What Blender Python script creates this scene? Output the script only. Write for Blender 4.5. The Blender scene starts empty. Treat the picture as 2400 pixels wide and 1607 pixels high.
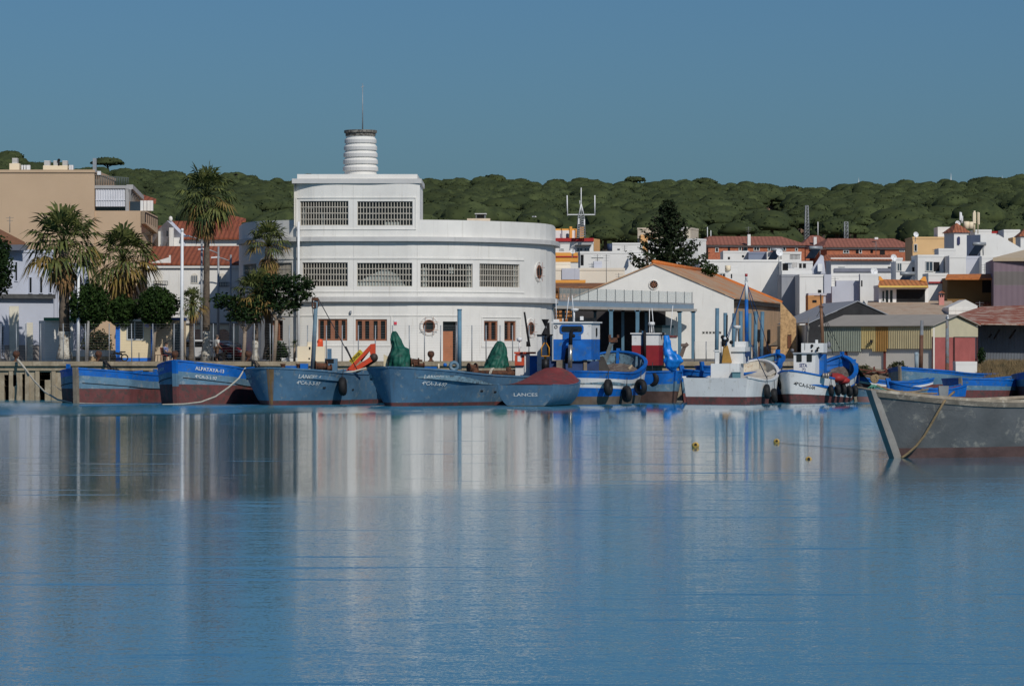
import bpy, math, random
import numpy as np
from mathutils import Vector, Matrix, noise
random.seed(7); RNG = np.random.default_rng(7)
SC = bpy.context.scene
COL = SC.collection
F = 9250.0      # focal length in photo pixels (2400 wide)
H = 3.9         # camera height over the water
HV = 803.5      # horizon row
GZ = 2.62       # quay / ground level
def X(u, Y): return (u - 1200.0) * Y / F
def Z(v, Y): return H - (v - HV) * Y / F
def P(u, v, Y): return Vector((X(u, Y), Y, Z(v, Y)))
R = math.radians
# ---------------------------------------------------------------- camera
cam = bpy.data.objects.new('camera', bpy.data.cameras.new('camera'))
COL.objects.link(cam); SC.camera = cam
cam.location = (0, 0, H); cam.rotation_euler = (R(90), 0, 0)
cam.data.sensor_width = 36; cam.data.lens = 36 * F / 2400
cam.data.clip_start = 1; cam.data.clip_end = 20000
# ---------------------------------------------------------------- sky and sun
SUN_AZ, SUN_EL = R(26), R(37)
w = bpy.data.worlds.new('World'); SC.world = w; w.use_nodes = True
nt = w.node_tree; bg = nt.nodes['Background']
sky = nt.nodes.new('ShaderNodeTexSky'); sky.sky_type = 'NISHITA'; sky.sun_disc = False
sky.sun_elevation = SUN_EL; sky.sun_rotation = math.pi - SUN_AZ
sky.altitude = 0; sky.air_density = 1.0; sky.dust_density = 1.0; sky.ozone_density = 3.0
hs = nt.nodes.new('ShaderNodeMix'); hs.data_type = 'RGBA'; hs.blend_type = 'MULTIPLY'; hs.inputs[0].default_value = 1.0; hs.inputs[7].default_value = (0.37, 0.605, 0.86, 1)
nt.links.new(sky.outputs[0], hs.inputs[6]); nt.links.new(hs.outputs[2], bg.inputs['Color'])
bg.inputs['Strength'].default_value = 0.06
sd = Vector((math.sin(SUN_AZ) * math.cos(SUN_EL), -math.cos(SUN_AZ) * math.cos(SUN_EL), math.sin(SUN_EL)))
sl = bpy.data.lights.new('sun', 'SUN'); sl.energy = 2.7; sl.angle = R(0.5); sl.color = (1.0, 0.955, 0.88)
so = bpy.data.objects.new('sun', sl); COL.objects.link(so)
so.rotation_euler = sd.to_track_quat('Z', 'Y').to_euler(); so.location = (60, -100, 120)
SC.view_settings.view_transform = 'Standard'; SC.view_settings.look = 'None'
SC.view_settings.exposure = 0.0; SC.view_settings.gamma = 1.0
SC.cycles.max_bounces = 6; SC.cycles.diffuse_bounces = 2; SC.cycles.glossy_bounces = 3
SC.cycles.caustics_reflective = False; SC.cycles.caustics_refractive = False
# ---------------------------------------------------------------- materials
def lin(c):
    c /= 255.0
    return c / 12.92 if c <= 0.04045 else ((c + 0.055) / 1.055) ** 2.4
def C(r, g, b, k=0.72): return tuple(min(0.86, lin(c) / k) for c in (r, g, b))
MATS = {}
def M(name, col, rough=0.75, var=0.14, sc=1.2, streak=None, sa=0.5, patch=None, pa=0.5, psc=1.0, bump=0.0, bsc=8.0, metal=0.0, spec=0.35, wave=None):
    """Principled material: mottled base, optional vertical streaks, optional patches of a second colour."""
    if name in MATS: return MATS[name]
    m = bpy.data.materials.new(name); MATS[name] = m; m.use_nodes = True
    t = m.node_tree; N = t.nodes; Lk = t.links
    b = N['Principled BSDF']; b.inputs['Roughness'].default_value = rough; b.inputs['Metallic'].default_value = metal
    b.inputs['Specular IOR Level'].default_value = spec
    tc = N.new('ShaderNodeTexCoord')
    def nz(scale, detail=5, vec=None, ro=0.6):
        n = N.new('ShaderNodeTexNoise'); n.inputs['Scale'].default_value = scale; n.inputs['Detail'].default_value = detail
        n.inputs['Roughness'].default_value = ro
        Lk.new(vec or tc.outputs['Object'], n.inputs['Vector']); return n.outputs['Fac']
    def mp(fac, a0, a1, b0, b1):
        n = N.new('ShaderNodeMapRange'); Lk.new(fac, n.inputs[0])
        for i, q in enumerate((a0, a1, b0, b1)): n.inputs[i + 1].default_value = q
        return n.outputs[0]
    def mix(fac, ca, cb, mode='MIX'):
        n = N.new('ShaderNodeMix'); n.data_type = 'RGBA'; n.blend_type = mode
        if isinstance(fac, float): n.inputs[0].default_value = fac
        else: Lk.new(fac, n.inputs[0])
        for i, q in ((6, ca), (7, cb)):
            if isinstance(q, tuple): n.inputs[i].default_value = (*q[:3], 1)
            else: Lk.new(q, n.inputs[i])
        return n.outputs[2]
    lo = tuple(c * (1 - var) for c in col); hi = tuple(min(0.9, c * (1 + var)) for c in col)
    c = mix(mp(nz(sc), 0.3, 0.7, 0, 1), lo, hi)
    if wave:   # channels of a tiled roof: (scale, darkening)
        wv = N.new('ShaderNodeTexWave'); wv.bands_direction = 'X'; wv.inputs['Scale'].default_value = wave[0]; wv.inputs['Distortion'].default_value = 0.6; wv.inputs['Detail'].default_value = 1.0
        Lk.new(tc.outputs['Object'], wv.inputs['Vector']); c = mix(mp(wv.outputs['Fac'], 0.15, 0.6, wave[1], 0.0), c, tuple(q*0.35 for q in col))
    if patch:
        c = mix(mp(nz(psc, 7, ro=0.68), 0.62 - 0.35 * pa, 0.72 - 0.3 * pa, 0, 1), c, patch)
    if streak:
        mpn = N.new('ShaderNodeMapping'); mpn.inputs['Scale'].default_value = (3.2, 3.2, 0.22)
        Lk.new(tc.outputs['Object'], mpn.inputs['Vector'])
        c = mix(mp(nz(1.3, 6, mpn.outputs[0], 0.65), 0.72 - 0.3 * sa, 0.95 - 0.22 * sa, 0, 0.85), c, streak)
    Lk.new(c, b.inputs['Base Color'])
    if bump:
        bn = N.new('ShaderNodeBump'); bn.inputs['Strength'].default_value = bump; bn.inputs['Distance'].default_value = 0.05
        Lk.new(nz(bsc, 6), bn.inputs['Height']); Lk.new(bn.outputs[0], b.inputs['Normal'])
    rr = mp(nz(sc * 3.1), 0.3, 0.7, max(0.03, rough - 0.1), min(1, rough + 0.1)); Lk.new(rr, b.inputs['Roughness'])
    return m
def glass_dark(name, col=(0.012, 0.014, 0.016), rough=0.08):
    return M(name, col, rough, 0.5, 0.9, spec=0.5)
# ---------------------------------------------------------------- mesh builder
class MB:
    def __init__(s): s.v = []; s.f = []; s.m = []; s.s = []
    def add(s, vs, fs, m=0, sm=False):
        o = len(s.v); s.v += [tuple(q) for q in vs]
        for f in fs: s.f.append(tuple(i + o for i in f)); s.m.append(m); s.s.append(sm)
        return s
    def box(s, x0, x1, y0, y1, z0, z1, m=0):
        return s.add([(x0,y0,z0),(x1,y0,z0),(x1,y1,z0),(x0,y1,z0),(x0,y0,z1),(x1,y0,z1),(x1,y1,z1),(x0,y1,z1)],
              [(3,2,1,0),(4,5,6,7),(0,1,5,4),(1,2,6,5),(2,3,7,6),(3,0,4,7)], m)
    def obox(s, c, a, b, d, m=0):
        c = Vector(c); a = Vector(a); b = Vector(b); d = Vector(d)
        vs = [c + i * a + j * b + k * d for k in (-1, 1) for i, j in ((-1,-1),(1,-1),(1,1),(-1,1))]
        return s.add(vs, [(3,2,1,0),(4,5,6,7),(0,1,5,4),(1,2,6,5),(2,3,7,6),(3,0,4,7)], m)
    def beam(s, p, q, w, h=None, m=0):
        p = Vector(p); q = Vector(q); d = q - p; h = h or w
        if d.length < 1e-6: return s
        n = d.normalized(); up = Vector((0,0,1)) if abs(n.z) < 0.95 else Vector((0,1,0))
        a = n.cross(up).normalized(); b = a.cross(n)
        return s.obox((p + q) / 2, a * w / 2, d / 2, b * h / 2, m)
    def tube(s, pts, r, n=6, m=0, sm=True, cap=True):
        pts = [Vector(p) for p in pts]; k = len(pts); rs = r if isinstance(r, (list, tuple)) else [r] * k
        vs = []; fs = []; ref = None
        for i, p in enumerate(pts):
            d = (pts[min(i + 1, k - 1)] - pts[max(i - 1, 0)])
            d = d.normalized() if d.length > 1e-9 else Vector((0, 0, 1))
            if ref is None or abs(ref.dot(d)) > 0.97:
                ref = Vector((1, 0, 0)) if abs(d.x) < 0.8 else Vector((0, 1, 0))
            a = (ref - d * ref.dot(d)).normalized(); b = d.cross(a); ref = a
            for j in range(n):
                t = 2 * math.pi * j / n; vs.append(p + (a * math.cos(t) + b * math.sin(t)) * rs[i])
        for i in range(k - 1):
            for j in range(n):
                fs.append((i*n+j, i*n+(j+1)%n, (i+1)*n+(j+1)%n, (i+1)*n+j))
        if cap: fs.append(tuple(range(n))[::-1]); fs.append(tuple((k-1)*n + j for j in range(n)))
        return s.add(vs, fs, m, sm)
    def prism(s, poly, z0, z1, m=0, top=None):
        n = len(poly); vs = [(x, y, z0) for x, y in poly] + [(x, y, z1) for x, y in poly]
        s.add(vs, [(i, (i+1)%n, (i+1)%n+n, i+n) for i in range(n)] + [tuple(range(n))[::-1]], m)
        return s.add([(x, y, z1) for x, y in poly], [tuple(range(n))], m if top is None else top)
    def extr(s, poly, vec, m=0):
        n = len(poly); vec = Vector(vec); vs = [Vector(p) for p in poly]; vs += [p + vec for p in vs]
        return s.add(vs, [tuple(range(n))[::-1], tuple(range(n, 2*n))] + [(i, (i+1)%n, (i+1)%n+n, i+n) for i in range(n)], m)
    def lathe(s, cx, cy, prof, n=20, m=0, sm=True, mm=None):
        vs = []; fs = []
        for r, z in prof:
            for j in range(n):
                t = 2*math.pi*j/n; vs.append((cx + r*math.cos(t), cy + r*math.sin(t), z))
        for i in range(len(prof)-1):
            for j in range(n): fs.append((i*n+j, i*n+(j+1)%n, (i+1)*n+(j+1)%n, (i+1)*n+j))
        s.add(vs, fs, m, sm)
        if mm:
            for i in range(len(prof)-1):
                for j in range(n): s.m[len(s.m)-len(fs)+i*n+j] = mm[i]
        k = len(prof)-1
        return s.add(vs[k*n:], [tuple(range(n))], m)
    def ell(s, c, rx, ry, rz, nu=10, nv=7, m=0):
        vs = []; fs = []
        for i in range(nv+1):
            p = math.pi*i/nv
            for j in range(nu):
                t = 2*math.pi*j/nu; vs.append((c[0]+rx*math.sin(p)*math.cos(t), c[1]+ry*math.sin(p)*math.sin(t), c[2]+rz*math.cos(p)))
        for i in range(nv):
            for j in range(nu): fs.append(((i+1)*nu+j, (i+1)*nu+(j+1)%nu, i*nu+(j+1)%nu, i*nu+j))
        return s.add(vs, fs, m, True)
    def torus(s, c, axis, Rr, r, n=16, k=8, m=0):
        ax = Vector(axis).normalized(); ref = Vector((0,0,1)) if abs(ax.z) < .9 else Vector((1,0,0))
        a = (ref - ax*ref.dot(ax)).normalized(); b = ax.cross(a); c = Vector(c); vs = []; fs = []
        for i in range(n):
            t = 2*math.pi*i/n; d = a*math.cos(t)+b*math.sin(t)
            for j in range(k):
                q = 2*math.pi*j/k; vs.append(c + d*(Rr + r*math.cos(q)) + ax*r*1.25*math.sin(q))
        for i in range(n):
            for j in range(k): fs.append((i*k+j, ((i+1)%n)*k+j, ((i+1)%n)*k+(j+1)%k, i*k+(j+1)%k))
        return s.add(vs, fs, m, True)
    def disc(s, c, axis, r, n=18, m=0):
        ax = Vector(axis).normalized(); ref = Vector((0,0,1)) if abs(ax.z) < .9 else Vector((1,0,0))
        a = (ref - ax*ref.dot(ax)).normalized(); b = ax.cross(a); c = Vector(c)
        return s.add([c + (a*math.cos(2*math.pi*i/n) + b*math.sin(2*math.pi*i/n))*r for i in range(n)], [tuple(range(n))], m)
    def mesh(s, name, mats, off=Vector((0,0,0)), inv=None):
        me = bpy.data.meshes.new(name)
        if inv is not None: vs = [tuple(inv @ Vector(q)) for q in s.v]
        else: vs = [(q[0]-off[0], q[1]-off[1], q[2]-off[2]) for q in s.v]
        me.from_pydata(vs, [], s.f)
        for mt in (mats if isinstance(mats, (list, tuple)) else [mats]): me.materials.append(mt)
        me.polygons.foreach_set('material_index', s.m); me.polygons.foreach_set('use_smooth', s.s)
        me.update(); return me
def tag(o, label=None, cat=None, group=None, kind=None):
    for k, q in (('label', label), ('category', cat), ('group', group), ('kind', kind)):
        if q: o[k] = q
    return o
def link(name, data, parent=None):
    o = bpy.data.objects.new(name, data); COL.objects.link(o)
    if parent: o.parent = parent
    return o
def root(name, loc, label, cat, group=None, rz=0.0):
    o = link(name, None); o.location = loc; o.rotation_euler = (0, 0, rz); o.empty_display_size = 0.3
    return tag(o, label, cat, group)
def part(name, mb, mats, parent, local=False, label=None):
    """A mesh under a thing (or under one of its parts). World coordinates unless local."""
    r = parent
    while r.parent: r = r.parent
    if local: me = mb.mesh(name, mats)
    else:
        inv = (Matrix.Translation(r.location) @ Matrix.Rotation(r.rotation_euler.z, 4, 'Z')).inverted()
        me = mb.mesh(name, mats, inv=inv)
    o = link(name, me, parent)
    if label: o['label'] = label
    return o
def solo(name, mb, mats, label=None, cat=None, group=None, kind=None):
    """A thing that is a single mesh; origin at its base."""
    a = np.array(mb.v); lo = a.min(0); hi = a.max(0)
    off = Vector(((lo[0]+hi[0])/2, (lo[1]+hi[1])/2, lo[2]))
    o = link(name, mb.mesh(name, mats, off)); o.location = off
    return tag(o, label, cat, group, kind)
def copy_tree(o, parent=None):
    c = o.copy(); COL.objects.link(c); c.parent = parent
    for ch in o.children: copy_tree(ch, c)
    return c
def text2d(body, size, bold=0.012):
    cu = bpy.data.curves.new('lettering', 'FONT'); cu.body = body; cu.size = size; cu.offset = bold * size; cu.resolution_u = 2
    o = bpy.data.objects.new('lettering', cu); COL.objects.link(o)
    me = bpy.data.meshes.new_from_object(o.evaluated_get(bpy.context.evaluated_depsgraph_get()))
    vs = [(q.co.x, q.co.y) for q in me.vertices]; fs = [tuple(p.vertices) for p in me.polygons]
    bpy.data.objects.remove(o); bpy.data.curves.remove(cu); bpy.data.meshes.remove(me)
    return vs, fs
def text_on(mb, body, size, org, ax, up, bold=0.012, m=0):
    vs, fs = text2d(body, size, bold); org = Vector(org); ax = Vector(ax); up = Vector(up)
    mb.add([org + ax*a + up*b for a, b in vs], fs, m)
def interp(tab, q):
    xs = [t[0] for t in tab]; ys = [t[1] for t in tab]; return float(np.interp(q, xs, ys))
def smoothtab(tab):
    """Catmull-Rom through (x, y) knots."""
    xs = [float(t[0]) for t in tab]; ys = [float(t[1]) for t in tab]; n = len(xs)
    ms = [0.0]*n
    for i in range(n):
        a = max(0, i-1); b = min(n-1, i+1); ms[i] = (ys[b]-ys[a])/(xs[b]-xs[a])
    def f(q):
        q = min(max(q, xs[0]), xs[-1]); i = 0
        while i < n-2 and q > xs[i+1]: i += 1
        h = xs[i+1]-xs[i]; t = (q-xs[i])/h
        return (2*t**3-3*t*t+1)*ys[i]+(t**3-2*t*t+t)*h*ms[i]+(-2*t**3+3*t*t)*ys[i+1]+(t**3-t*t)*h*ms[i+1]
    return f
# shared paints
WHITE = M('white_paint', C(200,197,191), 0.7, 0.07, 0.5, streak=C(168,162,152), sa=0.46)
WHITE2 = M('white_limewash', C(203,201,197), 0.8, 0.06, 0.4, streak=C(158,154,148), sa=0.4)
CORN = M('cornice_paint', C(176,174,171), 0.75, 0.07, 0.8, streak=C(138,136,133), sa=0.35)
CREAM = M('cream_paint', C(206,191,165), 0.75, 0.06, 0.5, streak=C(170,152,125), sa=0.3)
BLUE = M('bright_blue_paint', (0.006, 0.125, 0.47), 0.5, 0.22, 1.6, patch=(0.07, 0.14, 0.24), pa=0.22, psc=3)
GBLUE = M('grey_blue_paint', (0.115, 0.215, 0.30), 0.55, 0.25, 1.5, patch=(0.25, 0.31, 0.35), pa=0.24, psc=2.5, streak=(0.075, 0.10, 0.12), sa=0.5)
STEELB = M('steel_blue_paint', (0.082, 0.172, 0.27), 0.5, 0.2, 0.8, patch=(0.2, 0.25, 0.28), pa=0.2, psc=2.4, streak=(0.10, 0.10, 0.095), sa=0.55)
BOOT = M('red_antifouling', (0.16, 0.052, 0.05), 0.75, 0.3, 1.2, patch=(0.08, 0.055, 0.05), pa=0.42, psc=2.2, streak=(0.1, 0.08, 0.07), sa=0.4)
RUST = M('rust', (0.13, 0.055, 0.03), 0.9, 0.4, 3.0, patch=(0.06, 0.035, 0.028), pa=0.45, psc=5, bump=0.3)
WOOD = M('weathered_wood', (0.23, 0.19, 0.145), 0.85, 0.3, 2.5, streak=(0.1, 0.08, 0.06), sa=0.5, bump=0.25, bsc=14)
DARK = M('dark_void', (0.012, 0.012, 0.013), 0.85, 0.4, 1.0)
BLACK = M('black_rubber', (0.014, 0.014, 0.015), 0.7, 0.4, 6, bump=0.2, bsc=20)
STEEL = M('galvanised_steel', (0.34, 0.36, 0.38), 0.5, 0.15, 3, metal=0.3)
POLEW = M('white_pole_paint', C(200,200,200), 0.55, 0.06, 1.5)
ROPE = M('pale_rope', (0.5, 0.46, 0.38), 0.95, 0.25, 12)
ROPED = M('dark_rope', (0.045, 0.045, 0.05), 0.95, 0.3, 12)
CONC = M('quay_concrete', C(135,122,102), 0.9, 0.25, 0.9, streak=C(84,74,62), sa=0.55, patch=C(150,138,118), pa=0.3, psc=2.5, bump=0.4, bsc=6)
GLASS = glass_dark('dark_window_glass')
BROWNF = M('brown_window_frame', C(128,84,62), 0.55, 0.15, 3)
TILE = M('terracotta_tiles', C(148,92,66), 0.85, wave=(1.0, 0.6), var=0.22, sc=1.3, patch=C(122,58,40), pa=0.3, psc=3.5, bump=0.6, bsc=5)
TILEB = M('old_brown_tiles', C(128,86,58), 0.9, 0.3, 1.5, patch=C(95,72,55), pa=0.4, psc=3, bump=0.6, bsc=5)
# ---------------------------------------------------------------- water
def water_mat():
    m = bpy.data.materials.new('river_water'); m.use_nodes = True
    t = m.node_tree; N = t.nodes; Lk = t.links; b = N['Principled BSDF']
    b.inputs['Base Color'].default_value = (0.04, 0.19, 0.285, 1); b.inputs['IOR'].default_value = 1.9
    b.inputs['Roughness'].default_value = 0.05; b.inputs['Specular IOR Level'].default_value = 0.5
    tc = N.new('ShaderNodeTexCoord')
    def mapped(sx, sy):
        n = N.new('ShaderNodeMapping'); n.inputs['Scale'].default_value = (sx, sy, 1); Lk.new(tc.outputs['Object'], n.inputs['Vector']); return n.outputs[0]
    def nz(vec, scale, det, ro=0.55):
        n = N.new('ShaderNodeTexNoise'); n.inputs['Scale'].default_value = scale; n.inputs['Detail'].default_value = det
        n.inputs['Roughness'].default_value = ro; Lk.new(vec, n.inputs['Vector']); return n
    def math_(op, a, bb):
        n = N.new('ShaderNodeMath'); n.operation = op
        for i, q in enumerate((a, bb)):
            if isinstance(q, (int, float)): n.inputs[i].default_value = q
            else: Lk.new(q, n.inputs[i])
        return n.outputs[0]
    def rng(f, a0, a1, b0, b1):
        n = N.new('ShaderNodeMapRange'); n.interpolation_type = 'SMOOTHSTEP'; Lk.new(f, n.inputs[0])
        for i, q in enumerate((a0, a1, b0, b1)): n.inputs[i+1].default_value = q
        return n.outputs[0]
    sep = N.new('ShaderNodeSeparateXYZ'); Lk.new(tc.outputs['Object'], sep.inputs[0])
    # breeze: calm sheet by the moorings, ruffled towards the near bank, cat's-paws in long streaks
    wob = nz(mapped(0.010, 0.028), 1.0, 3).outputs['Fac']
    dist = math_('SUBTRACT', math_('ADD', sep.outputs['Y'], math_('MULTIPLY', math_('SUBTRACT', wob, 0.5), WOB)), sep.outputs['X'])
    calm = rng(dist, CALM0, CALM1, AMP_NEAR, AMP_FAR)
    edge = rng(dist, 232, 250, 0.0, AMP_EDGE)
    paws = rng(nz(mapped(0.10, 1.1), 1.0, 3, 0.55).outputs['Fac'], 0.60, 0.70, 0.0, 1.0)
    amp = math_('ADD', math_('ADD', calm, edge), math_('MULTIPLY', paws, AMP_PAW))
    r1 = nz(mapped(1.0, 2.6), 1.6, 2).outputs['Color']; r2 = nz(mapped(1.0, 1.8), 20.0, 2).outputs['Color']
    def cen(c, k):
        a = N.new('ShaderNodeVectorMath'); a.operation = 'SUBTRACT'; Lk.new(c, a.inputs[0]); a.inputs[1].default_value = (0.5, 0.5 + BIAS, 0.5)
        d = N.new('ShaderNodeVectorMath'); d.operation = 'SCALE'; Lk.new(a.outputs[0], d.inputs[0]); d.inputs['Scale'].default_value = k; return d.outputs[0]
    s = N.new('ShaderNodeVectorMath'); s.operation = 'ADD'; Lk.new(cen(r1, 0.30), s.inputs[0]); Lk.new(cen(r2, 1.0), s.inputs[1])
    sc_ = N.new('ShaderNodeVectorMath'); sc_.operation = 'SCALE'; Lk.new(s.outputs[0], sc_.inputs[0]); Lk.new(amp, sc_.inputs['Scale'])
    mz = N.new('ShaderNodeVectorMath'); mz.operation = 'MULTIPLY'; Lk.new(sc_.outputs[0], mz.inputs[0]); mz.inputs[1].default_value = (0.6, 1, 0)
    up = N.new('ShaderNodeVectorMath'); up.operation = 'ADD'; Lk.new(mz.outputs[0], up.inputs[0]); cx = N.new('ShaderNodeCombineXYZ'); cx.inputs[2].default_value = 1.0; Lk.new(math_('ADD', rng(sep.outputs['Y'], 108, 235, 0.0, -0.031), math_('ADD', rng(dist, 224, 252, 0.0, -0.06), math_('MULTIPLY', paws, -0.04))), cx.inputs[1]); Lk.new(cx.outputs[0], up.inputs[1])
    nn = N.new('ShaderNodeVectorMath'); nn.operation = 'NORMALIZE'; Lk.new(up.outputs[0], nn.inputs[0]); Lk.new(nn.outputs[0], b.inputs['Normal'])
    return m
BIAS = 0.03
WOB, CALM0, CALM1, AMP_NEAR, AMP_FAR, AMP_EDGE, AMP_PAW = 26, 98, 110, 0.20, 0.060, 0.22, 0.08
wb = MB(); wb.add([(-400,-60,0),(400,-60,0),(400,330,0),(-400,330,0)], [(0,1,2,3)])
link('water', wb.mesh('water', water_mat()))['kind'] = 'structure'
# ---------------------------------------------------------------- land and hill
RIDGE = [(-600,330),(-200,345),(0,362),(60,380),(130,392),(220,398),(300,402),(400,410),(470,414),(590,420),(690,424),(985,424),(1100,426),(1200,428),
         (1400,428),(1490,424),(1560,428),(1700,432),(1820,440),(1900,449),(1940,446),(2050,438),(2200,432),(2260,427),(2330,423),(2400,420),(2700,410),(3200,400)]
YR = 1400.0
rid = smoothtab(RIDGE)
def land_z(x, Y):
    u = 1200 + x * F / Y
    if Y <= 330: base = GZ
    elif Y <= 480: base = GZ + (Y - 330) / 150 * 9
    else: base = None
    if base is not None:
        sx = X(1960, 285)
        if x > sx and Y < 316: base = min(base, -0.9 + (Y - 282) / 26 * 3.4 + 0.0) if x > sx + 4 else min(base, GZ + (x - sx) / 4 * (min(GZ, -0.9 + (Y - 282) / 26 * 3.4) - GZ))
        return base
    top = rid(min(max(u, -600), 3200)) + 38          # ground line of the ridge, under the crowns
    if Y <= 650: return 11.6 + (Y - 480) / 170 * 8
    if Y <= YR:
        t = (Y - 650) / (YR - 650); v = 575 + (top - 575) * (t ** 0.8)
        return Z(v, Y)
    zr = Z(top, YR)
    return zr - min(1, (Y - YR) / 1500) * (zr - 8) 
ys = [270.6, 276, 282, 288, 294, 300, 306, 312, 318, 330, 360, 400, 440, 480, 540, 600, 650] + list(np.linspace(690, 1400, 22)) + [1440, 1500, 1700, 2200, 3000, 5000, 9000]
ub = np.linspace(-900, 3300, 85)
lb = MB(); vs = []; nu_ = len(ub)
for Y in ys:
    for u in ub:
        x = X(u, Y); vs.append((x, Y, land_z(x, Y)))
fs = [(i*nu_+j, i*nu_+j+1, (i+1)*nu_+j+1, (i+1)*nu_+j) for i in range(len(ys)-1) for j in range(nu_-1)]
mids = []
for f in fs:
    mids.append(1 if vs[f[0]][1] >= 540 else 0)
MG = M('dusty_ground', (0.24, 0.2, 0.15), 0.95, 0.25, 0.3, patch=(0.16, 0.13, 0.09), pa=0.4, psc=0.6)
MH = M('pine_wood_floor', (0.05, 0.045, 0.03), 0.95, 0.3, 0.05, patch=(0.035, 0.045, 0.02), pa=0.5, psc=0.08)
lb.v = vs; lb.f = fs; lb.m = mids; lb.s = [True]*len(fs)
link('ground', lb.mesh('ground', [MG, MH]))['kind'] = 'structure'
def y_at(u, v):
    """distance at which the hillside is seen at a photo position"""
    lo, hi = 655.0, 1398.0
    for _ in range(40):
        m = (lo+hi)/2; vm = HV - (land_z(X(u, m), m) - H)*F/m
        if vm > v: lo = m
        else: hi = m
    return lo
CLEAR = []
for nm, (u0, u1, v0, v1) in {'sandy_bank': (1797, 1838, 488, 509), 'sandy_track': (1866, 1914, 537, 553)}.items():
    sb = MB(); q = []; CLEAR.append((u0, u1, v0, v1))
    for a in range(5):
        for k in range(8):
            uu = u0 + (u1-u0)*(k/7 if a not in (0, 4) else .15 + .7*k/7) + random.uniform(-2, 2); vv = v1 + (v0-v1)*a/4 + random.uniform(-1.5, 1.5) - 3*math.sin(k); yq = y_at(uu, vv); xq = X(uu, yq); q.append((xq, yq, land_z(xq, yq) + 0.35))
    sb.add(q, [(i*8+j, i*8+j+1, (i+1)*8+j+1, (i+1)*8+j) for i in range(4) for j in range(7)], 0, True)
    o = link(nm, sb.mesh(nm, M('pale_sand', C(165,128,96), 0.95, 0.25, 0.2))); o['kind'] = 'structure'
# pines on the hill
def crown_tpl(seed, nr=7, nu=13):
    vs = []; fs = []
    prof = [(0.0, 1.0), (0.35, 0.95), (0.62, 0.8), (0.84, 0.56), (0.98, 0.25), (1.0, 0.02), (0.8, -0.16), (0.35, -0.12)]
    rr = random.Random(seed)
    for i, (r, z) in enumerate(prof):
        for j in range(nu):
            a = 2*math.pi*j/nu; p = Vector((r*math.cos(a), r*math.sin(a), z))
            d = 1 + 0.24*noise.noise(p*2.3 + Vector((seed*7, 0, 0))) + 0.12*noise.noise(p*6 + Vector((0, seed*5, 0)))
            vs.append((p.x*d, p.y*d, p.z*(1 + 0.2*noise.noise(p*3 + Vector((0,0,seed)))) + 0.05*rr.uniform(-1,1)))
    for i in range(len(prof)-1):
        for j in range(nu): fs.append((i*nu+j, (i+1)*nu+j, (i+1)*nu+(j+1)%nu, i*nu+(j+1)%nu))
    return np.array(vs), fs
TPL = [crown_tpl(k) for k in range(8)]
def tufts(rg, c, rx, rz, n, size, up=0.25):
    """loose needle tufts standing out of a crown's skin"""
    th = rg.uniform(0, 2*np.pi, n); ph = np.arccos(rg.uniform(-0.1, 1, n))
    d = np.stack([np.sin(ph)*np.cos(th), np.sin(ph)*np.sin(th), np.cos(ph)], 1)
    p = np.array(c) + d*np.array([rx, rx, rz])*rg.uniform(0.93, 1.06, (n, 1))
    a = rg.normal(size=(n, 3)); a /= np.linalg.norm(a, axis=1, keepdims=True)
    b = np.cross(a, rg.normal(size=(n, 3))); b /= np.linalg.norm(b, axis=1, keepdims=True)
    s_ = size*rg.uniform(0.6, 1.4, (n, 1))
    v = np.stack([p - a*s_, p + b*s_*0.8, p + a*s_, p - b*s_*0.8], 1).reshape(-1, 3)
    f = [(4*i, 4*i+1, 4*i+2, 4*i+3) for i in range(n)]
    return v, f
PINE = M('pine_needles', (0.066, 0.083, 0.033), 0.95, 0.45, 0.12, patch=(0.045, 0.06, 0.027), pa=0.5, psc=0.45, spec=0.1)
TRUNK = M('pine_trunk', (0.085, 0.065, 0.05), 0.95, 0.3, 2)
fv = []; ff = []; fm = []; fsm = []; base_i = 0
def add_np(v, f, m, sm):
    global base_i
    fv.append(v); ff.extend([tuple(i + base_i for i in q) for q in f]); fm.extend([m]*len(f)); fsm.extend([sm]*len(f)); base_i += len(v)
Yq = 500.0; n_tree = 0
while Yq < 1395:
    wspan = 2600*Yq/F; x = -wspan/2 + random.uniform(0, 6); st = 4.8
    while x < wspan/2:
        Yt = Yq + random.uniform(-9, 9); xt = x + random.uniform(-1.5, 1.5); x += st*random.uniform(0.7, 1.35)
        u = 1200 + xt*F/Yt; zt = land_z(xt, Yt); vt = HV - (zt + 5 - H)*F/Yt
        if any(a-14 < u < b_+14 and c-12 < vt < d+4 for a, b_, c, d in CLEAR): continue
        if vt > 640: continue
        r = random.choice((1.9, 2.3, 2.7, 3.2, 3.8, 4.4)); hh = r*random.uniform(0.5, 0.75); zc = zt + random.uniform(2.6, 5.6)
        tv, tf = TPL[random.randrange(8)]; a = random.uniform(0, 6.28); ca, sa_ = math.cos(a), math.sin(a)
        v = np.stack([(tv[:,0]*ca - tv[:,1]*sa_)*r + xt, (tv[:,0]*sa_ + tv[:,1]*ca)*r + Yt, tv[:,2]*hh + zc], 1)
        add_np(v, tf, 0, True); n_tree += 1
        v, f = tufts(RNG, (xt, Yt, zc), r, hh, 110, 0.20); add_np(v, f, 0, False)
        tw = 0.22; add_np(np.array([(xt-tw,Yt,zt-0.5),(xt+tw,Yt,zt-0.5),(xt+tw,Yt,zc),(xt-tw,Yt,zc)]), [(0,1,2,3)], 1, False)
    Yq += 18
me = bpy.data.meshes.new('pine_wood'); me.from_pydata(np.concatenate(fv).tolist(), [], ff)
me.materials.append(PINE); me.materials.append(TRUNK)
me.polygons.foreach_set('material_index', fm); me.polygons.foreach_set('use_smooth', fsm); me.update()
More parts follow.
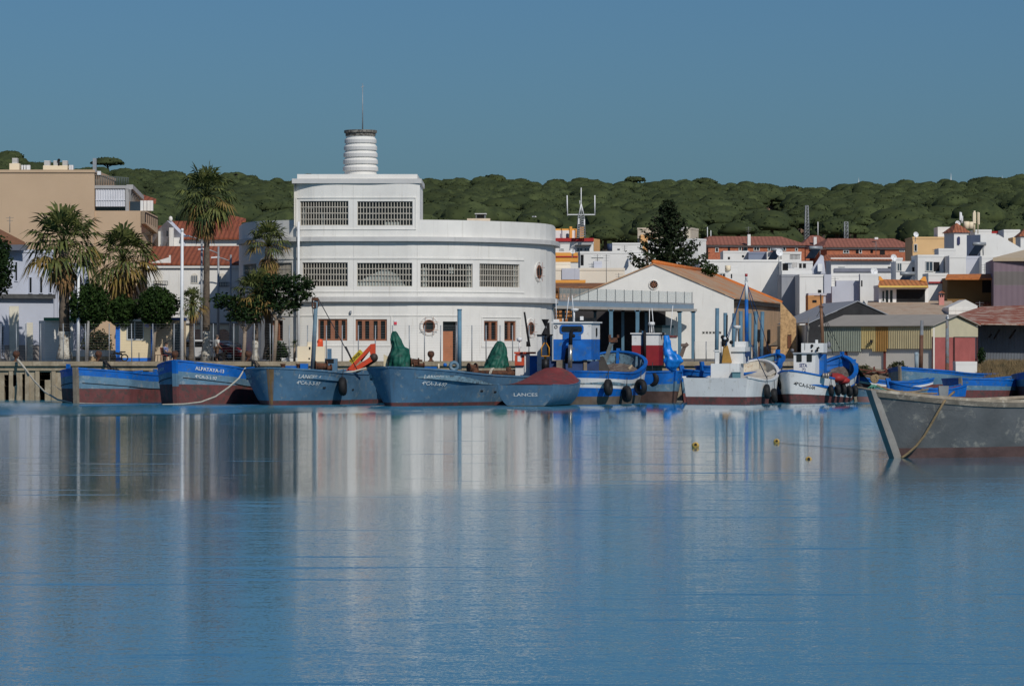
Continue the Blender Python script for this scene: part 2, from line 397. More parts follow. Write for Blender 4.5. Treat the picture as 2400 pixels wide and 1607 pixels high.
tag(link('pine_wood', me), 'dark green wood of stone pines covering the whole hill behind the town', 'wood', None, 'stuff')
# the pines one can tell apart on the skyline: (u centre, v of top, half width px, crown height px, foot px below the top)
SKY = [(22,354,34,16,'broad round pine at the far left end of the skyline',30),(100,381,26,12,'low pine on the skyline above the beige chimneys',26),
       (252,369,38,15,'lone umbrella pine with a bare trunk standing out above the left skyline',38),(330,396,30,13,'pine on the skyline between the umbrella pine and the tall palm',28),
       (404,401,32,13,'pine on the skyline just left of the tall palm',28),(588,411,17,9,'small flat topped pine rising above the skyline right of the tall palm',24),
       (1158,410,31,16,'tallest round pine on the skyline above the white parapet',32),(1226,421,20,9,'small pine on the skyline right of the tallest round one',26),
       (1305,421,24,10,'pine on the skyline above the orange roof house',26),(1488,414,24,10,'dark pine on the skyline left of the Norfolk pine',26),
       (1650,418,30,11,'pine on the skyline above the brick apartments',28),(1790,431,30,10,'pine on the skyline above the lattice mast',26),
       (1858,437,24,9,'low pine in the dip of the skyline left of the wind turbines',24),(2300,417,30,11,'broad pine on the skyline at the right beyond the turbines',26)]
for u, v, hw, ch, lab, ft in SKY:
    Yt = 1392.0; s_ = Yt/F; x = X(u, Yt); zt = Z(v, Yt); r = hw*s_; hh = ch*s_; zf = zt - ft*s_ - 1.5
    t = root('pine_tree', (x, Yt, zf), lab, 'pine tree', 'pines on the skyline')
    b = MB(); tv, tf = TPL[int(u) % 8]
    b.add([(q[0]*r + x, q[1]*r + Yt, q[2]*hh + zt - hh) for q in tv], tf, 0, True)
    q, f = tufts(RNG, (x, Yt, zt - hh), r, hh, 150, 0.4); b.add(q.tolist(), f, 0, False)
    part('crown', b, PINE, t)
    b = MB(); b.tube([(x, Yt, zf - 1), (x + 0.3, Yt, zf + 2), (x - 0.1, Yt, zt - hh*0.9)], [0.45, 0.38, 0.28], 6)
    for k in range(4):
        a = k*1.7 + u; b.tube([(x, Yt, zt - hh*1.5), (x + math.cos(a)*r*0.6, Yt + math.sin(a)*r*0.6, zt - hh*0.95)], [0.2, 0.1], 5)
    part('trunk', b, TRUNK, t)
# wind turbines beyond the ridge
for u, v, lab in [(2012,415,'white wind turbine beyond the ridge, the leftmost of the four'),(2116,424,'short tipped white wind turbine second from the left beyond the ridge'),
                  (2228,404,'tallest white wind turbine showing beyond the ridge'),(2348,411,'white wind turbine farthest right beyond the ridge')]:
    Yt = 3000.0; x = X(u, Yt); top = Z(v, Yt); hub = top - 28
    t = root('wind_turbine', (x, Yt, hub - 60), lab, 'wind turbine', 'wind turbines beyond the ridge')
    b = MB(); b.tube([(x, Yt, hub - 60), (x, Yt, hub)], [2.0, 1.2], 10); part('tower', b, POLEW, t)
    b = MB(); b.ell((x, Yt, hub), 1.6, 3.4, 1.6, 10, 6); part('nacelle', b, POLEW, t)
    for k in range(3):
        a = k*2.094; d = Vector((math.sin(a), 0, math.cos(a))); c = Vector((x, Yt - 3.2, hub)); sd_ = Vector((d.z, 0, -d.x))
        b = MB(); b.extr([c + d*0.6 - sd_*0.8, c + d*6 - sd_*1.3, c + d*28, c + d*6 + sd_*0.9, c + d*0.6 + sd_*0.8], (0, 0.5, 0)); part('blade', b, POLEW, t)
# ---------------------------------------------------------------- quay
QY = 269.0; xl, xr = X(-350, QY), X(1985, QY)
qb = MB()
ub_ = sorted({-350, 1985, 10, 38, 25, 52, 65, 91, 118, 105})
ops = [(10,38,878,905),(10,25,905,945),(52,65,876,975),(91,118,872,890),(91,105,890,950)]
vb_ = sorted({849, 866, 980, 878, 905, 945, 876, 872, 890, 950, 975})
for i in range(len(ub_)-1):
    for j in range(len(vb_)-1):
        um, vm = (ub_[i]+ub_[i+1])/2, (vb_[j]+vb_[j+1])/2
        dk = any(a < um < b_ and c < vm < d for a, b_, c, d in ops)
        y = QY + (2.2 if dk else 0)
        x0, x1, z0, z1 = X(ub_[i],QY), X(ub_[i+1],QY), Z(vb_[j+1],QY), Z(vb_[j],QY)
        if dk:   # pocket between the piers
            qb.add([(x0,y,z0),(x1,y,z0),(x1,y,z1),(x0,y,z1)], [(0,1,2,3)], 1)
            for (xa, za, xb, zb) in ((x0,z0,x0,z1),(x1,z0,x1,z1),(x0,z1,x1,z1)):
                qb.add([(xa,QY,za),(xb,QY,zb),(xb,y,zb),(xa,y,za)], [(0,1,2,3)], 0)
        else: qb.add([(x0,y,z0),(x1,y,z0),(x1,y,z1),(x0,y,z1)], [(0,1,2,3)], 0)
zt = GZ + 0.02
qb.box(xl, xr, QY - 0.35, QY + 1.7, zt - 0.30, zt, 0)              # coping
qb.box(xl, xr, QY - 0.16, QY - 0.002, zt - 0.62, zt - 0.31, 0)
for u in list(range(-330, 1985, 38)):                          # pier ribs
    if any(a - 6 < u < b_ + 6 for a, b_, c, d in ops): u = u + 14 if u < 60 else u
    x0 = X(u, QY); qb.box(x0 - 0.14, x0 + 0.14, QY - 0.12, QY - 0.002, -1, zt - 0.63, 0)
link('quay', qb.mesh('quay', [CONC, DARK]))['kind'] = 'structure'
pb = MB(); pb.add([(X(u,y), y, GZ + 0.012) for u, y in ((-500,270.7),(1960,270.7),(1960,330),(-500,330))], [(0,1,2,3)])
link('pavement', pb.mesh('pavement', M('quayside_paving', (0.2, 0.185, 0.165), 0.9, 0.2, 0.4)))['kind'] = 'structure'
# ---------------------------------------------------------------- the white rounded market hall
FAC = smoothtab([(560,293),(566,287),(574,283.4),(590,280.6),(620,278.6),(660,277.2),(700,276.4),(760,276.0),(860,276.0),(985,276.0),(1097,277.5),(1180,279.9),(1240,282.6),(1275,285.0),(1292,287.6),(1299,291),(1302,296)])
def fpt(u): y = FAC(u); return Vector((X(u, y), y, 0))
def fnr(u):      # inward horizontal normal
    d = fpt(min(1302, u+1.5)) - fpt(max(560, u-1.5)); d.normalize(); return Vector((-d.y, d.x, 0))
def zf(v): return Z(v, 276.0)
US = sorted(set([560,562,564,566,568,571,574,580,586,594,602,612,624,636,650,664,680,689] + list(range(704, 985, 28)) + [984] + list(range(1000, 1300, 14)) + [1292,1294,1296,1298,1300,1302]))
def wall_strip(b, u0, u1, z0, z1, ops, dep=0.3, m=0, off=0.0):
    us = sorted({u0, u1} | {u for u in US if u0 < u < u1} | {q for o in ops for q in o[:2]}); zs = sorted({z0, z1} | {q for o in ops for q in o[2:4]})
    def pt(u, z, d=0.0): p = fpt(u) + fnr(u)*(d + off); return (p.x, p.y, z)
    for i in range(len(us)-1):
        for j in range(len(zs)-1):
            um, zm = (us[i]+us[i+1])/2, (zs[j]+zs[j+1])/2
            if any(o[0] < um < o[1] and o[2] < zm < o[3] for o in ops): continue
            b.add([pt(us[i],zs[j]), pt(us[i+1],zs[j]), pt(us[i+1],zs[j+1]), pt(us[i],zs[j+1])], [(0,1,2,3)], m)
    for o in ops:
        uu = [u for u in us if o[0] <= u <= o[1]]
        for i in range(len(uu)-1):
            for z in (o[2], o[3]): b.add([pt(uu[i],z), pt(uu[i+1],z), pt(uu[i+1],z,dep), pt(uu[i],z,dep)], [(0,1,2,3)], m)
        for u in (o[0], o[1]): b.add([pt(u,o[2]), pt(u,o[3]), pt(u,o[3],dep), pt(u,o[2],dep)], [(0,1,2,3)], m)
def band(b, u0, u1, z0, z1, out, m=0, thick=0.0):
    """moulding that follows the curved front, standing out by 'out' metres"""
    us = sorted({u0, u1} | {u for u in US if u0 < u < u1}); vs = []
    for u in us:
        p = fpt(u); n = fnr(u)
        for d, z in ((0.01-thick, z0), (-out, z0), (-out, z1), (0.01-thick, z1)): q = p + n*d; vs.append((q.x, q.y, z))
    fs = []
    for i in range(len(us)-1):
        for k in range(4): fs.append((i*4+k, i*4+(k+1)%4, (i+1)*4+(k+1)%4, (i+1)*4+k))
    fs += [(0,1,2,3), tuple((len(us)-1)*4+k for k in (3,2,1,0))]
    b.add(vs, fs, m)
hall = root('market_hall', (X(940,282), 282, GZ), 'big white rounded harbour building with a ringed round tower on its roof', 'building')
zp = zf(515); zblk = zf(408); zg = GZ - 0.1
UP = [(570,601,615,671),(632,684,615,671),(708.6,815,615,671),(837,966,616,671),(985.5,1108,617,673),(1124,1218,616,671)]
BLK = [(703,816.5,471,528),(837.6,967,472,528.5)]
GRD = [(636,663,750,798),(745.5,814,747,798),(833.5,907,748,798.5),(1038,1071.6,753,846),(1134.6,1167,751,799),(1182,1209.6,751,799)]
zo = lambda L: [(a, b_, zf(d), zf(c)) for a, b_, c, d in L]
b = MB(); wall_strip(b, 560, 1302, zg, zf(540), zo(UP) + zo(GRD)); wall_strip(b, 560, 689, zf(540), zp, []); wall_strip(b, 984, 1302, zf(540), zp, [])
wall_strip(b, 689, 984, zf(540), zf(430), zo(BLK))
bk = 300.0; A = fpt(560); E = fpt(1302)
for q in ([(A.x,A.y,zg),(A.x+1,bk,zg),(A.x+1,bk,zp),(A.x,A.y,zp)], [(E.x,E.y,zg),(E.x-.5,bk,zg),(E.x-.5,bk,zp),(E.x,E.y,zp)], [(A.x+1,bk,zg),(E.x-.5,bk,zg),(E.x-.5,bk,zp),(A.x+1,bk,zp)]): b.add(q, [(0,1,2,3)])
part('wall', b, WHITE, hall)
# inner skin of parapet + roof deck
b = MB(); us = [u for u in US]; pts = [fpt(u) + fnr(u)*0.35 for u in us]
b.add([(p.x, p.y, zp - 0.5) for p in pts] + [(E.x-.8, bk-.2, zp-.5), (A.x+1.3, bk-.2, zp-.5)], [tuple(range(len(pts)+2))])
for i in range(len(us)-1):
    if 689 <= us[i] < 984: continue
    p, q = pts[i], pts[i+1]; a_, c_ = fpt(us[i]), fpt(us[i+1])
    b.add([(a_.x,a_.y,zp+.003),(c_.x,c_.y,zp+.003),(q.x,q.y,zp+.003),(p.x,p.y,zp+.003)], [(0,1,2,3)]); b.add([(p.x,p.y,zp-.5),(q.x,q.y,zp-.5),(q.x,q.y,zp),(p.x,p.y,zp)], [(0,1,2,3)])
part('roof', b, CORN, hall)
b = MB(); band(b, 566, 1302, zf(707), zf(697), 0.36); band(b, 566, 1302, zf(565.5), zf(555), 0.36); band(b, 566, 1302, zf(697)+.002, zf(694.5), 0.2)
part('cornice', b, CORN, hall)
b = MB()   # raised frames round the window groups
for (u0, u1, v0, v1) in ((566,1228,603,607),(566,1228,682,684.5),(626,1080,738,740.5),(1128,1222,742,744)): band(b, u0, u1, zf(v1), zf(v0), 0.05)
for (u0, u1, v0, v1) in ((696,973,462,464.5),(696,973,536,538.5)): band(b, u0, u1, zf(v1), zf(v0), 0.05)
for (u0, v0, v1) in ((694,462,538.5),(973,462,538.5),(1128,744,813),(1220,744,813),(740,741,810),(916,741,810)): band(b, u0, u0+2.4, zf(v1), zf(v0), 0.04)
band(b, 626, 920, zf(811), zf(809.5), 0.04); band(b, 1128, 1222, zf(813.5), zf(812), 0.04)
part('moulding', b, WHITE, hall)
# upper block: sides, cornice, roof
b = MB(); xa, xb = X(689,276), X(984,276); yb = 285.5
for x in (xa, xb): b.add([(x,276,zp-.4),(x,yb,zp-.4),(x,yb,zf(419)),(x,276,zf(419))], [(0,1,2,3)])
b.add([(xa,yb,zp-.4),(xb,yb,zp-.4),(xb,yb,zf(419)),(xa,yb,zf(419))], [(0,1,2,3)])
b.box(X(696,276), X(978,276), 276.25, yb-.3, zf(419)+.002, zblk)
part('upper_storey', b, WHITE, hall)
b = MB(); b.box(X(684.5,276), X(988,276), 275.85, yb+.2, zf(430)+.003, zf(419)); part('cornice', b, CORN, hall)
# gridded steel windows
BAR = M('pale_window_bars', C(165,158,146), 0.6, 0.1, 3)
def grid_window(u0, u1, v0, v1, nv, nh=3):
    z1, z0 = zf(v0), zf(v1); us = [u0 + (u1-u0)*i/8 for i in range(9)]
    b = MB()
    for i in range(8):
        p, q = fpt(us[i]) + fnr(us[i])*0.26, fpt(us[i+1]) + fnr(us[i+1])*0.26
        b.add([(p.x,p.y,z0),(q.x,q.y,z0),(q.x,q.y,z1),(p.x,p.y,z1)], [(0,1,2,3)])
    wn = part('window', b, GLASS, hall)
    b = MB()
    for k in range(nv+1):
        u = u0 + (u1-u0)*k/nv; n = fnr(u); p = fpt(u) + n*0.14; t = Vector((n.y, -n.x, 0)); wd = 0.026 if 0 < k < nv else 0.04
        b.obox((p.x, p.y, (z0+z1)/2), t*wd, n*0.04, (0,0,(z1-z0)/2))
    for k in range(nh+2):
        z = z0 + (z1-z0)*k/(nh+1)
        pts = [fpt(u) + fnr(u)*0.10 for u in us]
        for i in range(8): b.beam((pts[i].x,pts[i].y,z), (pts[i+1].x,pts[i+1].y,z), 0.03, 0.06)
    part('grille', b, BAR, wn)
for (u0,u1,v0,v1), n in zip(UP, (9,16,16,18,18,17)): grid_window(u0,u1,v0,v1,n)
for (u0,u1,v0,v1), n in zip(BLK, (18,18)): grid_window(u0,u1,v0,v1,n)
REFL = M('pale_reflection', C(150,156,152), .8, .12, 2)  # pale panels painted as reflections in the panes
def behind(u_pts, ww):
    b = MB(); q = []
    for u, v in u_pts: p = fpt(u) + fnr(u)*0.245; q.append((p.x, p.y, zf(v)))
    b.add(q, [tuple(range(len(q)))]); part('painted_reflection', b, REFL, ww)
wins = [o for o in hall.children if o.name.startswith('window')]
behind([(839,670),(839,661),(862,648),(893,632),(905,631),(930,643),(950,670)], wins[3])  # reflected gable roof, painted as a pale shape over the glass
behind([(990,671),(990,627),(1003,627),(1003,671)], wins[4]); behind([(1057,640),(1057,626),(1066,626),(1066,640)], wins[4]); behind([(1100,672),(1100,620),(1107,620),(1107,672)], wins[4])
behind([(706,527),(706,490),(728,486),(760,500),(760,527)], wins[6]); behind([(1208,670),(1208,618),(1217,618),(1217,670)], wins[5]); behind([(900,528),(900,520),(935,520),(935,528)], wins[7])
# brown casements on the ground floor
def casement(u0, u1, v0, v1, n):
    z1, z0 = zf(v0), zf(v1); nr = fnr((u0+u1)/2); p0 = fpt(u0) + nr*0.2; p1 = fpt(u1) + nr*0.2
    b = MB(); b.add([(p0.x,p0.y,z0),(p1.x,p1.y,z0),(p1.x,p1.y,z1),(p0.x,p0.y,z1)], [(0,1,2,3)]); wn = part('window', b, GLASS, hall)
    b = MB(); t = (p1-p0).normalized()
    for k in range(n+1):
        wd = 0.11 if 0 < k < n else 0.07
        if k == n//2 and n > 2: wd = 0.15
        c = p0 + (p1-p0)*(k/n) - nr*0.07 + t*(0.06 if k == 0 else -0.06 if k == n else 0); b.obox((c.x,c.y,(z0+z1)/2), t*wd, nr*0.05, (0,0,(z1-z0)/2 - .002))
    for z in (z0+.06, z1-.06): c = (p0+p1)/2 - nr*0.068; b.obox((c.x,c.y,z), (p1-p0)/2*0.995, nr*0.045, (0,0,0.055))
    part('frame', b, BROWNF, wn)
for (u0,u1,v0,v1), n in zip(GRD[:3] + GRD[4:], (2,4,4,2,2)): casement(u0,u1,v0,v1,n)
b = MB(); p0 = fpt(1039) + fnr(1039)*0.24; p1 = fpt(1065) + fnr(1065)*0.24
b.obox((p0.x/2+p1.x/2, p0.y/2+p1.y/2, (zf(846)+zf(776))/2), ((p1.x-p0.x)/2, (p1.y-p0.y)/2, 0), (0,0.03,0), (0,0,(zf(776)-zf(846))/2))
dr = part('door', b, M('brown_door', C(150,96,66), 0.6, 0.14, 1.5, streak=C(118,72,50), sa=0.5), hall)
for k in (0.33, 0.66): pass
b = MB(); b.box(p1.x-.2, p1.x-.12, p1.y-.1, p1.y-.04, zf(815), zf(809)); part('handle', b, DARK, dr)
b = MB(); q1 = fpt(1071.6)+fnr(1071)*0.26; b.add([(p0.x,p0.y+.02,zf(776)),(q1.x,q1.y+.02,zf(776)),(q1.x,q1.y+.02,zf(753)),(p0.x,p0.y+.02,zf(753))], [(0,1,2,3)])
b.add([(p1.x,p1.y+.05,zg),(q1.x,q1.y+.05,zg),(q1.x,q1.y+.05,zf(776)),(p1.x,p1.y+.05,zf(776))], [(0,1,2,3)]); part('fanlight', b, GLASS, hall)
# portholes
def porthole(u, v, r, rr):
    n = fnr(u); p = fpt(u); c = Vector((p.x, p.y, Z(v, p.y))); k = p.y/F
    b = MB(); b.torus(c - n*0.01, n, rr*k, 0.03, 32, 8); b.tube([c + n*.03, c - n*.05], rr*k*.93, 32, 0, False); o = part('porthole', b, WHITE, hall)
    b = MB(); b.disc(c - n*0.056, n, r*k, 24); g = part('pane', b, GLASS, o)
    b = MB(); b.torus(c - n*0.06, n, r*k, 0.03, 24, 6); t = Vector((n.y, -n.x, 0))
    for d in (-0.33, 0.33):
        b.beam(c - n*0.2 + t*d*r*k*2 - Vector((0,0,rr*k*.98)), c - n*0.2 + t*d*r*k*2 + Vector((0,0,rr*k*.98)), 0.025)
        b.beam(c - n*0.2 + t*rr*k*.98 + Vector((0,0,d*r*k*2)), c - n*0.2 - t*rr*k*.98 + Vector((0,0,d*r*k*2)), 0.025)
    part('frame', b, BROWNF, o)
porthole(1005, 764, 14, 22); porthole(1243, 769, 14, 22); porthole(1262, 637, 15, 23)
# drainpipe, joint, wall lamp
b = MB(); p = fpt(705) - fnr(705)*0.42
b.tube([(p.x,p.y,GZ),(p.x,p.y,zf(520))], 0.09, 8); part('drainpipe', b, POLEW, hall)
b = MB()
for u in (829, 978): p = fpt(u); b.box(p.x-.012, p.x+.012, p.y-.012, p.y+.02, zf(840), zf(712)); b.box(p.x-.012, p.x+.012, p.y-.012, p.y+.02, zf(693), zf(570))
p = fpt(828); b.box(p.x-.012, p.x+.012, p.y-.012, p.y+.02, zf(550), zf(432)); part('wall_joint', b, CORN, hall)
b = MB(); p = fpt(822); b.box(p.x-.06,p.x+.06,p.y-.2,p.y-.01,zf(735),zf(728)); part('wall_lamp', b, STEEL, hall)
# ringed tower
ty = 281.0; k = ty/F; tx = X(845, ty); prof = []
zt_ = lambda v: Z(v, ty)
prof.append((38*k, zt_(412)))
for vb, rb in ((401,41.5),(384.5,40.8),(368.5,40.0),(352.5,39.0),(336,37.4)):
    prof += [(rb*k*0.90, zt_(vb+.2)), (rb*k, zt_(vb)), (rb*k*1.0, zt_(vb-8)), (rb*k*0.97, zt_(vb-9.5)), (rb*k*0.90, zt_(vb-13)), (rb*k*0.88, zt_(vb-15.5))]
prof += [(35*k, zt_(320))]
b = MB(); b.lathe(tx, ty, prof, 36, 0, False, [1 if i and (i-1)%6 == 1 else 0 for i in range(len(prof))])
tw = part('tower', b, [WHITE, CORN], hall)
b = MB(); b.lathe(tx, ty, [(35*k,zt_(320)),(35.5*k,zt_(313)),(33*k,zt_(312.5)),(38.5*k,zt_(312)),(38.5*k,zt_(306)),(36*k,zt_(305.5))], 30, 0, False)
part('crown_ring', b, M('mossy_concrete', C(120,116,108), 0.95, 0.3, 3, patch=C(62,58,54), pa=0.55, psc=6), tw)
b = MB(); b.tube([(tx+.15,ty,zt_(306)),(tx+.15,ty,zt_(196))], [0.045,0.02], 6); b.beam((tx+.05,ty,zt_(205)),(tx+.25,ty,zt_(202)),.05); part('antenna', b, STEEL, tw)
# roof hatch housing
ry = 291.0; r_ = root('roof_vent', (X(1124,ry), ry, zp-.5), 'small brick vent housing with a dark opening on the white parapet roof', 'roof vent')
b = MB(); b.box(X(1095,ry), X(1149,ry), ry-1, ry+1, zp-.5, Z(513,ry)); part('base', b, M('vent_render', C(190,172,150)), r_)
b = MB(); b.box(X(1115,ry), X(1118,ry), ry-.8, ry+.8, Z(513,ry), Z(503,ry)); b.box(X(1135,ry), X(1139,ry), ry-.8, ry+.8, Z(513,ry), Z(500,ry)); b.box(X(1118,ry)+.002, X(1135,ry)-.002, ry-.3, ry+.8, Z(513,ry), Z(504,ry)); part('housing', b, M('vent_shade', C(95,98,100)), r_)
b = MB(); b.box(X(1113,ry), X(1141,ry), ry-.9, ry+.9, Z(503,ry)+.003, Z(501,ry)+.003); part('lid', b, CORN, r_)
# alarm sign on the wall
p = fpt(927) - fnr(927)*0.02; sg = root('wall_sign', (p.x, p.y, zf(761)), 'small white and red notice on the white wall above the first green tarpaulin', 'sign')
b = MB(); b.box(p.x-.1,p.x+.1,p.y-.03,p.y+.0,zf(761),zf(750)); part('plate', b, POLEW, sg)
b = MB(); b.box(p.x-.1,p.x+.1,p.y-.036,p.y-.031,zf(760.5),zf(754)); part('red_panel', b, M('sign_red', C(190,60,75)), sg)
# ---------------------------------------------------------------- boats
class Hull:
    """Local frame: x forward (bow stem foot at the waterline at 0), y to port, z up from the water."""
    def __init__(s, L, B, zb, zm, zs, rk=.5, srk=.3, sd=.42, sa=.35, tw=0.0, flare=.78, dep=.7, sm=.6, qd=.5, qw=.85, pd=2.2, sdw=None, pdw=None, rnd=0):
        s.L, s.B, s.zb, s.zm, s.zs, s.rk, s.srk, s.sd, s.sa, s.tw, s.flare, s.dep, s.sm, s.qd, s.qw, s.pd = L,B,zb,zm,zs,rk,srk,sd,sa,tw,flare,dep,sm,qd,qw,pd
        s.rnd = rnd; s.x0 = (dep/(zb+dep) - 1)*rk; s.sdw = sdw or sd; s.pdw = pdw or pd
    def sheer(s, q):
        if q < s.sm: return s.zm + (s.zb-s.zm)*((s.sm-q)/s.sm)**2
        return s.zm + (s.zs-s.zm)*((q-s.sm)/(1-s.sm))**2
    def plan(s, q, sh, wl=False):
        a = max(0.0, 1 - max(0.0, 1-q/(s.sdw if wl else s.sd))**(s.pdw if wl else s.pd)); e = (1-q)/s.sa
        b = s.tw + (1-s.tw)*max(0.0, 1 - max(0.0, 1-e)**s.pd)**(sh if s.tw < .05 else 1)
        return a**sh*b
    def pt(s, q, z, side, off=0.0):
        zt = s.sheer(q); t = min(1.0, max(0.0, (z+s.dep)/(zt+s.dep))); k = (1-(1-t)**2.4)**.55 if s.rnd else t**.75
        y = s.B/2*(k*s.plan(q, s.qd) + (1-k)*s.flare*s.plan(q, s.qw, True))
        x = -q*s.L + (t-1)*s.rk*(1-q)**4 + (1-t)*s.srk*q**4 - s.x0
        if q < 0.5: x -= off*0.7*max(0, 1-q/0.2)
        else: x += off*0.7*max(0, 1-(1-q)/0.2)
        return Vector((x, side*max(0.0, y-off), z))
    def qs(s, n=54):
        t = np.linspace(0, 1, n+1); return list(0.5 - 0.5*np.cos(np.pi*t)*np.abs(np.cos(np.pi*t))**-0.35 if False else 0.5-0.5*np.cos(np.pi*t))
    def shell(s, b, bands, sub=8):
        """bands bottom to top: (kind, at bow, at stern, material); the last one runs to the sheer"""
        qs = s.qs(); rows = []; mats = []
        def zrow(bd, q):
            if bd is None: return s.sheer(q)
            k, a, c, _ = bd; h = a + (c-a)*q
            return min(s.sheer(q)-.02, h if k == 'z' else s.sheer(q)-h)
        edges = [('z', -s.dep+.02, -s.dep+.02, 0)] + [q for q in bands[:-1]] + [None]
        bm = [q[3] for q in bands]
        for i in range(len(bands)):
            for k in range(sub):
                rows.append((edges[i], edges[i+1], k/sub)); mats.append(bm[i])
        rows.append((edges[-2], None, 1.0))
        n = len(qs)
        for side in (1, -1):
            vs = []
            for e0, e1, f in rows:
                for q in qs:
                    z = zrow(e0, q)*(1-f) + zrow(e1, q)*f; vs.append(s.pt(q, z, side))
            o = len(b.v); b.v += [tuple(v) for v in vs]
            for i in range(len(rows)-1):
                for j in range(n-1):
                    f = (o+i*n+j, o+(i+1)*n+j, o+(i+1)*n+j+1, o+i*n+j+1) if side > 0 else (o+i*n+j, o+i*n+j+1, o+(i+1)*n+j+1, o+(i+1)*n+j)
                    b.f.append(f); b.m.append(mats[i]); b.s.append(True)
        if s.tw > .05:
            L_ = []
            for e0, e1, f in rows:
                z = zrow(e0, 1)*(1-f) + zrow(e1, 1)*f; L_.append((s.pt(1, z, 1), s.pt(1, z, -1)))
            for i in range(len(rows)-1): b.add([L_[i][0], L_[i][1], L_[i+1][1], L_[i+1][0]], [(0,1,2,3)], mats[i])
        return b
    def inner(s, b, bw, off=.1, mi=0):
        qs = s.qs(); n = len(qs)
        for side in (1, -1):
            vs = [s.pt(q, s.sheer(q), side, off) for q in qs] + [Vector((*s.pt(q, s.sheer(q), side, off+.03).xy, s.sheer(q)-bw)) for q in qs]
            b.add(vs, [(j, n+j, n+j+1, j+1) for j in range(n-1)], mi, True)
        return b
    def deck(s, b, bw, off=.12, camber=0.06):
        qs = s.qs(); n = len(qs); vs = []
        for q in qs:
            p = s.pt(q, s.sheer(q), 1, off); z = s.sheer(q)-bw
            for k in (1, .5, 0, -.5, -1): vs.append((p.x, p.y*k, z + camber*(1-k*k)))
        b.add(vs, [(i*5+j, (i+1)*5+j, (i+1)*5+j+1, i*5+j+1) for i in range(n-1) for j in range(4)]); return b
    def rail(s, b, wd=.22, h=.1, over=.05, q0=0.0, q1=1.0, dz=0.0):
        qs = [q for q in s.qs(36) if q0 <= q <= q1]; n = len(qs)
        for side in (1, -1):
            vs = []
            for q in qs:
                z = s.sheer(q)+.003+dz
                for o, dz_ in ((-over, 0), (wd-over, 0), (wd-over, h), (-over, h)):
                    p = s.pt(q, s.sheer(q), side, o); vs.append((p.x, p.y, z+dz_))
            b.add(vs, [(i*4+k, i*4+(k+1)%4, (i+1)*4+(k+1)%4, (i+1)*4+k) for i in range(n-1) for k in range(4)] + [(0,1,2,3), tuple(4*(n-1)+k for k in (3,2,1,0))], 0)
        return b
    def strake(s, b, d0, d1, out=.035, q0=0.01, q1=.99):
        """a rubbing strake following the sheer, between d0 and d1 below it"""
        qs = [q for q in s.qs(36) if q0 <= q <= q1]; n = len(qs)
        for side in (1, -1):
            vs = []
            for q in qs:
                for d in (d0, d1):
                    for o in (.01, -out): p = s.pt(q, s.sheer(q)-d, side, o); vs.append(p)
            idx = [0,1,3,2]
            b.add(vs, [(i*4+idx[k], i*4+idx[(k+1)%4], (i+1)*4+idx[(k+1)%4], (i+1)*4+idx[k]) for i in range(n-1) for k in range(4)])
        return b
    def stem(s, b, wd=.2, fw=.16, up=.25, at=0, zm=()):
        """stem post (or stern post) along the profile"""
        q = float(at); sg = 1 if at == 0 else -1
        zs = np.linspace(-.5, s.sheer(q)+up, 9); vs = []
        for z in zs:
            p = s.pt(q, min(z, s.sheer(q)), 1)
            ex = (z - s.sheer(q))*0.25 if z > s.sheer(q) else 0
            for dx, y in ((-.15, -wd/2), (fw, -wd/2*.8), (fw, wd/2*.8), (-.15, wd/2)): vs.append((p.x + sg*(dx+ex), y, z))
        b.add(vs, [(i*4+k, i*4+(k+1)%4, (i+1)*4+(k+1)%4, (i+1)*4+k) for i in range(8) for k in range(4)] + [(32,33,34,35)])
        for i in range(8):
            zc = (zs[i]+zs[i+1])/2; mi = sum(zc > q for q in zm)
            for k in range(4): b.m[-33+i*4+k] = mi
        b.m[-1] = len(zm)
        return b
    def ribs(s, b, bw, n=14, q0=.06, q1=.94, w=.06, off=.11, d=.16):
        for i in range(n):
            q = q0 + (q1-q0)*i/(n-1)
            for side in (1, -1):
                a = s.pt(q, s.sheer(q), side, off + d/2); c = Vector((a.x, a.y*.97, a.z-bw+.02)); a.z -= .02
                b.beam(a, c, w, d)
        return b
    def text(s, b, body, size, q, d, side, bold=.02, out=.045):
        """lettering laid on the hull: starts at station q, baseline d below the sheer"""
        vs, fs = text2d(body, size, bold)
        wd = max(v[0] for v in vs); pts = []
        for a, h in vs:
            qq = q + (a/s.L if side > 0 else (wd-a)/s.L)
            # march by arc length in plan so that letters keep their width on the bow
            pts.append(s._along(q, a if side > 0 else wd-a, d, h, side, out))
        b.add(pts, fs)
    def _along(s, q, dist, d, h, side, out):
        key = (round(q,4), round(d,3), side)
        if not hasattr(s, '_c'): s._c = {}
        if key not in s._c:
            tab = [(0.0, q)]; p0 = s.pt(q, s.sheer(q)-d, side); L_ = 0
            for i in range(1, 240):
                qq = min(1, q + i*0.002); p1 = s.pt(qq, s.sheer(qq)-d, side); L_ += (p1-p0).length; p0 = p1; tab.append((L_, qq))
            s._c[key] = tab
        qq = interp(s._c[key], dist)
        p = s.pt(qq, s.sheer(qq)-d+h, side); p2 = s.pt(min(1, qq+.004), s.sheer(qq)-d+h, side)
        t = p2-p; n = Vector((t.y, -t.x, 0)); 
        if n.y*side < 0: n = -n
        n.normalize(); return p + n*out + Vector((0,0,0))
def boat_root(name, u, Y, head, label, group=None, cat='boat'):
    """head: degrees the bow points to the left of straight at the viewer"""
    return root(name, (X(u, Y), Y, 0), label, cat, group, R(-90 - head))
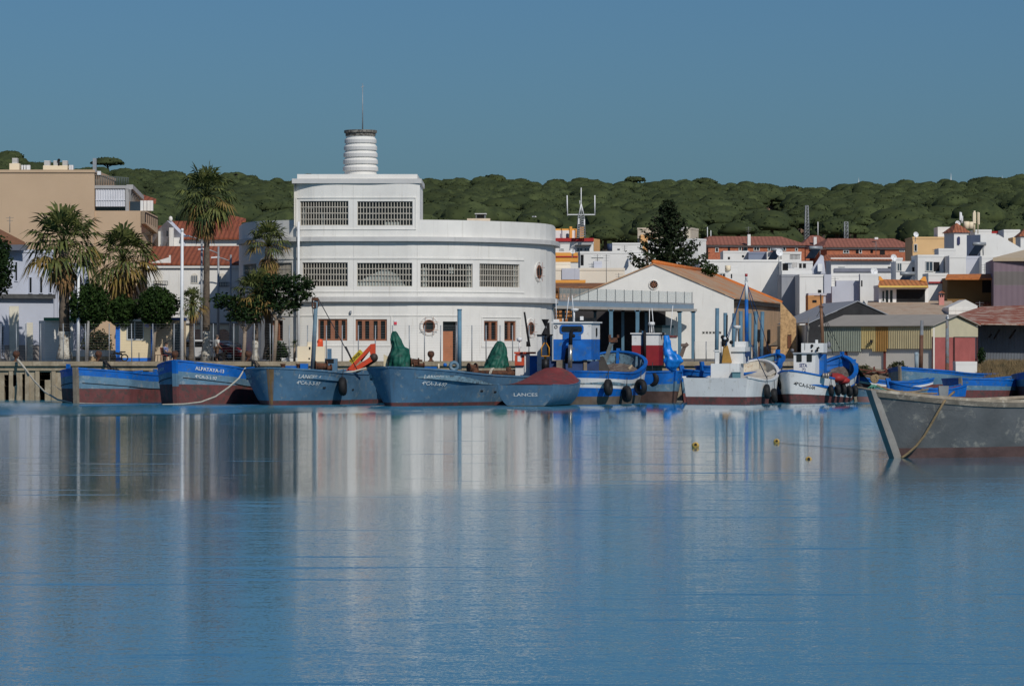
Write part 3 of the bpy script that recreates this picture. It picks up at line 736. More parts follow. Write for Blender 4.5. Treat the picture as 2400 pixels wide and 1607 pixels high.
def on_hull(h, t, u, v, side, off=.0, q0=0.0, q1=1.0):
    """the world point of a hull's side nearest to a photo position, with its outward normal"""
    m = Matrix.Translation(t.location) @ Matrix.Rotation(t.rotation_euler.z, 4, 'Z'); best = None
    for i in range(81):
        q = q0 + (q1-q0)*i/80
        for j in range(25):
            z = h.sheer(q)*j/24; w_ = m @ h.pt(q, z, side); e_ = (1200+w_.x*F/w_.y-u)**2 + (HV-(w_.z-H)*F/w_.y-v)**2
            if best is None or e_ < best[0]: best = (e_, q, z)
    _, q, z = best; p = m @ h.pt(q, z, side); q2 = min(1, q+.01); t1_ = (m @ h.pt(q2, z, side)) - (m @ h.pt(max(0, q2-.02), z, side))
    n = Vector((t1_.y, -t1_.x, 0)).normalized(); c = m @ h.pt(.5, z, side) - m @ Vector((h.pt(.5, z, side).x, 0, z))
    if n.dot(c) < 0: n = -n
    return p + n*off, n
def Yw(v): return F*H/(v-HV)     # distance of a waterline row
LETT = M('white_lettering', (0.72,0.72,0.70), 0.6, 0.12, 9, patch=(0.35,0.4,0.45), pa=0.22, psc=9)
DECKM = M('worn_deck', (0.17,0.14,0.12), 0.9, 0.35, 2, patch=(0.1,0.07,0.06), pa=.4, psc=3)
INB = M('inner_bulwark_blue', (0.16,0.26,0.32), 0.75, 0.25, 2, patch=(0.06,0.07,0.08), pa=.35, psc=3)
REDP = M('dull_red_paint', (0.21,0.042,0.04), 0.7, 0.25, 1.2, patch=(0.12,0.05,0.045), pa=.4, psc=2.5)
WHP = M('boat_white', (0.72,0.71,0.69), 0.55, 0.06, 0.9, streak=(0.42,0.36,0.30), sa=.42, patch=(0.5,0.48,0.45), pa=.12, psc=3)
GROUP_M = 'boats moored along the quay'
def standard_parts(h, t, bands, mats, bw=.45, rail_m=None, stem_m=None, inner_m=None, deck_m=None, rw=.2, strakes=(), strake_m=None, ribs=0, rib_m=None, stern_post=False, stem_up=.25, stem_w=.2, stem_z=None):
    b = MB(); h.shell(b, bands); hl = part('hull', b, mats, t, True)
    b = MB(); h.inner(b, bw); part('bulwark', b, inner_m or INB, t, True)
    b = MB(); h.deck(b, bw); part('deck', b, deck_m or DECKM, t, True)
    b = MB(); h.rail(b, rw); part('rail', b, rail_m or GBLUE, t, True)
    if stem_m:
        zs_ = stem_z or (); b = MB(); h.stem(b, stem_w, up=stem_up, zm=zs_); part('stem_post', b, stem_m, t, True)
        if stern_post: b = MB(); h.stem(b, stem_w, at=1, up=stem_up, zm=zs_); part('stern_post', b, stem_m, t, True)
    for d0, d1 in strakes:
        b = MB(); h.strake(b, d0, d1); part('rubbing_strake', b, strake_m or DARK, t, True)
    if ribs:
        b = MB(); h.ribs(b, bw, ribs); part('ribs', b, rib_m or GBLUE, t, True)
    return hl
def tyre(u, v, Y, r, yaw, label, hang=True, grp='tyre fenders hung on the boats'):
    """an old tyre hung as a fender; yaw turns its axis away from the viewer (degrees)"""
    p = P(u, v, Y); ax = Vector((math.sin(R(yaw)), -math.cos(R(yaw)), 0.05))
    t = root('tyre_fender', (p.x, p.y, p.z - r), label, 'tyre', grp)
    b = MB(); b.torus(p, ax, r*.68, r*.3, 20, 8); part('tyre', b, BLACK, t)
    if hang: b = MB(); b.tube([p + Vector((0,0,r*.9)), p + Vector((0.02,0.25,r*.9+.55))], .022, 5); part('rope', b, ROPED, t)
def htyre(h, t, side, u, v, r, turn, label, grp='tyre fenders hung on the boats'):
    p, n = on_hull(h, t, u, v, side); c = p + n*(r*.34*abs(math.cos(R(turn))) + r*.9*abs(math.sin(R(turn)))); c.z = p.z
    a = math.degrees(math.atan2(n.x, -n.y)) + turn; Y_ = c.y
    tyre(1200+c.x*F/Y_, HV-(c.z-H)*F/Y_, Y_, r, a, label, True, grp)
def rope(pts, r, label, m=None, sag=0.0, n=14, name='mooring_rope', cat='rope', grp='mooring ropes'):
    a = [Vector(p) for p in pts]; out = []
    for i in range(len(a)-1):
        for k in range(n): f = k/n; q = a[i].lerp(a[i+1], f); q.z -= sag*4*f*(1-f); out.append(q)
    out.append(a[-1]); b = MB(); b.tube(out, r, 6); return solo(name, b, m or ROPE, label, cat, grp)

# --- the two wooden barges and the two steel ones, bows to the river
YA = Yw(944.5)
h1 = Hull(12.0, 5.3, 2.22, 1.75, 1.95, rk=.12, sd=.22, qd=.88, qw=.95, flare=.92, tw=.7, sa=.3, pd=1.35)
t1 = boat_root('wooden_barge', 179, YA, 24, 'blue wooden boat with a dark red bottom, leftmost at the quay', GROUP_M)
b4 = [('z',.95,.8,0), ('d',.40,.40,1), ('d',0,0,2)]
standard_parts(h1, t1, b4, [BOOT, GBLUE, BLUE], rail_m=BLUE, stem_m=WOOD, strakes=[(.86,.9)], stem_up=.12, stem_w=.36)


b = MB()
for q, sd_ in ((.07,-1),(.5,1),(.56,1)):
    p = h1.pt(q, h1.sheer(q), sd_, .12); b.box(p.x-.14, p.x+.14, p.y-.09, p.y+.09, p.z-.1, p.z+.42)
    part('bitt', b, BLUE, t1, True); b = MB()
YB = Yw(947)
h2 = Hull(14.0, 5.7, 2.74, 1.95, 2.2, rk=.2, sd=.2, qd=.85, qw=.95, flare=.86, tw=.7, sa=.3, pd=1.35)
t2 = boat_root('wooden_barge', 413, YB, 25, 'blue wooden boat lettered ALPATAYA-13 with a bright blue top plank', GROUP_M)
standard_parts(h2, t2, [('z',1.28,.85,0), ('d',.62,.42,1), ('d',0,0,2)], [BOOT, GBLUE, BLUE], rail_m=BLUE, stem_m=[BOOT, GBLUE, BLUE], strakes=[(.98,1.02)], stem_up=.05, stem_w=.36, stem_z=(1.25, 2.1))
def letter(h, t, rows):
    for body, size, q, d, side, bold in rows: b = MB(); h.text(b, body, size, q, d, side, bold); part('lettering', b, LETT, t, True)
letter(h2, t2, (('ALPATAYA-13',.31,.05,.42,1,.02),('4ªCA-3-1-97',.28,.05,.92,1,.018),('ALPATAYA',.27,.06,.42,-1,.02),('CA-3-1',.25,.07,.9,-1,.018),('ALPATAYA-13',.22,.5,.30,1,.02)))
YC = Yw(949)
h3 = Hull(15, 6.3, 2.28, 1.88, 2.1, rk=.3, sd=.21, qd=.6, qw=1.0, flare=.78, tw=.6, sa=.3, pd=1.9, sm=.5, sdw=.42, pdw=1.6)
t3 = boat_root('steel_barge', 634, YC, 25, 'rust streaked grey blue steel barge lettered LANCES-4 with a red folding crane', GROUP_M)
standard_parts(h3, t3, [('z',.28,.28,0), ('d',0,0,1)], [BOOT, STEELB], bw=.5, rail_m=STEELB, rw=.18, inner_m=STEELB)
letter(h3, t3, (('LANCES-4',.34,.05,.5,1,.014),('4ªCA-3-3-97',.31,.05,.88,1,.012),('LANCES-4',.27,.05,.48,-1,.01),('CA-3-3-97',.25,.055,.82,-1,.01)))
def rust_run(h, t, q0, q1, d0, d1, side):
    b = MB(); n = 12; vs = []
    for i in range(n+1):
        for j in range(7):
            q = q0 + (q1-q0)*j/6; z = (h.sheer(q)-d0)*(1-i/n) + (h.sheer(q)-d1)*i/n
            p = h.pt(q, z, side, -.012); vs.append(p)
    b.add(vs, [(i*7+j, i*7+j+1, (i+1)*7+j+1, (i+1)*7+j) for i in range(n) for j in range(6)], 0, True); part('rust_streak', b, RUSTS, t, True)
RUSTS = M('rust_run', (0.19,0.115,0.05), 0.9, 0.35, 2, streak=(0.085,0.15,0.24), sa=.62)
rust_run(h3, t3, 0.0, .0028, .0, 2.25, 1); rust_run(h3, t3, 0.0, .0008, 0, 2.25, -1)
YD = Yw(951.5)
h4 = Hull(18, 6.9, 2.36, 1.72, 2.1, rk=.3, sd=.19, qd=.6, qw=1.0, flare=.78, tw=.6, sa=.3, pd=1.9, sm=.62, sdw=.4, pdw=1.6)
t4 = boat_root('steel_barge', 918, YD, 33, 'long grey blue steel barge lettered LANCES-3 below two green tarpaulins', GROUP_M)
standard_parts(h4, t4, [('z',.22,.22,0), ('d',0,0,1)], [BOOT, STEELB], bw=.55, rail_m=STEELB, rw=.18, inner_m=INB, ribs=22, rib_m=STEELB)
letter(h4, t4, (('LANCES-3',.34,.05,.55,1,.016),('4ªCA-3-4-97',.31,.05,.93,1,.014),('LANCES3',.26,.05,.48,-1,.01),('CA-3-4-9',.24,.05,.82,-1,.01)))
for h, t, L_ in ((h3, t3, (.16,.27,.38)), (h4, t4, (.30,.38,.46))):      # scuppers
    for q in L_:
        b = MB(); p = h.pt(q, h.sheer(q)-.98, 1, -.01); p2 = h.pt(q+.014, h.sheer(q)-.98, 1, -.01); d = p2-p; n = Vector((-d.y, d.x, 0)).normalized()
        b.obox((p+p2)/2, d/2, n*.015, (0,0,.05)); part('scupper', b, DARK, t, True)
# gear on LANCES-4
def drum(b, c, ax, r, L_, m=0):
    c = Vector(c); ax = Vector(ax).normalized(); b.tube([c-ax*L_/2, c+ax*L_/2], r*.62, 14, m)
    for s_ in (-1, 1): b.tube([c+ax*s_*(L_/2-.06), c+ax*s_*L_/2], r, 16, m, False)
y = 253.0
b = MB(); b.tube([P(733,866,y), P(741,700,y)], [.15,.12], 10); m_ = part('mast', b, M('mast_blue_rust', (0.16,0.25,0.31), .7, .2, 2, streak=(0.17,0.075,0.04), sa=.55), t3)
b = MB(); b.box(*sorted((X(731,y),X(746,y))), y-.2, y+.2, Z(704,y), Z(697,y)); b.tube([P(732,700,y),P(732,720,y),P(740,726,y)], .05); b.tube([P(745,700,y),P(746,716,y),P(741,724,y)], .05); b.box(X(736,y), X(742,y), y-.16,y+.16, Z(722,y), Z(708,y)); part('block', b, RUST, m_)
b = MB(); b.tube([P(731,704,y), P(735,760,y), P(734,850,y)], .025, 5); b.tube([P(746,700,y), P(838,868,y+1)], .03, 5); b.tube([P(810,812,y+.7), P(824,842,y+.8)], .06, 6); part('stay', b, ROPED, t3)
b = MB(); drum(b, P(752,858,y), (1,.3,0), .36, .8); drum(b, P(768,862,y+.4), (1,.3,0), .25, .5); part('winch', b, RUST, t3)
for u in (663,700): b = MB(); b.tube([P(u,868,y), P(u,853,y)], [.12,.12], 10); b.tube([P(u,856,y), P(u,852,y)], [.17,.17], 10); part('bollard', b, RUST, t3)
b = MB(); b.box(X(669,y), X(697,y), y, y+.8, 1.7, Z(857,y)); b.box(X(704,y), X(722,y), y-.3, y+.5, 1.7, Z(852,y)); part('tarp', b, BLUE, t3)
b = MB(); b.box(X(762,y+1), X(791,y+1), y+.6, y+1.4, 1.6, Z(840,y+1)); b.box(X(767,y+1), X(777,y+1), y+1.0, y+1.1, Z(840,y+1), Z(817,y+1)); part('control_box', b, STEELB, t3)
b = MB(); b.box(X(763,y+1), X(783,y+1), y+.58, y+.6-.002, Z(851,y+1), Z(841,y+1)); part('control_panel', b, DARK, t3)
ORNG = M('crane_red_orange', (0.62,0.07,0.025), .45, .1, 2, patch=(0.3,0.06,0.04), pa=.15, psc=4)
y = 254.5
cr = MB(); q = [P(811,868,y), P(869,806,y), P(880,805,y), P(880,832,y), P(869,834,y), P(866,822,y), P(822,868,y)]
cr.extr([p for p in q], (0,.28,0)); c_ = part('crane', cr, ORNG, t3)
b = MB(); b.extr([P(820,868,y-.1), P(867,836,y-.1), P(876,844,y-.1), P(838,868,y-.1)], (0,.36,0)); part('boom', b, ORNG, c_)
b = MB(); b.ell(P(876,838,y+.1), .28, .3, .3); b.beam(P(878,845,y+.4), P(834,872,y+.4), .2); b.beam(P(866,820,y+.45), P(846,846,y+.45), .12); part('knuckle', b, M('greasy_joint',(0.05,0.035,0.03),.6,.4,5), c_)
b = MB(); a = P(825.5,852.5,y-.006) ; e = P(851.5,826,y-.006); ax = (e-a).normalized(); up = Vector((-ax.z,0,ax.x)); b.add([a, e, e+up*.30, a+up*.30], [(0,1,2,3)]); part('label_plate', b, M('label_yellow',(0.62,0.46,0.03),.5), c_)
b = MB(); text_on(b, 'PALFINGER', .25, a + ax*.02 + up*.06 - Vector((0,.006,0)), ax*.66, up, .03); part('lettering', b, DARK, c_)
b = MB(); b.ell(P(750,801,255.5), .2, .2, .2); b.box(X(744,255.5),X(757,255.5),255.3,255.7,Z(812,255.5),Z(803,255.5)); part('orange_float', b, M('float_orange',(0.8,0.10,0.03),.5), t3)
htyre(h3, t3, 1, 789, 906, .62, 28, 'large black tyre hung on the side of the barge lettered LANCES-4')
# gear on LANCES-3
y = 253.5
GREEN = M('green_tarpaulin', (0.012,0.11,0.075), .6, .3, 1.2, patch=(0.01,0.06,0.045), pa=.4, psc=2.2, bump=.5, bsc=3)
def tarp(outline, y0, dep, lab, seed):
    """a cloth thrown over a crane: lofted from a silhouette (u, v) into a round, folded bag"""
    left, right = outline; b = MB(); nn = 30; k = 44; vs = []
    vt, vb = left[0][1], left[-1][1]
    for i in range(nn+1):
        v = vt + (vb-vt)*i/nn; ul = float(np.interp(v, [q[1] for q in left], [q[0] for q in left])); ur = float(np.interp(v, [q[1] for q in right], [q[0] for q in right]))
        cx = (X(ul,y0)+X(ur,y0))/2; rx = max(.02, (X(ur,y0)-X(ul,y0))/2)
        for j in range(k):
            a = 2*math.pi*j/k; f = 1 + (.14*abs(math.sin(6.5*a + seed + i*.05)) + .08*math.sin(13*a+i*.3) - .08)*min(1, i/8+.2) + .16*noise.noise(Vector((math.cos(a)*2.2, math.sin(a)*2.2, i*.22+seed)))
            f2 = f if abs(math.sin(a)) > .3 else 1 + (f-1)*.55
            vs.append((cx + rx*math.cos(a)*f2, y0 + min(dep, rx*1.1+.1)*math.sin(a)*f, Z(v, y0)))
    b.add(vs, [(i*k+j, (i+1)*k+j, (i+1)*k+(j+1)%k, i*k+(j+1)%k) for i in range(nn) for j in range(k)] + [tuple(range(k))], 0, True)
    solo('covered_crane', b, GREEN, lab, 'tarpaulin', 'green tarpaulins over deck cranes')
tarp(([(920,776),(917,782),(915,795),(918,812),(916,822),(909,836),(910,860)], [(928,776),(932,780),(940,797),(948,812),(960,818),(961,835),(960,860)]), y, 1.0, 'taller dark green tarpaulin bundled over a crane, under the brown windows', 1.0)
tarp(([(1166,799),(1160,806),(1150,824),(1141,842),(1133,862)], [(1174,799),(1182,803),(1187,818),(1190,840),(1192,862)]), 258.0, 1.2, 'shorter green tarpaulin draped over a crane, right of the tall blue post', 4.0)
b = MB(); b.extr([P(899,830,y), P(908,835,y), P(908,866,y), P(899,866,y)], (0,.2,0)); part('board', b, M('pale_board',C(190,175,145)), t4)
b = MB(); drum(b, P(972,848,y), (1,.2,0), .26, .55); b.tube([P(966,842,y),P(990,845,y)], .07); drum(b, P(982,855,y), (1,.2,0), .18, .7); part('winch', b, RUST, t4)
y = 255.5
b = MB(); b.torus(P(1064,858,y), (0.2,-1,0), .24, .12, 16, 8); part('fairlead', b, GBLUE, t4)
b = MB(); b.ell(P(1043,855,y), .13, .13, .13); part('float', b, BLUE, t4)
b = MB(); b.box(X(994,y), X(1024,y), y-.2, y+.3, Z(866,y), Z(859,y)); part('hatch', b, BLUE, t4)
b = MB(); b.tube([P(1028,866,y),P(1028,852,y)], .06); part('stanchion', b, CREAM, t4)
y = 257.0
b = MB(); drum(b, P(1107,862,y), (1,.5,0), .34, .55); b.tube([P(1114,862,y),P(1112,878,y)], [.22,.3], 10); part('winch', b, RUST, t4)
b = MB(); b.tube([P(1118,874,y),P(1206,874,y)], .18, 10); b.tube([P(1192,876,y),P(1192,860,y)], .17, 10); b.tube([P(1152,884,y),P(1152,872,y)], .13, 8); part('pipe', b, RUST, t4)
b = MB(); b.tube([P(1146,884,y-.6),P(1148,872,y-.5),P(1152,864,y-.4),P(1158,863,y-.3)], .06); b.tube([P(1149,878,y-.6),P(1153,866,y-.5),P(1156,864,y-.3)], .05); part('rope_coil', b, ROPE, t4)
b = MB(); b.box(X(1118,y+2), X(1145,y+2), y+1.6, y+2.6, Z(884,y+2), Z(874,y+2)); part('red_hatch', b, REDP, t4)
b = MB(); b.tube([P(1077,866,258.5),P(1077,727,258.5)], .14, 8); b.tube([P(1077,727,258.5),P(1077,724,258.5)], .16, 8); ps = solo('mooring_post', b, M('post_blue',(0.13,0.26,0.36),.6,.2,2,streak=(0.1,0.09,0.08),sa=.3), 'lone tall blue post standing right of the brown door', 'post', 'blue harbour posts')
# --- red decked workboat, stern to the river
YE = Yw(952.5)
h5 = Hull(8.0, 4.1, 1.75, 1.28, 1.32, rk=.5, srk=.2, sd=.5, sa=.2, tw=.86, flare=.25, dep=.22, qd=.5, qw=.7, sm=.7, rnd=1)
al = 17; Lx = h5.L
t5 = root('workboat', (0,0,0), 'small grey blue workboat with a red deck, its stern lettered LANCES', 'boat', GROUP_M)
t5.rotation_euler.z = R(90 - al); sx, sy = X(1226, YE), YE + .3
t5.location = (sx + math.sin(R(al))*Lx, sy + math.cos(R(al))*Lx, 0)
b = MB(); h5.shell(b, [('z',.1,.06,0), ('d',0,0,1)]); part('hull', b, [M('hull_weed',(0.09,0.1,0.09),.9,.3,2), STEELB], t5, True)
b = MB(); qs = h5.qs(); n = len(qs); vs = []
for q in qs:
    p = h5.pt(q, h5.sheer(q), 1, .03); hgt = .05 + .85*max(0, 1-abs(q-.22)/.42)**1.1 + .22*max(0, 1-abs(q-.62)/.3)
    for k in (1,.66,.33,0,-.33,-.66,-1): vs.append((p.x, p.y*k, h5.sheer(q) + .004 + hgt*(1-k*k)**.8))
b.add(vs, [(i*7+j, (i+1)*7+j, (i+1)*7+j+1, i*7+j+1) for i in range(n-1) for j in range(6)], 0, True); part('deck', b, REDP, t5, True)
b = MB(); h5.rail(b, .1, .05, .02); part('rail', b, STEELB, t5, True)
vs, fs = text2d('LANCES', .29, .012); wd = max(v[0] for v in vs)
b = MB(); pz = h5.pt(1, .72, 1)
for_v = [(h5.pt(1, .62 + hh, 1).x - .02, -(a*1.5 - wd*1.5/2), .62 + hh) for a, hh in vs]; b.add(for_v, fs); part('lettering', b, LETT, t5, True)
b = MB(); b.box(X(1306,255),X(1318,255),254.8,255.6,Z(886,255),Z(880,255)); part('vent', b, DARK, t5)
b = MB(); b.tube([P(1322,878,256),P(1335,868,256),P(1345,874,256)], .07); b.ell(P(1340,876,256), .25,.25,.15); part('nets', b, RUST, t5)
tyre(1346, 936, 254.0, .42, 55, 'black tyre low on the bow of the small red decked workboat', False)
# cardinal buoy standing on the workboat
y = 253.2
t = root('cardinal_buoy', (X(1278,y), y, Z(887,y)), 'black and yellow cardinal buoy with two black cones standing on the red deck', 'buoy')
k = y/F; cx = X(1278,y)
b = MB()
for dx in (-6.5,0,6.5): b.tube([(cx+dx*k,y,Z(889,y)),(cx+dx*k,y,Z(868,y))], 4.2*k, 10)
part('float', b, M('buoy_yellow',(0.75,0.36,0.01),.5,.1,3), t)
b = MB(); b.tube([(cx,y,Z(869,y)),(cx,y,Z(841,y))], 8.8*k, 16); part('body', b, M('buoy_black',(0.012,0.012,0.013),.5,.3,3), t)
b = MB(); b.tube([(cx,y,Z(841,y)),(cx,y,Z(835,y))], 3*k, 8); b.box(cx-10*k,cx+10*k,y-10*k,y+10*k,Z(835,y),Z(833,y))
for sx_ in (-1,1):
    for sy_ in (-1,1): b.tube([(cx+sx_*9*k,y+sy_*9*k,Z(834,y)),(cx+sx_*9*k,y+sy_*9*k,Z(815,y)),(cx+sx_*2*k,y+sy_*2*k,Z(803,y))], 1.3*k, 6)
part('cage', b, M('buoy_cage',(0.62,0.26,0.02),.6,.2,4), t)
b = MB(); b.tube([(cx,y,Z(806,y)),(cx,y,Z(750,y))], .9*k, 6); b.ell((cx,y,Z(793,y)),3.4*k,3.4*k,3.6*k); b.lathe(cx,y,[(9.2*k,Z(783.5,y)),(.6*k,Z(766,y))],16); b.lathe(cx,y,[(.6*k,Z(766,y)),(9.2*k,Z(748,y))],16); part('topmark', b, DARK, t)
# --- blue and white trawler seen over its stern quarter, bow away
def away_root(name, u, Y, al, h, label, group=GROUP_M):
    """stern at (u, Y), bow pointing al degrees to the right of straight away"""
    t = root(name, (X(u,Y) + math.sin(R(al))*h.L, Y + math.cos(R(al))*h.L, 0), label, 'boat', group)
    t.rotation_euler.z = R(90 - al); return t
def wheelhouse(t, u0, u1, u2, y, dy, v0, vm, v1, lo, hi, roofm, roof_v=None, side=True):
    """front face u0-u1 at distance y, right side u1-u2 receding by dy; two-tone"""
    x0, x1, x2 = X(u0,y), X(u1,y), X(u2,y+dy); 
    poly = [(x0,y),(x1,y),(x2,y+dy),(x0 + (x2-x1)*.9, y+dy+.05)]
    b = MB(); b.prism(poly, Z(v1,y), Z(vm,y), 0); b.prism(poly, Z(vm,y)+.002, Z(v0,y), 1); o = part('wheelhouse', b, [lo, hi], t)
    cx = sum(p[0] for p in poly)/4; cy = sum(p[1] for p in poly)/4
    big = [(cx+(px-cx)*1.1, cy+(py-cy)*1.1) for px, py in poly]
    b = MB(); b.prism(big, Z(v0,y)+.003, Z(v0,y)+.09); part('roof', b, roofm, o); return o
YF = Yw(947)
h6 = Hull(9.6, 5.2, 3.3, 1.92, 2.05, rk=.3, srk=.4, sd=.28, sa=.26, tw=0, flare=.74, sm=.6, qd=.5, qw=.75)
t6 = away_root('fishing_boat', 1346, YF-1.0, 18, h6, 'blue and white fishing boat with a blue wheelhouse and a tall exhaust pipe')
standard_parts(h6, t6, [('z',.55,.5,0), ('d',.95,.98,1), ('d',.40,.36,2), ('d',0,0,3)], [M('grey_brown_bottom',(0.15,0.115,0.09),.9,.35,1.5,streak=(0.18,0.07,0.04),sa=.5), BLUE, WHP, BLUE], bw=.75, rail_m=BLUE, ribs=18, rib_m=GBLUE, stem_m=BLUE, stern_post=False, rw=.24)
y = 253.0
o = wheelhouse(t6, 1297, 1386, 1406, y, 2.4, 757, 795, 843, BLUE, WHP, WHP)
b = MB(); n = 24; vs = []
def rrect(u0,u1,v0,v1,r,y):
    out = []
    for cu, cv, a0 in ((u1-r,v0+r,-90),(u1-r,v1-r,0),(u0+r,v1-r,90),(u0+r,v0+r,180)):
        for k in range(5): a = R(a0+k*22.5); out.append(P(cu+r*math.cos(a), cv+r*math.sin(a), y))
    return out
b.extr(rrect(1312,1368,761,782,6,y-.06), (0,.055,0)); b.box(X(1319,y),X(1362,y),y-.05,y-.003,Z(795,y),Z(781,y)); part('window_surround', b, BLUE, o)
b = MB(); b.extr(rrect(1316,1364,764.5,778,4,y-.075), (0,.012,0)); part('window', b, GLASS, o)
b = MB(); xs = X(1398,y+1.4); b.box(xs-.02,xs+.06,y+1.2,y+1.6,Z(787,y),Z(768,y)); part('side_window', b, GLASS, o)
b = MB(); b.torus(P(1303,766,y-.02), (0,-1,0), .09, .02, 12, 6); part('hose_coil', b, DARK, o)
b = MB(); b.tube([P(1336,862,y-.9),P(1337,808,y-.9)], .14, 12); o = part('exhaust', b, M('bare_steel',(0.55,0.5,0.42),.3,.2,2,metal=.8), t6)
b = MB(); b.tube([P(1337,808,y-.9),P(1338,782,y-.9),P(1341,774,y-.9),P(1346,770.5,y-.9),P(1354,771,y-.9)], [.13,.12,.11,.1,.09], 10); b.ell(P(1344,787,y-.9),.12,.1,.13); part('elbow', b, DARK, o)
b = MB(); b.tube([P(1329,850,y-.3),P(1331,815,y-.3)], [.2,.12], 10); part('muffler', b, DARK, t6)
for u0, u1, y0_, y1_ in ((1304,1322,-.2,1),(1368,1376,.2,1),(1392,1396,1.6,1.9)): b = MB(); b.box(X(u0,y),X(u1,y),y+y0_,y+y1_,1.7,Z(843,y)); part('support', b, WOOD, t6)
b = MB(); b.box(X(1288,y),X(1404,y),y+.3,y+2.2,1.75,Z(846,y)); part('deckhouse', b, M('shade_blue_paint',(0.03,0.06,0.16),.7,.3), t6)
b = MB()
for u0,v0,u1,v1 in ((1304,750,1303,700),(1327,748,1333,696),(1345,748,1341,692)): b.tube([P(u0,v0,y+.8),P(u1,v1,y+.8)], .025, 5)
b.tube([P(1345,755,y+1),P(1345,725,y+1)], .07, 8); part('aerial', b, POLEW, t6)
b = MB(); b.lathe(X(1347,y+1),y+1,[(.05,Z(729,y)),(.24,Z(727,y)),(.26,Z(723,y)),(.05,Z(722,y))],14); b.box(X(1297,y),X(1311,y),y+.3,y+.7,Z(755,y),Z(748,y)); b.box(X(1360,y),X(1368,y),y+.6,y+.9,Z(750,y),Z(741,y)); b.tube([P(1319,754,y+.3),P(1319,746,y+.3)],.04,6); part('radar', b, WHP, t6)
y = 257.0
b = MB(); b.beam(P(1416,852,y),P(1432,806,y),.32,.25); b.beam(P(1432,806,y),P(1446,796,y),.2); part('gantry', b, M('gantry_grey',(0.13,0.15,0.15),.7,.3,3), t6)
b = MB(); b.box(X(1427,y),X(1447,y),y-.2,y+.2,Z(802,y),Z(791,y)); b.box(X(1426,y),X(1432,y),y-.22,y+.22,Z(791,y),Z(784,y)); b.box(X(1446,y),X(1451,y),y-.22,y+.22,Z(791,y),Z(784,y)); part('roller', b, RUST, t6)
b = MB(); b.extr([P(1402,868,y-.5),P(1405,836,y-.5),P(1414,834,y-.5),P(1430,868,y-.5)], (0,1.2,0)); part('hatch_screen', b, M('hatch_dark',(0.06,0.055,0.05),.8,.3), t6)
b = MB(); b.ell(P(1460,866,260.5), .95, 1.1, .5, 14, 8); part('net_pile', b, REDP, t6)
b = MB(); b.tube([P(1474,864,258.5),P(1500,839,261)], .09, 8); part('spar', b, M('pale_spar',(0.42,0.33,0.22),.7), t6)
for u, v, lab in ((1419,906,'tyre fender on the blue and white fishing boat, left of three'),(1452,922,'lowest tyre fender on the blue and white fishing boat, middle of three'),(1484,908,'tyre fender near the bow of the blue and white fishing boat'),(1516,888,'tyre fender between the blue and white boat and the red and white wheelhouse')):
    htyre(h6, t6, -1, u, v, .56, 50, lab)
# --- boat with the red and white wheelhouse, stern end to the right
h7 = Hull(10.5, 4.2, 3.0, 1.9, 2.0, rk=.4, srk=.3, sd=.4, sa=.4, tw=0, flare=.75, sm=.6)
YG = Yw(944)
t7 = root('fishing_boat', (0,0,0), 'blue and pale grey fishing boat with a dark red and white wheelhouse', 'boat', GROUP_M)
al7 = -38; t7.rotation_euler.z = R(90 - al7); t7.location = (X(1590,YG) + math.sin(R(al7))*h7.L, YG + math.cos(R(al7))*h7.L, 0)
standard_parts(h7, t7, [('z',.85,.75,0), ('d',.95,.75,1), ('d',0,0,2)], [M('brown_bottom',(0.10,0.06,0.05),.9,.35,1.5), GBLUE, BLUE], bw=.6, rail_m=BLUE, stem_m=[M('brown_bottom',(0.10,0.06,0.05),.9,.35,1.5), GBLUE, BLUE], stern_post=True, stem_up=.05, stem_z=(.8,1.4))
y = 264.5
o = wheelhouse(t7, 1481, 1544, 1556, y, 2.2, 783, 809, 856, M('wine_red_paint',(0.25,0.012,0.018),.55,.15,1.5), WHP, WHP)
b = MB(); text_on(b, '1', 1.35, P(1496,809,y-.01), (1,0,0), (0,0,1), .03); part('numeral', b, M('number_blue',(0.05,0.14,0.26),.6), o)
b = MB()
for u0,v0,u1,v1 in ((1533,783,1528,722),(1570,790,1577,716),(1522,783,1522,724)): b.tube([P(u0,v0,y+1),P(u1,v1,y+1)], .025, 5)
part('aerial', b, POLEW, t7)
b = MB(); b.lathe(X(1527,y+1),y+1,[(.06,Z(778,y)),(.06,Z(762,y)),(.22,Z(761,y)),(.22,Z(755,y)),(.05,Z(754,y))],12); part('radar', b, WHP, t7)
b = MB(); b.box(X(1498,y),X(1505,y),y+.4,y+.8,Z(782,y),Z(773,y)); b.box(X(1551,y),X(1559,y),y+.8,y+1.2,Z(786,y),Z(779,y)); b.tube([P(1511,838,y-.3),P(1511,774,y-.3)], .1, 8); part('floodlight', b, DARK, t7)
b = MB(); b.box(X(1570,y+1),X(1586,y+1),y+1,y+2.6,1.8,Z(822,y+1)); part('cabin', b, BLUE, t7)
b = MB(); b.box(X(1569,y+1),X(1586,y+1),y+.98,y+2.62,Z(822,y+1)+.003,Z(790,y+1)); part('cabin_window', b, M('cabin_white',C(185,182,176),.6), t7)
b = MB(); b.box(X(1566,y+1),X(1588,y+1),y+.9,y+2.7,Z(790,y+1)+.003,Z(786,y+1)); part('cabin_roof', b, REDP, t7)
TB = M('blue_tarpaulin', (0.01,0.20,0.66), .35, .2, 1.5, bump=.6, bsc=3)
b = MB(); vs = []; nn = 30; k = 36; yt = 256.8
Lf = [(1557,786),(1555,800),(1555,830),(1557,850),(1560,860),(1572,868)]; Rt = [(1566,786),(1572,800),(1574,820),(1592,832),(1601,845),(1592,858),(1576,869)]
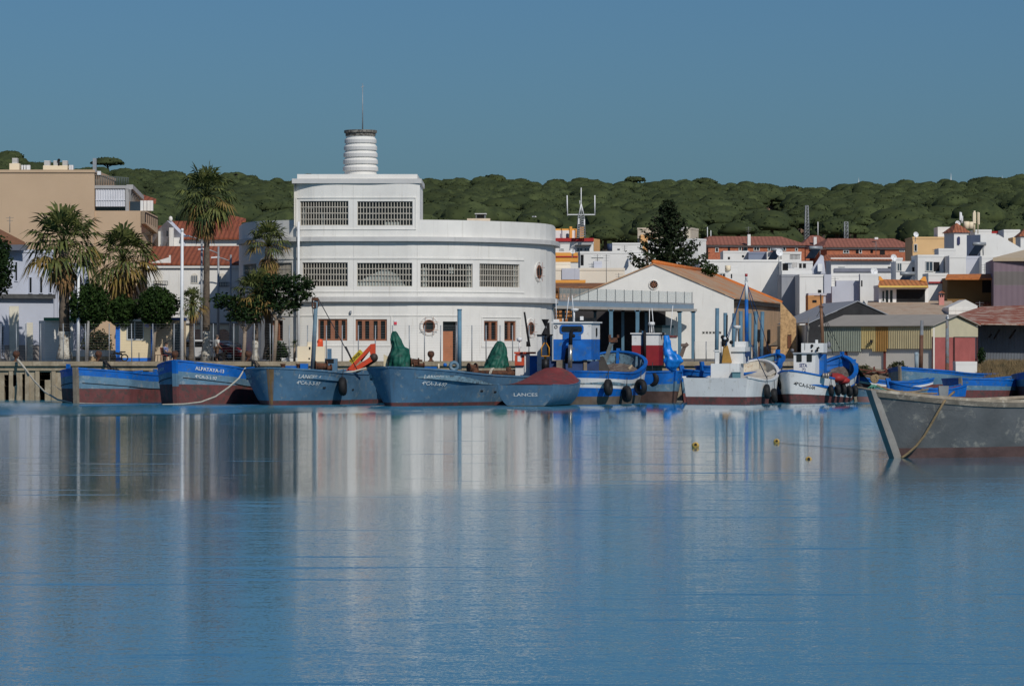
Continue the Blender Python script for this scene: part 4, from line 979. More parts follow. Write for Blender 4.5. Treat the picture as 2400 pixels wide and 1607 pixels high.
for i in range(nn+1):
    v = 786 + 83*i/nn; ul = float(np.interp(v,[q[1] for q in Lf],[q[0] for q in Lf])); ur = float(np.interp(v,[q[1] for q in Rt],[q[0] for q in Rt]))
    cx = (X(ul,yt)+X(ur,yt))/2; rx = (X(ur,yt)-X(ul,yt))/2
    for j in range(k):
        a = 2*math.pi*j/k; f = 1 + .26*abs(math.sin(3.5*a+i*.12)) - .13 + .25*noise.noise(Vector((math.cos(a)*2, math.sin(a)*2, i*.2))); vs.append((cx+rx*math.cos(a)*(1+.3*(f-1)) + .08*noise.noise(Vector((i*.3, a, 3))), yt+min(.5,rx*.6)*math.sin(a)*f, Z(v,yt)+.06*noise.noise(Vector((a*2, i*.3, 0)))))
b.add(vs, [(i*k+j,(i+1)*k+j,(i+1)*k+(j+1)%k,i*k+(j+1)%k) for i in range(nn) for j in range(k)] + [tuple(range(k)), tuple(nn*k+j for j in range(k))[::-1]], 0, True)
solo('tarpaulin', b, TB, 'bright blue tarpaulin bag hanging beside the red and white wheelhouse', 'tarpaulin')
b = MB(); vs = []
qa = [h7.pt(q, h7.sheer(q)-.12, -1, -.02) for q in (.80,.86,.92,.97)]; qb_ = [h7.pt(q, h7.sheer(q)-.62, -1, -.02) for q in (.80,.86,.92,.97)]
b.add(qa+qb_, [(i,i+1,i+5,i+4) for i in range(3)]); part('name_board', b, WHP, t7, True)
# --- open blue double ended boats behind
def open_boat(u, Y, al, L, B, zb, zm, zs, label, extra=True, tint=None):
    h = Hull(L, B, zb, zm, zs, rk=.35, srk=.35, sd=.45, sa=.45, tw=0, flare=.75, sm=.55)
    t = away_root('open_boat', u, Y, al, h, label, 'open blue double ended boats')
    standard_parts(h, t, [('z',.5,.5,0),('d',.42,.42,1),('d',0,0,2)], [BOOT, GBLUE, BLUE], bw=.7, rail_m=BLUE, stem_m=[BOOT, GBLUE, BLUE], stem_z=(.5, 1.5), stern_post=True, strakes=[(.3,.36)], strake_m=DARK, ribs=20, rib_m=GBLUE, stem_up=.35, rw=.26)
    return h, t
open_boat(1590, 259.5, 62, 7.5, 3.4, 2.55, 1.85, 2.1, 'open blue boat with bare ribs tucked behind the blue tarpaulin')
hh, tt = open_boat(1640, 264.0, 40, 8.5, 3.8, 3.1, 2.1, 2.3, 'open blue boat with a blue stem head, left of the white trawler wheelhouse')
b = MB(); b.ell(P(1653,868,265), .3, .4, .25); part('net_pile', b, REDP, tt)
open_boat(1745, 262.0, 52, 9.5, 4.2, 2.45, 1.95, 2.1, 'open blue boat with a long blue rail behind the white trawler deck')
# --- the white trawler with the blue and white mast
YH = Yw(947.5)
h8 = Hull(10.5, 4.7, 2.75, 1.45, 1.68, rk=.5, srk=.15, sd=.5, sa=.12, tw=.9, flare=.84, dep=.5, sm=.62, qd=.55, qw=.8)
t8 = away_root('white_trawler', 1672, YH, 19, h8, 'white trawler with a square stern and a tall blue and white mast')
standard_parts(h8, t8, [('z',.42,.48,0),('d',0,0,1)], [BOOT, WHP], bw=.6, rail_m=WHP, inner_m=M('cream_bulwark',(0.62,0.55,0.43),.7,.15,1.5,patch=(0.4,0.22,0.1),pa=.2,psc=2), deck_m=M('pale_deck',(0.5,0.46,0.4),.8,.2), rw=.2)
y = 251.5
b = MB(); b.prism([(X(1666,y),y),(X(1733,y),y),(X(1743,y+2.6),y+2.6),(X(1680,y+2.6),y+2.6)], 1.2, Z(852,y)); part('deckhouse', b, WHP, t8)
b = MB(); b.box(X(1716,y),X(1735,y),y-.35,y-.01,Z(886,y),Z(873,y)); b.box(X(1714.5,y),X(1736.5,y),y-.4,y-.01+.001,Z(873,y)+.002,Z(871.5,y)); part('locker', b, M('sea_green_box',(0.11,0.24,0.28),.6), t8)
y2 = y + .9
b = MB(); b.prism([(X(1713,y2),y2),(X(1742,y2),y2),(X(1755,y2+2.2),y2+2.2),(X(1726,y2+2.2),y2+2.2)], Z(852,y2)+.002, Z(824,y2)); o = part('wheelhouse', b, WHP, t8)
b = MB(); b.prism([(X(1709,y2-.15),y2-.15),(X(1746,y2-.15),y2-.15),(X(1758,y2+2.4),y2+2.4),(X(1722,y2+2.4),y2+2.4)], Z(824,y2)+.003, Z(813,y2)); part('roof', b, WHP, o)
b = MB(); b.prism([(X(1722,y2+.3),y2+.3),(X(1748,y2+.3),y2+.3),(X(1754,y2+1.6),y2+1.6),(X(1728,y2+1.6),y2+1.6)], Z(813,y2)+.003, Z(800,y2)); part('flying_bridge', b, WHP, o)
b = MB(); b.obox(P(1750,829,y2+1.0), (.25,.55,0), (.02,-.01,0), (0,0,.16)); b.obox(P(1750.5,838,y2+1.2), (.05,.15,0), (.03,-.02,0), (0,0,.25)); part('side_window', b, M('navy_awning',(0.02,0.05,0.14),.6), o)
b = MB(); b.extr([P(1692,850,y+.1),P(1697,810,y+.1),P(1706,810,y+.1),P(1716,850,y+.1)], (0,.9,0)); part('funnel_casing', b, M('ochre_casing',(0.40,0.21,0.045),.65,.2,2), t8)
b = MB(); b.box(X(1676,y+.5),X(1686,y+.5),y+.5,y+1.1,Z(852,y),Z(824,y)); b.box(X(1674,y+.5),X(1688,y+.5),y+.45,y+1.2,Z(824,y)+.003,Z(820,y)); part('vent_trunk', b, WHP, t8)
b = MB(); b.box(X(1687,y+.6),X(1692,y+.6),y+.6,y+1.0,Z(852,y),Z(826,y)); part('grey_locker', b, STEEL, t8)
b = MB(); b.tube([P(1697,812,y+.3),P(1697,792,y+.3)], .16, 8); b.ell(P(1702,796,y+.3),.18,.18,.18); b.ell(P(1694,790,y+.3),.14,.14,.14); b.tube([P(1703,800,y+.3),P(1704,738,y+.5)], .05, 6); b.ell(P(1714,802,y+.6),.13,.13,.13); part('searchlight', b, DARK, t8)
b = MB(); b.ell(P(1699,793,y+.1),.1,.1,.1); b.lathe(X(1729,y2),y2+.8,[(.06,Z(800,y2)),(.06,Z(770,y2)),(.24,Z(769,y2)),(.24,Z(763,y2)),(.05,Z(762,y2))],12); part('radar', b, WHP, t8)
ym = y2 + 1.2
b = MB(); b.tube([P(1750,800,ym),P(1749.5,702,ym)], [.125,.115], 12); o = part('mast', b, BLUE, t8)
b = MB(); b.tube([P(1749.5,702,ym),P(1749,658,ym)], [.114,.09], 12); b.box(X(1744,ym),X(1754,ym),ym-.12,ym+.12,Z(658.5,ym),Z(657,ym)); b.tube([P(1749,657,ym),P(1749,641,ym)], .07, 8); part('topmast', b, WHP, o)
b = MB(); b.lathe(X(1749,ym),ym,[(.07,Z(648,ym)),(.09,Z(647,ym)),(.09,Z(642,ym)),(.05,Z(641,ym))],10); part('lamp', b, M('lamp_red',(0.35,0.012,0.02),.3), o)
b = MB()
for e in (P(1722,738,ym-.6),P(1776,735,ym+1.5),P(1772,760,ym+2),P(1700,812,y)): b.tube([P(1749,660,ym), e], .028, 5)
b.tube([P(1704,790,y+.4),P(1722,738,ym-.6)], .025, 5); b.tube([P(1752,790,ym),P(1802,896,256)], .03, 5); b.tube([P(1776,735,ym+1.5),P(1802,822,258)], .025, 5); part('stay', b, M('stay_blue',(0.04,0.09,0.2),.6), t8)
b = MB(); b.beam(P(1796,880,257.5),P(1822,866,259),.5,.06); b.beam(P(1788,890,256.5),P(1818,876,258.5),.5,.06); b.tube([P(1762,890,254.5),P(1794,894,255.5)], .2, 10); part('hatch_boards', b, M('pale_boards',(0.6,0.55,0.47),.8,.12), t8)
for u, v, lab in ((1788,918,'tyre fender on the white trawler side, left of the pair'),(1806,926,'lower tyre fender on the white trawler side, right of the pair'),(1828,896,'tyre fender at the white trawler bow, against the next white boat')):
    htyre(h8, t8, -1, u, v, .5, 12, lab)
# --- SETA 72
YI = Yw(944.5)
h9 = Hull(9.0, 3.9, 3.0, 1.45, 2.05, rk=.3, srk=.35, sd=.3, sa=.45, tw=0, flare=.66, dep=.5, sm=.45, qd=.6, qw=.85)
t9 = away_root('fishing_boat', 1846, YI, 27, h9, 'white fishing boat lettered SETA 72 with a blue sided wheelhouse')
standard_parts(h9, t9, [('z',.18,.60,0),('d',.0,.0,1)], [BOOT, WHP], bw=.65, rail_m=BLUE, inner_m=BLUE, ribs=16, rib_m=GBLUE, stem_m=BLUE, stem_up=.32, rw=.3)
y = 257.6
o = root('dummy', (0,0,0), 'x', 'x') if False else None
b = MB(); b.prism([(X(1860,y),y),(X(1911,y),y),(X(1925,y+1.4),y+1.4),(X(1878,y+1.8),y+1.8)], 1.3, Z(829,y)); o = part('wheelhouse', b, WHP, t9)
b = MB(); b.prism([(X(1858,y-.12),y-.12),(X(1913,y-.12),y-.12),(X(1926,y+1.3),y+1.3),(X(1876,y+1.9),y+1.9)], Z(829,y)+.003, Z(826,y)); part('roof', b, STEEL, o)
b = MB(); b.prism([(X(1878,y+.3),y+.3),(X(1930,y+.3),y+.3),(X(1939,y+1.7),y+1.7),(X(1890,y+1.9),y+1.9)], Z(826,y)+.003, Z(804,y)); o2 = part('upper_cabin', b, WHP, t9)
b = MB(); b.prism([(X(1920,y+.9),y+.9),(X(1931,y+.9),y+.9),(X(1938,y+2.2),y+2.2),(X(1926,y+2.2),y+2.2)], 1.3, Z(829.5,y)); part('blue_cabin_side', b, BLUE, t9)
for u in (1866.5,1890.5): b = MB(); b.extr(rrect(u,u+12.5,829.8,848,1.5,y-.02), (0,.015,0)); part('window', b, GLASS, o)
b = MB(); b.tube([P(1901,812,y+.25),P(1904,812,y+.25)],.07,10); b.ell(P(1903,810,y+.28),.1,.05,.1); b.ell(P(1903,822,y+.28),.07,.05,.07); b.tube([P(1915,824,y+.1),P(1916,816,y+.1),P(1920,814,y+.1)], .07, 8); part('porthole', b, DARK, o2)
b = MB(); vs, fs = text2d('SETA', .62, .03); text_on(b, 'SETA', .33, P(1873.5,860,y-.008), (.68,0,0), (0,0,1), .03); text_on(b, '72', .32, P(1879.5,870.5,y-.008), (.8,0,0), (0,0,1), .02); part('lettering', b, M('navy_lettering',(0.025,0.04,0.16),.6), o)
b = MB(); bb = text2d('4ªCA-5-2-04', .36, .012); pts = []; wdt = max(v[0] for v in bb[0])
for a, hh_ in bb[0]:
    q = 1 - (.008 + a/h9.L*.66); z = h9.sheer(q)-.86+hh_*.9-a*.03; p = h9.pt(q, z, -1, -.02); pts.append(p)
b.add(pts, bb[1]); part('registration', b, M('black_lettering',(0.02,0.02,0.02),.6), t9, True)
b = MB(); b.tube([P(1891,826,y+.5),P(1895,745,y+.5)], [.06,.03], 6); b.tube([P(1886,820,y+.3),P(1887,752,y+.3)], .02, 5); b.tube([P(1895,764,y+.5),P(1894,776,y+.5)], .07, 6); part('aerial', b, M('pole_grey_brown',(0.2,0.18,0.16),.8), t9)
ym = y + 1.6
b = MB(); b.tube([P(1928,806,ym),P(1924,714,ym)], [.13,.1], 10); o = part('mast', b, M('varnished_mast',(0.20,0.10,0.055),.5,.3,2), t9)
b = MB(); b.tube([P(1925,722,ym),P(1923,690,ym)], .05, 8); b.box(X(1919,ym),X(1930,ym),ym-.1,ym+.1,Z(721,ym),Z(718,ym)); b.tube([P(1908,694,ym),P(1938,694,ym)], .03,6); part('topmast', b, RUST, o)
b = MB()
for e in (P(1914,742,ym),P(1950,792,ym+2),P(1985,856,ym+5),P(1952,830,ym+4)): b.tube([P(1925,722,ym), e], .018, 5)
part('stay', b, ROPED, t9)
LB = M('light_body',(0.2,0.2,0.22),.5)
b = MB(); b.box(X(1911,y+.6),X(1917,y+.6),y+.5,y+.9,Z(804,y),Z(796,y)); part('vent', b, WHP, t9)
b = MB(); b.ell(P(1942,808,y+2),.14,.14,.22); part('deck_light', b, LB, t9)
b = MB(); b.box(X(1937,y+1.8),X(1948,y+1.8),y+1.6,y+2.2,Z(824,y),Z(818,y)); part('locker', b, LB, t9)
b = MB(); b.ell(P(1857,821,y+.2),.12,.12,.12); part('deck_light', b, LB, t9)
b = MB(); b.ell(P(1962,886,258.5),.55,.6,.32,12,8); b.ell(P(1975,892,258.8),.5,.5,.25,12,8); b.box(X(1951,258),X(1965,258),258,258.8,Z(888,258),Z(874,258)); b.box(X(1970,259),X(1984,259),259,259.8,Z(894,259),Z(882,259)); part('fish_boxes', b, M('red_fish_box',(0.34,0.028,0.025),.6,.2,3), t9)
b = MB()
for u in (1930,1936,1941): b.tube([P(u,886,256.6),P(u,874,256.6)],.08,8)
part('gas_bottles', b, M('bottle_metal',(0.35,0.3,0.25),.4,.3,5,metal=.5), t9)
for i, (u, v) in enumerate(((1938,914),(1953,914),(1966,913),(1980,917),(1992,915),(2003,912))):
    htyre(h9, t9, -1, u, v, .40, 42, ['leftmost tyre in the row on the white boat lettered SETA 72','second tyre from the left on the white boat lettered SETA 72','third tyre from the left on the white boat lettered SETA 72','fourth tyre from the left on the white boat lettered SETA 72','fifth tyre from the left on the white boat lettered SETA 72','rightmost tyre at the dark bow of the boat lettered SETA 72'][i])
# --- boats at the right
def right_barge(u, Y, head, h, bands, mats, label, stem_m, **kw):
    t = boat_root('wooden_barge', u, Y, head, label, 'blue boats at the right bank'); standard_parts(h, t, bands, mats, stem_m=stem_m, **kw); return t
hr1 = Hull(14, 5.4, 2.08, 1.55, 1.7, rk=.2, sd=.22, qd=.88, qw=1.0, pd=1.5, tw=.5, sa=.3)
right_barge(2112, 288, 36, hr1, [('z',.9,.8,0),('d',.2,.2,1),('d',0,0,2)], [BOOT,GBLUE,BLUE], 'pale blue boat with its dark bow to the left, rearmost at the right bank', WOOD, rail_m=BLUE, stem_up=.2)
hr2 = Hull(12, 5.2, 1.38, 1.22, 1.4, rk=.15, sd=.23, qd=.88, qw=1.0, pd=1.5, tw=.5, sa=.3)
right_barge(2253, 275, 30, hr2, [('z',.62,.5,0),('d',.42,.40,1),('d',0,0,2)], [BOOT,GBLUE,BLUE], 'blue boat with a red bottom just above the near grey hull', WOOD, rail_m=BLUE, stem_up=.1, stem_w=.25)
hr3 = Hull(12, 4.6, 1.85, 1.5, 1.6, rk=.3, sd=.4, qd=.88, qw=1.0, pd=1.5, tw=.5, sa=.3)
right_barge(2420, 274, 18, hr3, [('z',.9,.7,0),('d',.36,.36,1),('d',0,0,2)], [BOOT,GBLUE,BLUE], 'blue boat cut by the right edge of the picture', WOOD, rail_m=BLUE)
h = Hull(5.6, 2.2, 1.25, .75, 1.05, rk=.25, srk=.25, sd=.45, sa=.4, tw=.4)
t = boat_root('rowing_boat', 2088, 264, 70, 'small blue rowing boat with a red inside, between the near bow and the pale boat', 'small boats at the right bank')
standard_parts(h, t, [('z',.3,.3,0),('d',0,0,1)], [BOOT, BLUE], bw=.35, rail_m=BLUE, inner_m=REDP, deck_m=REDP, stem_m=BLUE, stem_up=.3, rw=.14)
h = Hull(5.0, 2.0, .95, .6, .8, rk=.25, sd=.45, sa=.4, tw=.4)
t = boat_root('rowing_boat', 2008, 262, 76, 'pale blue skiff with a pink bottom half hidden by the near bow', 'small boats at the right bank')
standard_parts(h, t, [('z',.35,.35,0),('d',0,0,1)], [M('pink_bottom',(0.3,0.16,0.15),.8,.3), GBLUE], bw=.3, rail_m=WOOD, stem_m=WOOD, rw=.1)
h = Hull(5.5, 2.2, 1.5, 1.15, 1.4, rk=.25, sd=.45, sa=.4, tw=.4)
t = boat_root('rowing_boat', 2016, 272, 72, 'red and blue striped dinghy behind the dark bow of the SETA boat', 'small boats at the right bank')
standard_parts(h, t, [('z',.85,.85,2),('d',.34,.34,0),('d',.2,.2,3),('d',0,0,1)], [REDP, BLUE, GBLUE, WHP], bw=.4, rail_m=BLUE, stem_m=BLUE, rw=.12)
for u, v0, v1, yy, m, lab in ((2161,751,872,296,M('mast_rusty',(0.22,0.24,0.26),.8,.3,2,streak=(0.18,0.06,0.04),sa=.85),'rusty grey mast pole left of the red doors'),(2220,752,892,292,M('mast_grey',(0.22,0.25,0.28),.8,.3,2,patch=(0.2,0.14,0.09),pa=.4,psc=2),'tall grey mast pole with a gull on top in front of the red doors'),(2148,826,872,294,M('post_pale',(0.3,0.38,0.43),.7,.2),'short pale blue post left of the rusty mast pole')):
    b = MB(); b.tube([P(u-3 if v0 == 751 else u,v1,yy),P(u,v0,yy)], [.15,.12] if v0 < 800 else [.13,.16], 10)
    if v0 > 800: b.box(X(u-3.5,yy),X(u+3.5,yy),yy-.15,yy+.15,Z(833,yy),Z(825,yy))
    nf = len(b.f)
    if v0 < 800: b.tube([P(u-(3 if v0 == 751 else 0),v1,yy), P(u-(1 if v0 == 751 else 0),v0+(34 if v0 == 751 else 96),yy)], [.158,.140], 10, 1)
    solo('mast_pole', b, [m, M('pole_rust_brown',(0.15,0.075,0.05),.85,.35,2.5)], lab, 'pole', 'poles at the right bank')
yy = 292; p = P(2220,745.5,yy); b = MB(); b.ell(p, .13, .28, .12, 10, 8); b.ell(p + Vector((0,-.22,.14)), .08,.09,.09, 8, 6); b.beam(p+Vector((0,.2,0)), p+Vector((0,.5,-.06)), .08,.03); b.beam(p+Vector((0,-.3,.14)), p+Vector((0,-.38,.12)),.03); b.tube([p+Vector((.04,0,-.1)),p+Vector((.04,0,-.2))],.015,5); b.tube([p+Vector((-.04,0,-.1)),p+Vector((-.04,0,-.2))],.015,5)
solo('gull', b, M('gull_white',(0.75,0.75,0.75),.8), 'white gull perched on the tall grey mast pole', 'gull')
# --- near grey boat
YN = Yw(1073)
kk = YN/F
GREYH = M('worn_grey_hull', (0.135,0.137,0.138), .38, .25, .7, patch=(0.33,0.31,0.27), pa=.2, psc=1.5, streak=(0.06,0.065,0.07), sa=.35, bump=.35, bsc=5)
h10 = Hull(9.5, 3.7, 2.25, 1.86, 2.0, rk=1.25, sd=.5, qd=.75, qw=1.3, tw=.6, sa=.3, flare=.6, sdw=.62, pdw=1.4, dep=.5, pd=1.9, sm=.55)
t10 = boat_root('wooden_barge', 2098, YN, 54, 'weathered grey wooden hull nearest the camera at the right edge')
standard_parts(h10, t10, [('z',.34,.38,0),('d',.0,.0,1)], [M('near_bottom',(0.13,0.075,0.068),.7,.3,1.2,streak=(0.08,0.07,0.065),sa=.5,bump=.3), GREYH], bw=.35, rail_m=M('bleached_rail',(0.34,0.28,0.21),.6,.25,2.5,patch=(0.55,0.48,0.38),pa=.3,psc=3,bump=.3), deck_m=WOOD, inner_m=WOOD, rw=.2)
b = MB(); h10.strake(b, .0, .16, .045, 0.0, 1.0); part('rubbing_strake', b, M('strake_wood',(0.2,0.17,0.135),.7,.25,2.5,patch=(0.42,0.36,0.29),pa=.28,psc=2,bump=.3), t10, True)
b = MB(); h10.stem(b, .34, .16, .06); part('stem_post', b, M('stem_grey',(0.27,0.255,0.235),.7,.2,1.5,streak=(0.2,0.11,0.08),sa=.4,bump=.3), t10, True)
y = YN + 2.3
b = MB(); b.extr([P(2200,904,y),P(2224,904,y),P(2221,940,y),P(2203,940,y)], (0,.25,0)); part('bitt', b, M('bitt_grey',(0.24,0.26,0.27),.7,.25), t10)
TAN = M('tan_rope', (0.30,0.21,0.115), .95, .25, 10, bump=.5, bsc=30)
hp = P(2051,893,YN-.6)
b = MB()
for k in range(5): b.torus(P(2049+k*1.2,888-k*.9,YN+.35), (0.3+.1*k,-1,.35), .12-.008*k, .035, 14, 6)
solo('rope_coil', b, TAN, 'tan rope coiled on the stem head of the near grey hull', 'rope', 'mooring ropes')
rope([P(2056,903,YN+.2), P(2092,914,YN+1.0), P(2150,934,YN+1.6), P(2205,939,YN+1.9), P(2262,941,YN+2.3)], .035, 'tan rope lying along the rail of the near grey hull', TAN, .02)
rope([P(2056,905,YN+.4), P(2108,917,YN+1.3), P(2196,922,YN+2.2)], .03, 'upper tan rope stretched from the near stem head to the bitt', TAN, .02)
pts = [P(2236,918,YN+1.4), on_hull(h10, t10, 2222, 930, 1, .10)[0] + Vector((0,0,.06))] + [on_hull(h10, t10, u, v, 1, .20)[0] for u, v in ((2206,940),(2200,955),(2190,975),(2178,996),(2162,1022),(2144,1046),(2124,1063),(2108,1071))]
for _ in range(1): pts = [pts[0]] + [(pts[i-1]+pts[i]*2+pts[i+1])/4 + Vector((0,-.012,0)) for i in range(1, len(pts)-1)] + [pts[-1]]
rope(pts, .045, 'thick tan rope hanging down the side of the near grey hull', TAN, 0, 4)
b = MB(); GRN = M('green_twine',(0.10,0.30,0.22),.9,.4,14)
for k in range(7): b.tube([P(2034+k*2.5,910-2*(k%3),YN-.15), P(2042+k*1.5,903-(k%2),YN+.05), P(2050+k*2,908,YN+.1)], .02, 5)
b.tube([P(2060,908,YN+.2),P(2080,916,YN+.5),P(2110,924,YN+.8)], .022, 5); solo('twine', b, GRN, 'pale green twine tied round the near stem head', 'twine')
# --- buoys and lines in the water
for u, v, r, lab in ((1630,1049,9,'yellow mooring buoy farthest left in the water'),(1820,1039,7.5,'yellow mooring buoy farthest from the camera, middle of three'),(1895,1076,8,'low floating yellow buoy nearest the grey hull')):
    y = Yw(v); k = y/F; z0 = (r*.55 if r != 8 else -r*.1)*k
    t = root('mooring_buoy', (X(u,y), y, 0), lab, 'buoy', 'yellow mooring buoys')
    b = MB(); b.ell((X(u,y),y,z0), r*k, r*k, r*k*.95, 18, 12); part('float', b, M('buoy_amber',(0.62,0.40,0.09),.45,.2,3,patch=(0.2,0.14,0.06),pa=.22,psc=5), t)
    b = MB(); b.torus((X(u,y),y-r*k*.95,z0+r*k*.3), (0,-1,0), r*k*.22, .022, 12, 6); part('ring', b, DARK, t)
rope([Vector((X(1828,Yw(1039)),Yw(1039),.02)), Vector((X(2086,YN+6),YN+6,.03))], .006, 'thin line floating from the middle yellow buoy to the near hull', ROPED)
# --- ropes at the quay
y0 = 268.2
rope([P(40,842,268.4), P(62,868,267), P(80,892,265), P(105,918,262), P(135,936,259), P(168,943,256.5), P(200,946,255.5), P(300,947,255)], .06, 'thick pale rope from the left bollard sagging into the water before the leftmost boat', ROPE, 0)
rope([P(42,842,268.4), P(58,862,267.4), P(66,880,266.5)], .07, 'short doubled pale rope hanging from the left bollard over the quay edge', ROPE, 0)
rope([P(575,862,250.5), P(560,886,249.5), P(535,908,249.3), P(505,929,249.3), P(470,942,249.3), P(430,946.5,249.5), P(380,948,250)], .055, 'pale rope sagging across the red bottom of the ALPATAYA boat', ROPE, 0)
rope([P(768,873,251), P(800,874,251), P(830,870,251.2), P(858,862,251.5)], .06, 'pale rope along the rail of the LANCES-4 barge', ROPE, 0)
rope([P(790,878,250.6), P(822,898,251.5), P(838,904,253)], .04, 'dark rope looping from the LANCES-4 barge to the next one', ROPED, .1)
rope([P(128,902,262), P(150,918,258), P(174,930,256)], .02, 'thin line crossing the dark left bow of the leftmost boat', ROPE, .05)

# --- pilot boat between the long steel barge and the blue wheelhouse
y = 258.0
hp_ = Hull(8, 2.8, 1.7, 1.3, 1.4, sd=.4, tw=.7, sa=.2)
tp = boat_root('pilot_boat', 1205, 256.5, 80, 'white boat cabin with orange trim and a radar dome, behind the steel barge', GROUP_M)
standard_parts(hp_, tp, [('z',.3,.3,0),('d',0,0,1)], [BOOT, WHP], bw=.4, rail_m=BLUE)
OR2 = M('orange_trim',(0.55,0.075,0.03),.5,.15,3)
b = MB(); b.box(X(1208,y),X(1242,y),y,y+1.8,1.0,Z(829,y)); o = part('cabin', b, WHP, tp)
b = MB(); b.box(X(1205,y),X(1256,y),y-.1,y+1.9,Z(829,y)+.003,Z(824.5,y)); part('roof', b, OR2, o)
b = MB(); b.box(X(1206.5,y),X(1229,y),y-.2,y-.01,Z(856,y),Z(832,y)); o2 = part('life_raft', b, OR2, tp)
b = MB(); b.box(X(1213,y),X(1222,y),y-.22,y-.203,Z(847,y),Z(834,y)); part('panel', b, POLEW, o2)
b = MB(); b.tube([P(1217,824,y+.5),P(1217.5,800,y+.5)],.05,8); b.lathe(X(1217.5,y),y+.5,[(.05,Z(800,y)),(.16,Z(799,y)),(.19,Z(794,y)),(.14,Z(791,y)),(.03,Z(790,y))],14); part('radar', b, POLEW, tp)
b = MB(); b.box(X(1241,y)+.01,X(1269,y),y-.4,y+1.2,1.0,Z(833,y)); b.box(X(1245,y),X(1262,y),y-.43,y-.402,Z(858,y),Z(838,y)); part('locker', b, BLUE, tp)
y = 256.5
b = MB(); b.box(X(1259,y),X(1294,y),y,y+1.4,1.0,Z(786,y)); o = part('wheelhouse', b, WHP, tp); b = MB(); b.box(X(1258,y),X(1296,y),y-.1,y+1.5,Z(786,y)+.003,Z(783.5,y)); part('roof', b, DARK, o)
b = MB(); b.beam(P(1287,834,y-.5),P(1284,756,y-.5),.22); part('derrick', b, DARK, tp)
y = 257.0
b = MB(); b.tube([P(1241,812,y),P(1229,731,y)],[.08,.06],6); b.tube([P(1237,812,y),P(1237,800,y)],.1,6); part('slanting_spar', b, DARK, tp)
# ---------------------------------------------------------------- vegetation builders
def leaf_cards(b, pts, size, rg, m=0, flat=0.0):
    n = len(pts); a = rg.normal(size=(n,3)); a[:,2] *= (1-flat); a /= np.linalg.norm(a,axis=1,keepdims=True)
    c = np.cross(a, rg.normal(size=(n,3))); c /= np.linalg.norm(c,axis=1,keepdims=True); s = size*rg.uniform(.6,1.4,(n,1))
    v = np.stack([pts-a*s, pts+c*s*.55, pts+a*s, pts-c*s*.55],1).reshape(-1,3)
    b.add(v.tolist(), [(4*i,4*i+1,4*i+2,4*i+3) for i in range(n)], m)
def ball_pts(c, r, n, rg, shell=.55, lump=.22, seed=0):
    d = rg.normal(size=(n,3)); d /= np.linalg.norm(d,axis=1,keepdims=True)
    k = np.array([1 + lump*noise.noise(Vector(q)*2.6 + Vector((seed,0,0))) + .5*lump*noise.noise(Vector(q)*6 + Vector((0,seed,0))) for q in d])
    rad = rg.uniform(shell**3, 1, n)**(1/3)
    return np.array(c) + d*np.array(r)*(k*rad)[:,None]
LEAFD = M('dark_hedge_leaves', (0.026,0.052,0.010), .75, .4, 1.3, patch=(0.014,0.03,0.008), pa=.4, psc=2.2, spec=.15)
LEAFA = M('dark_acacia_leaves', (0.016,0.034,0.012), .85, .4, .9, patch=(0.03,0.05,0.014), pa=.35, psc=1.6, spec=.1)
LEAFN = M('norfolk_needles', (0.024,0.038,0.018), .85, .35, .6, patch=(0.045,0.055,0.02), pa=.3, psc=1.1, spec=.1)
PALMG = M('palm_green', (0.118,0.130,0.036), .65, .4, 1.0, patch=(0.03,0.052,0.014), pa=.45, psc=1.6, spec=.25)
PALMY = M('palm_yellowing', (0.21,0.15,0.035), .8, .35, 1.2, patch=(0.26,0.16,0.06), pa=.4, psc=2)
PALMD = M('palm_dead', (0.24,0.135,0.055), .9, .4, 1.4, patch=(0.12,0.07,0.035), pa=.45, psc=2.5)
PTRUNK = M('palm_trunk', (0.15,0.115,0.085), .95, .25, 1.5, patch=(0.09,0.07,0.055), pa=.4, psc=4, bump=.6, bsc=10)
PWASH = M('lime_washed_trunk', (0.62,0.58,0.5), .9, .15, 2, patch=(0.22,0.17,0.12), pa=.33, psc=4.5, bump=.5, bsc=9)
BARK = M('pale_bark', (0.30,0.23,0.17), .95, .25, 2)
GREYBARK = M('grey_bark', (0.30,0.29,0.28), .95, .2, 2)
DBARK = M('dark_bark', (0.045,0.038,0.032), .95, .3, 2)
def fan(b, hub, az, el, Lp, Rf, rg, m, nbl=15, droop=.35, spread=100):
    d = Vector((math.cos(az)*math.cos(el), math.sin(az)*math.cos(el), math.sin(el)))
    side = Vector((-math.sin(az), math.cos(az), 0)); nrm = side.cross(d).normalized()*-1
    p0 = Vector(hub); sag = -.12*Lp*max(0, math.cos(el))
    pm = p0 + d*Lp*.55 + Vector((0,0,-sag*.6)); c = p0 + d*Lp + Vector((0,0,sag))
    b.tube([p0, pm, c], [.035,.028,.018], 4, m)
    d2 = (d + Vector((0,0,-.32*max(0,math.cos(el))))).normalized()
    for k in range(nbl):
        a = R(-spread + 2*spread*k/(nbl-1) + rg.uniform(-4,4)); Lb = Rf*(1 - .25*abs(a)/R(spread))*rg.uniform(.85,1.1)
        dr = d2*math.cos(a) + side*math.sin(a); dr = (dr + nrm*rg.uniform(-.12,.12)).normalized()
        w_ = dr.cross(nrm).normalized()*Lb*.055
        q1 = c + dr*Lb*.55; q2 = c + dr*Lb*.95 + Vector((0,0,-droop*Lb*rg.uniform(.5,1.2)))
        b.add([c, q1-w_, q2, q1+w_], [(0,1,2,3)], m)
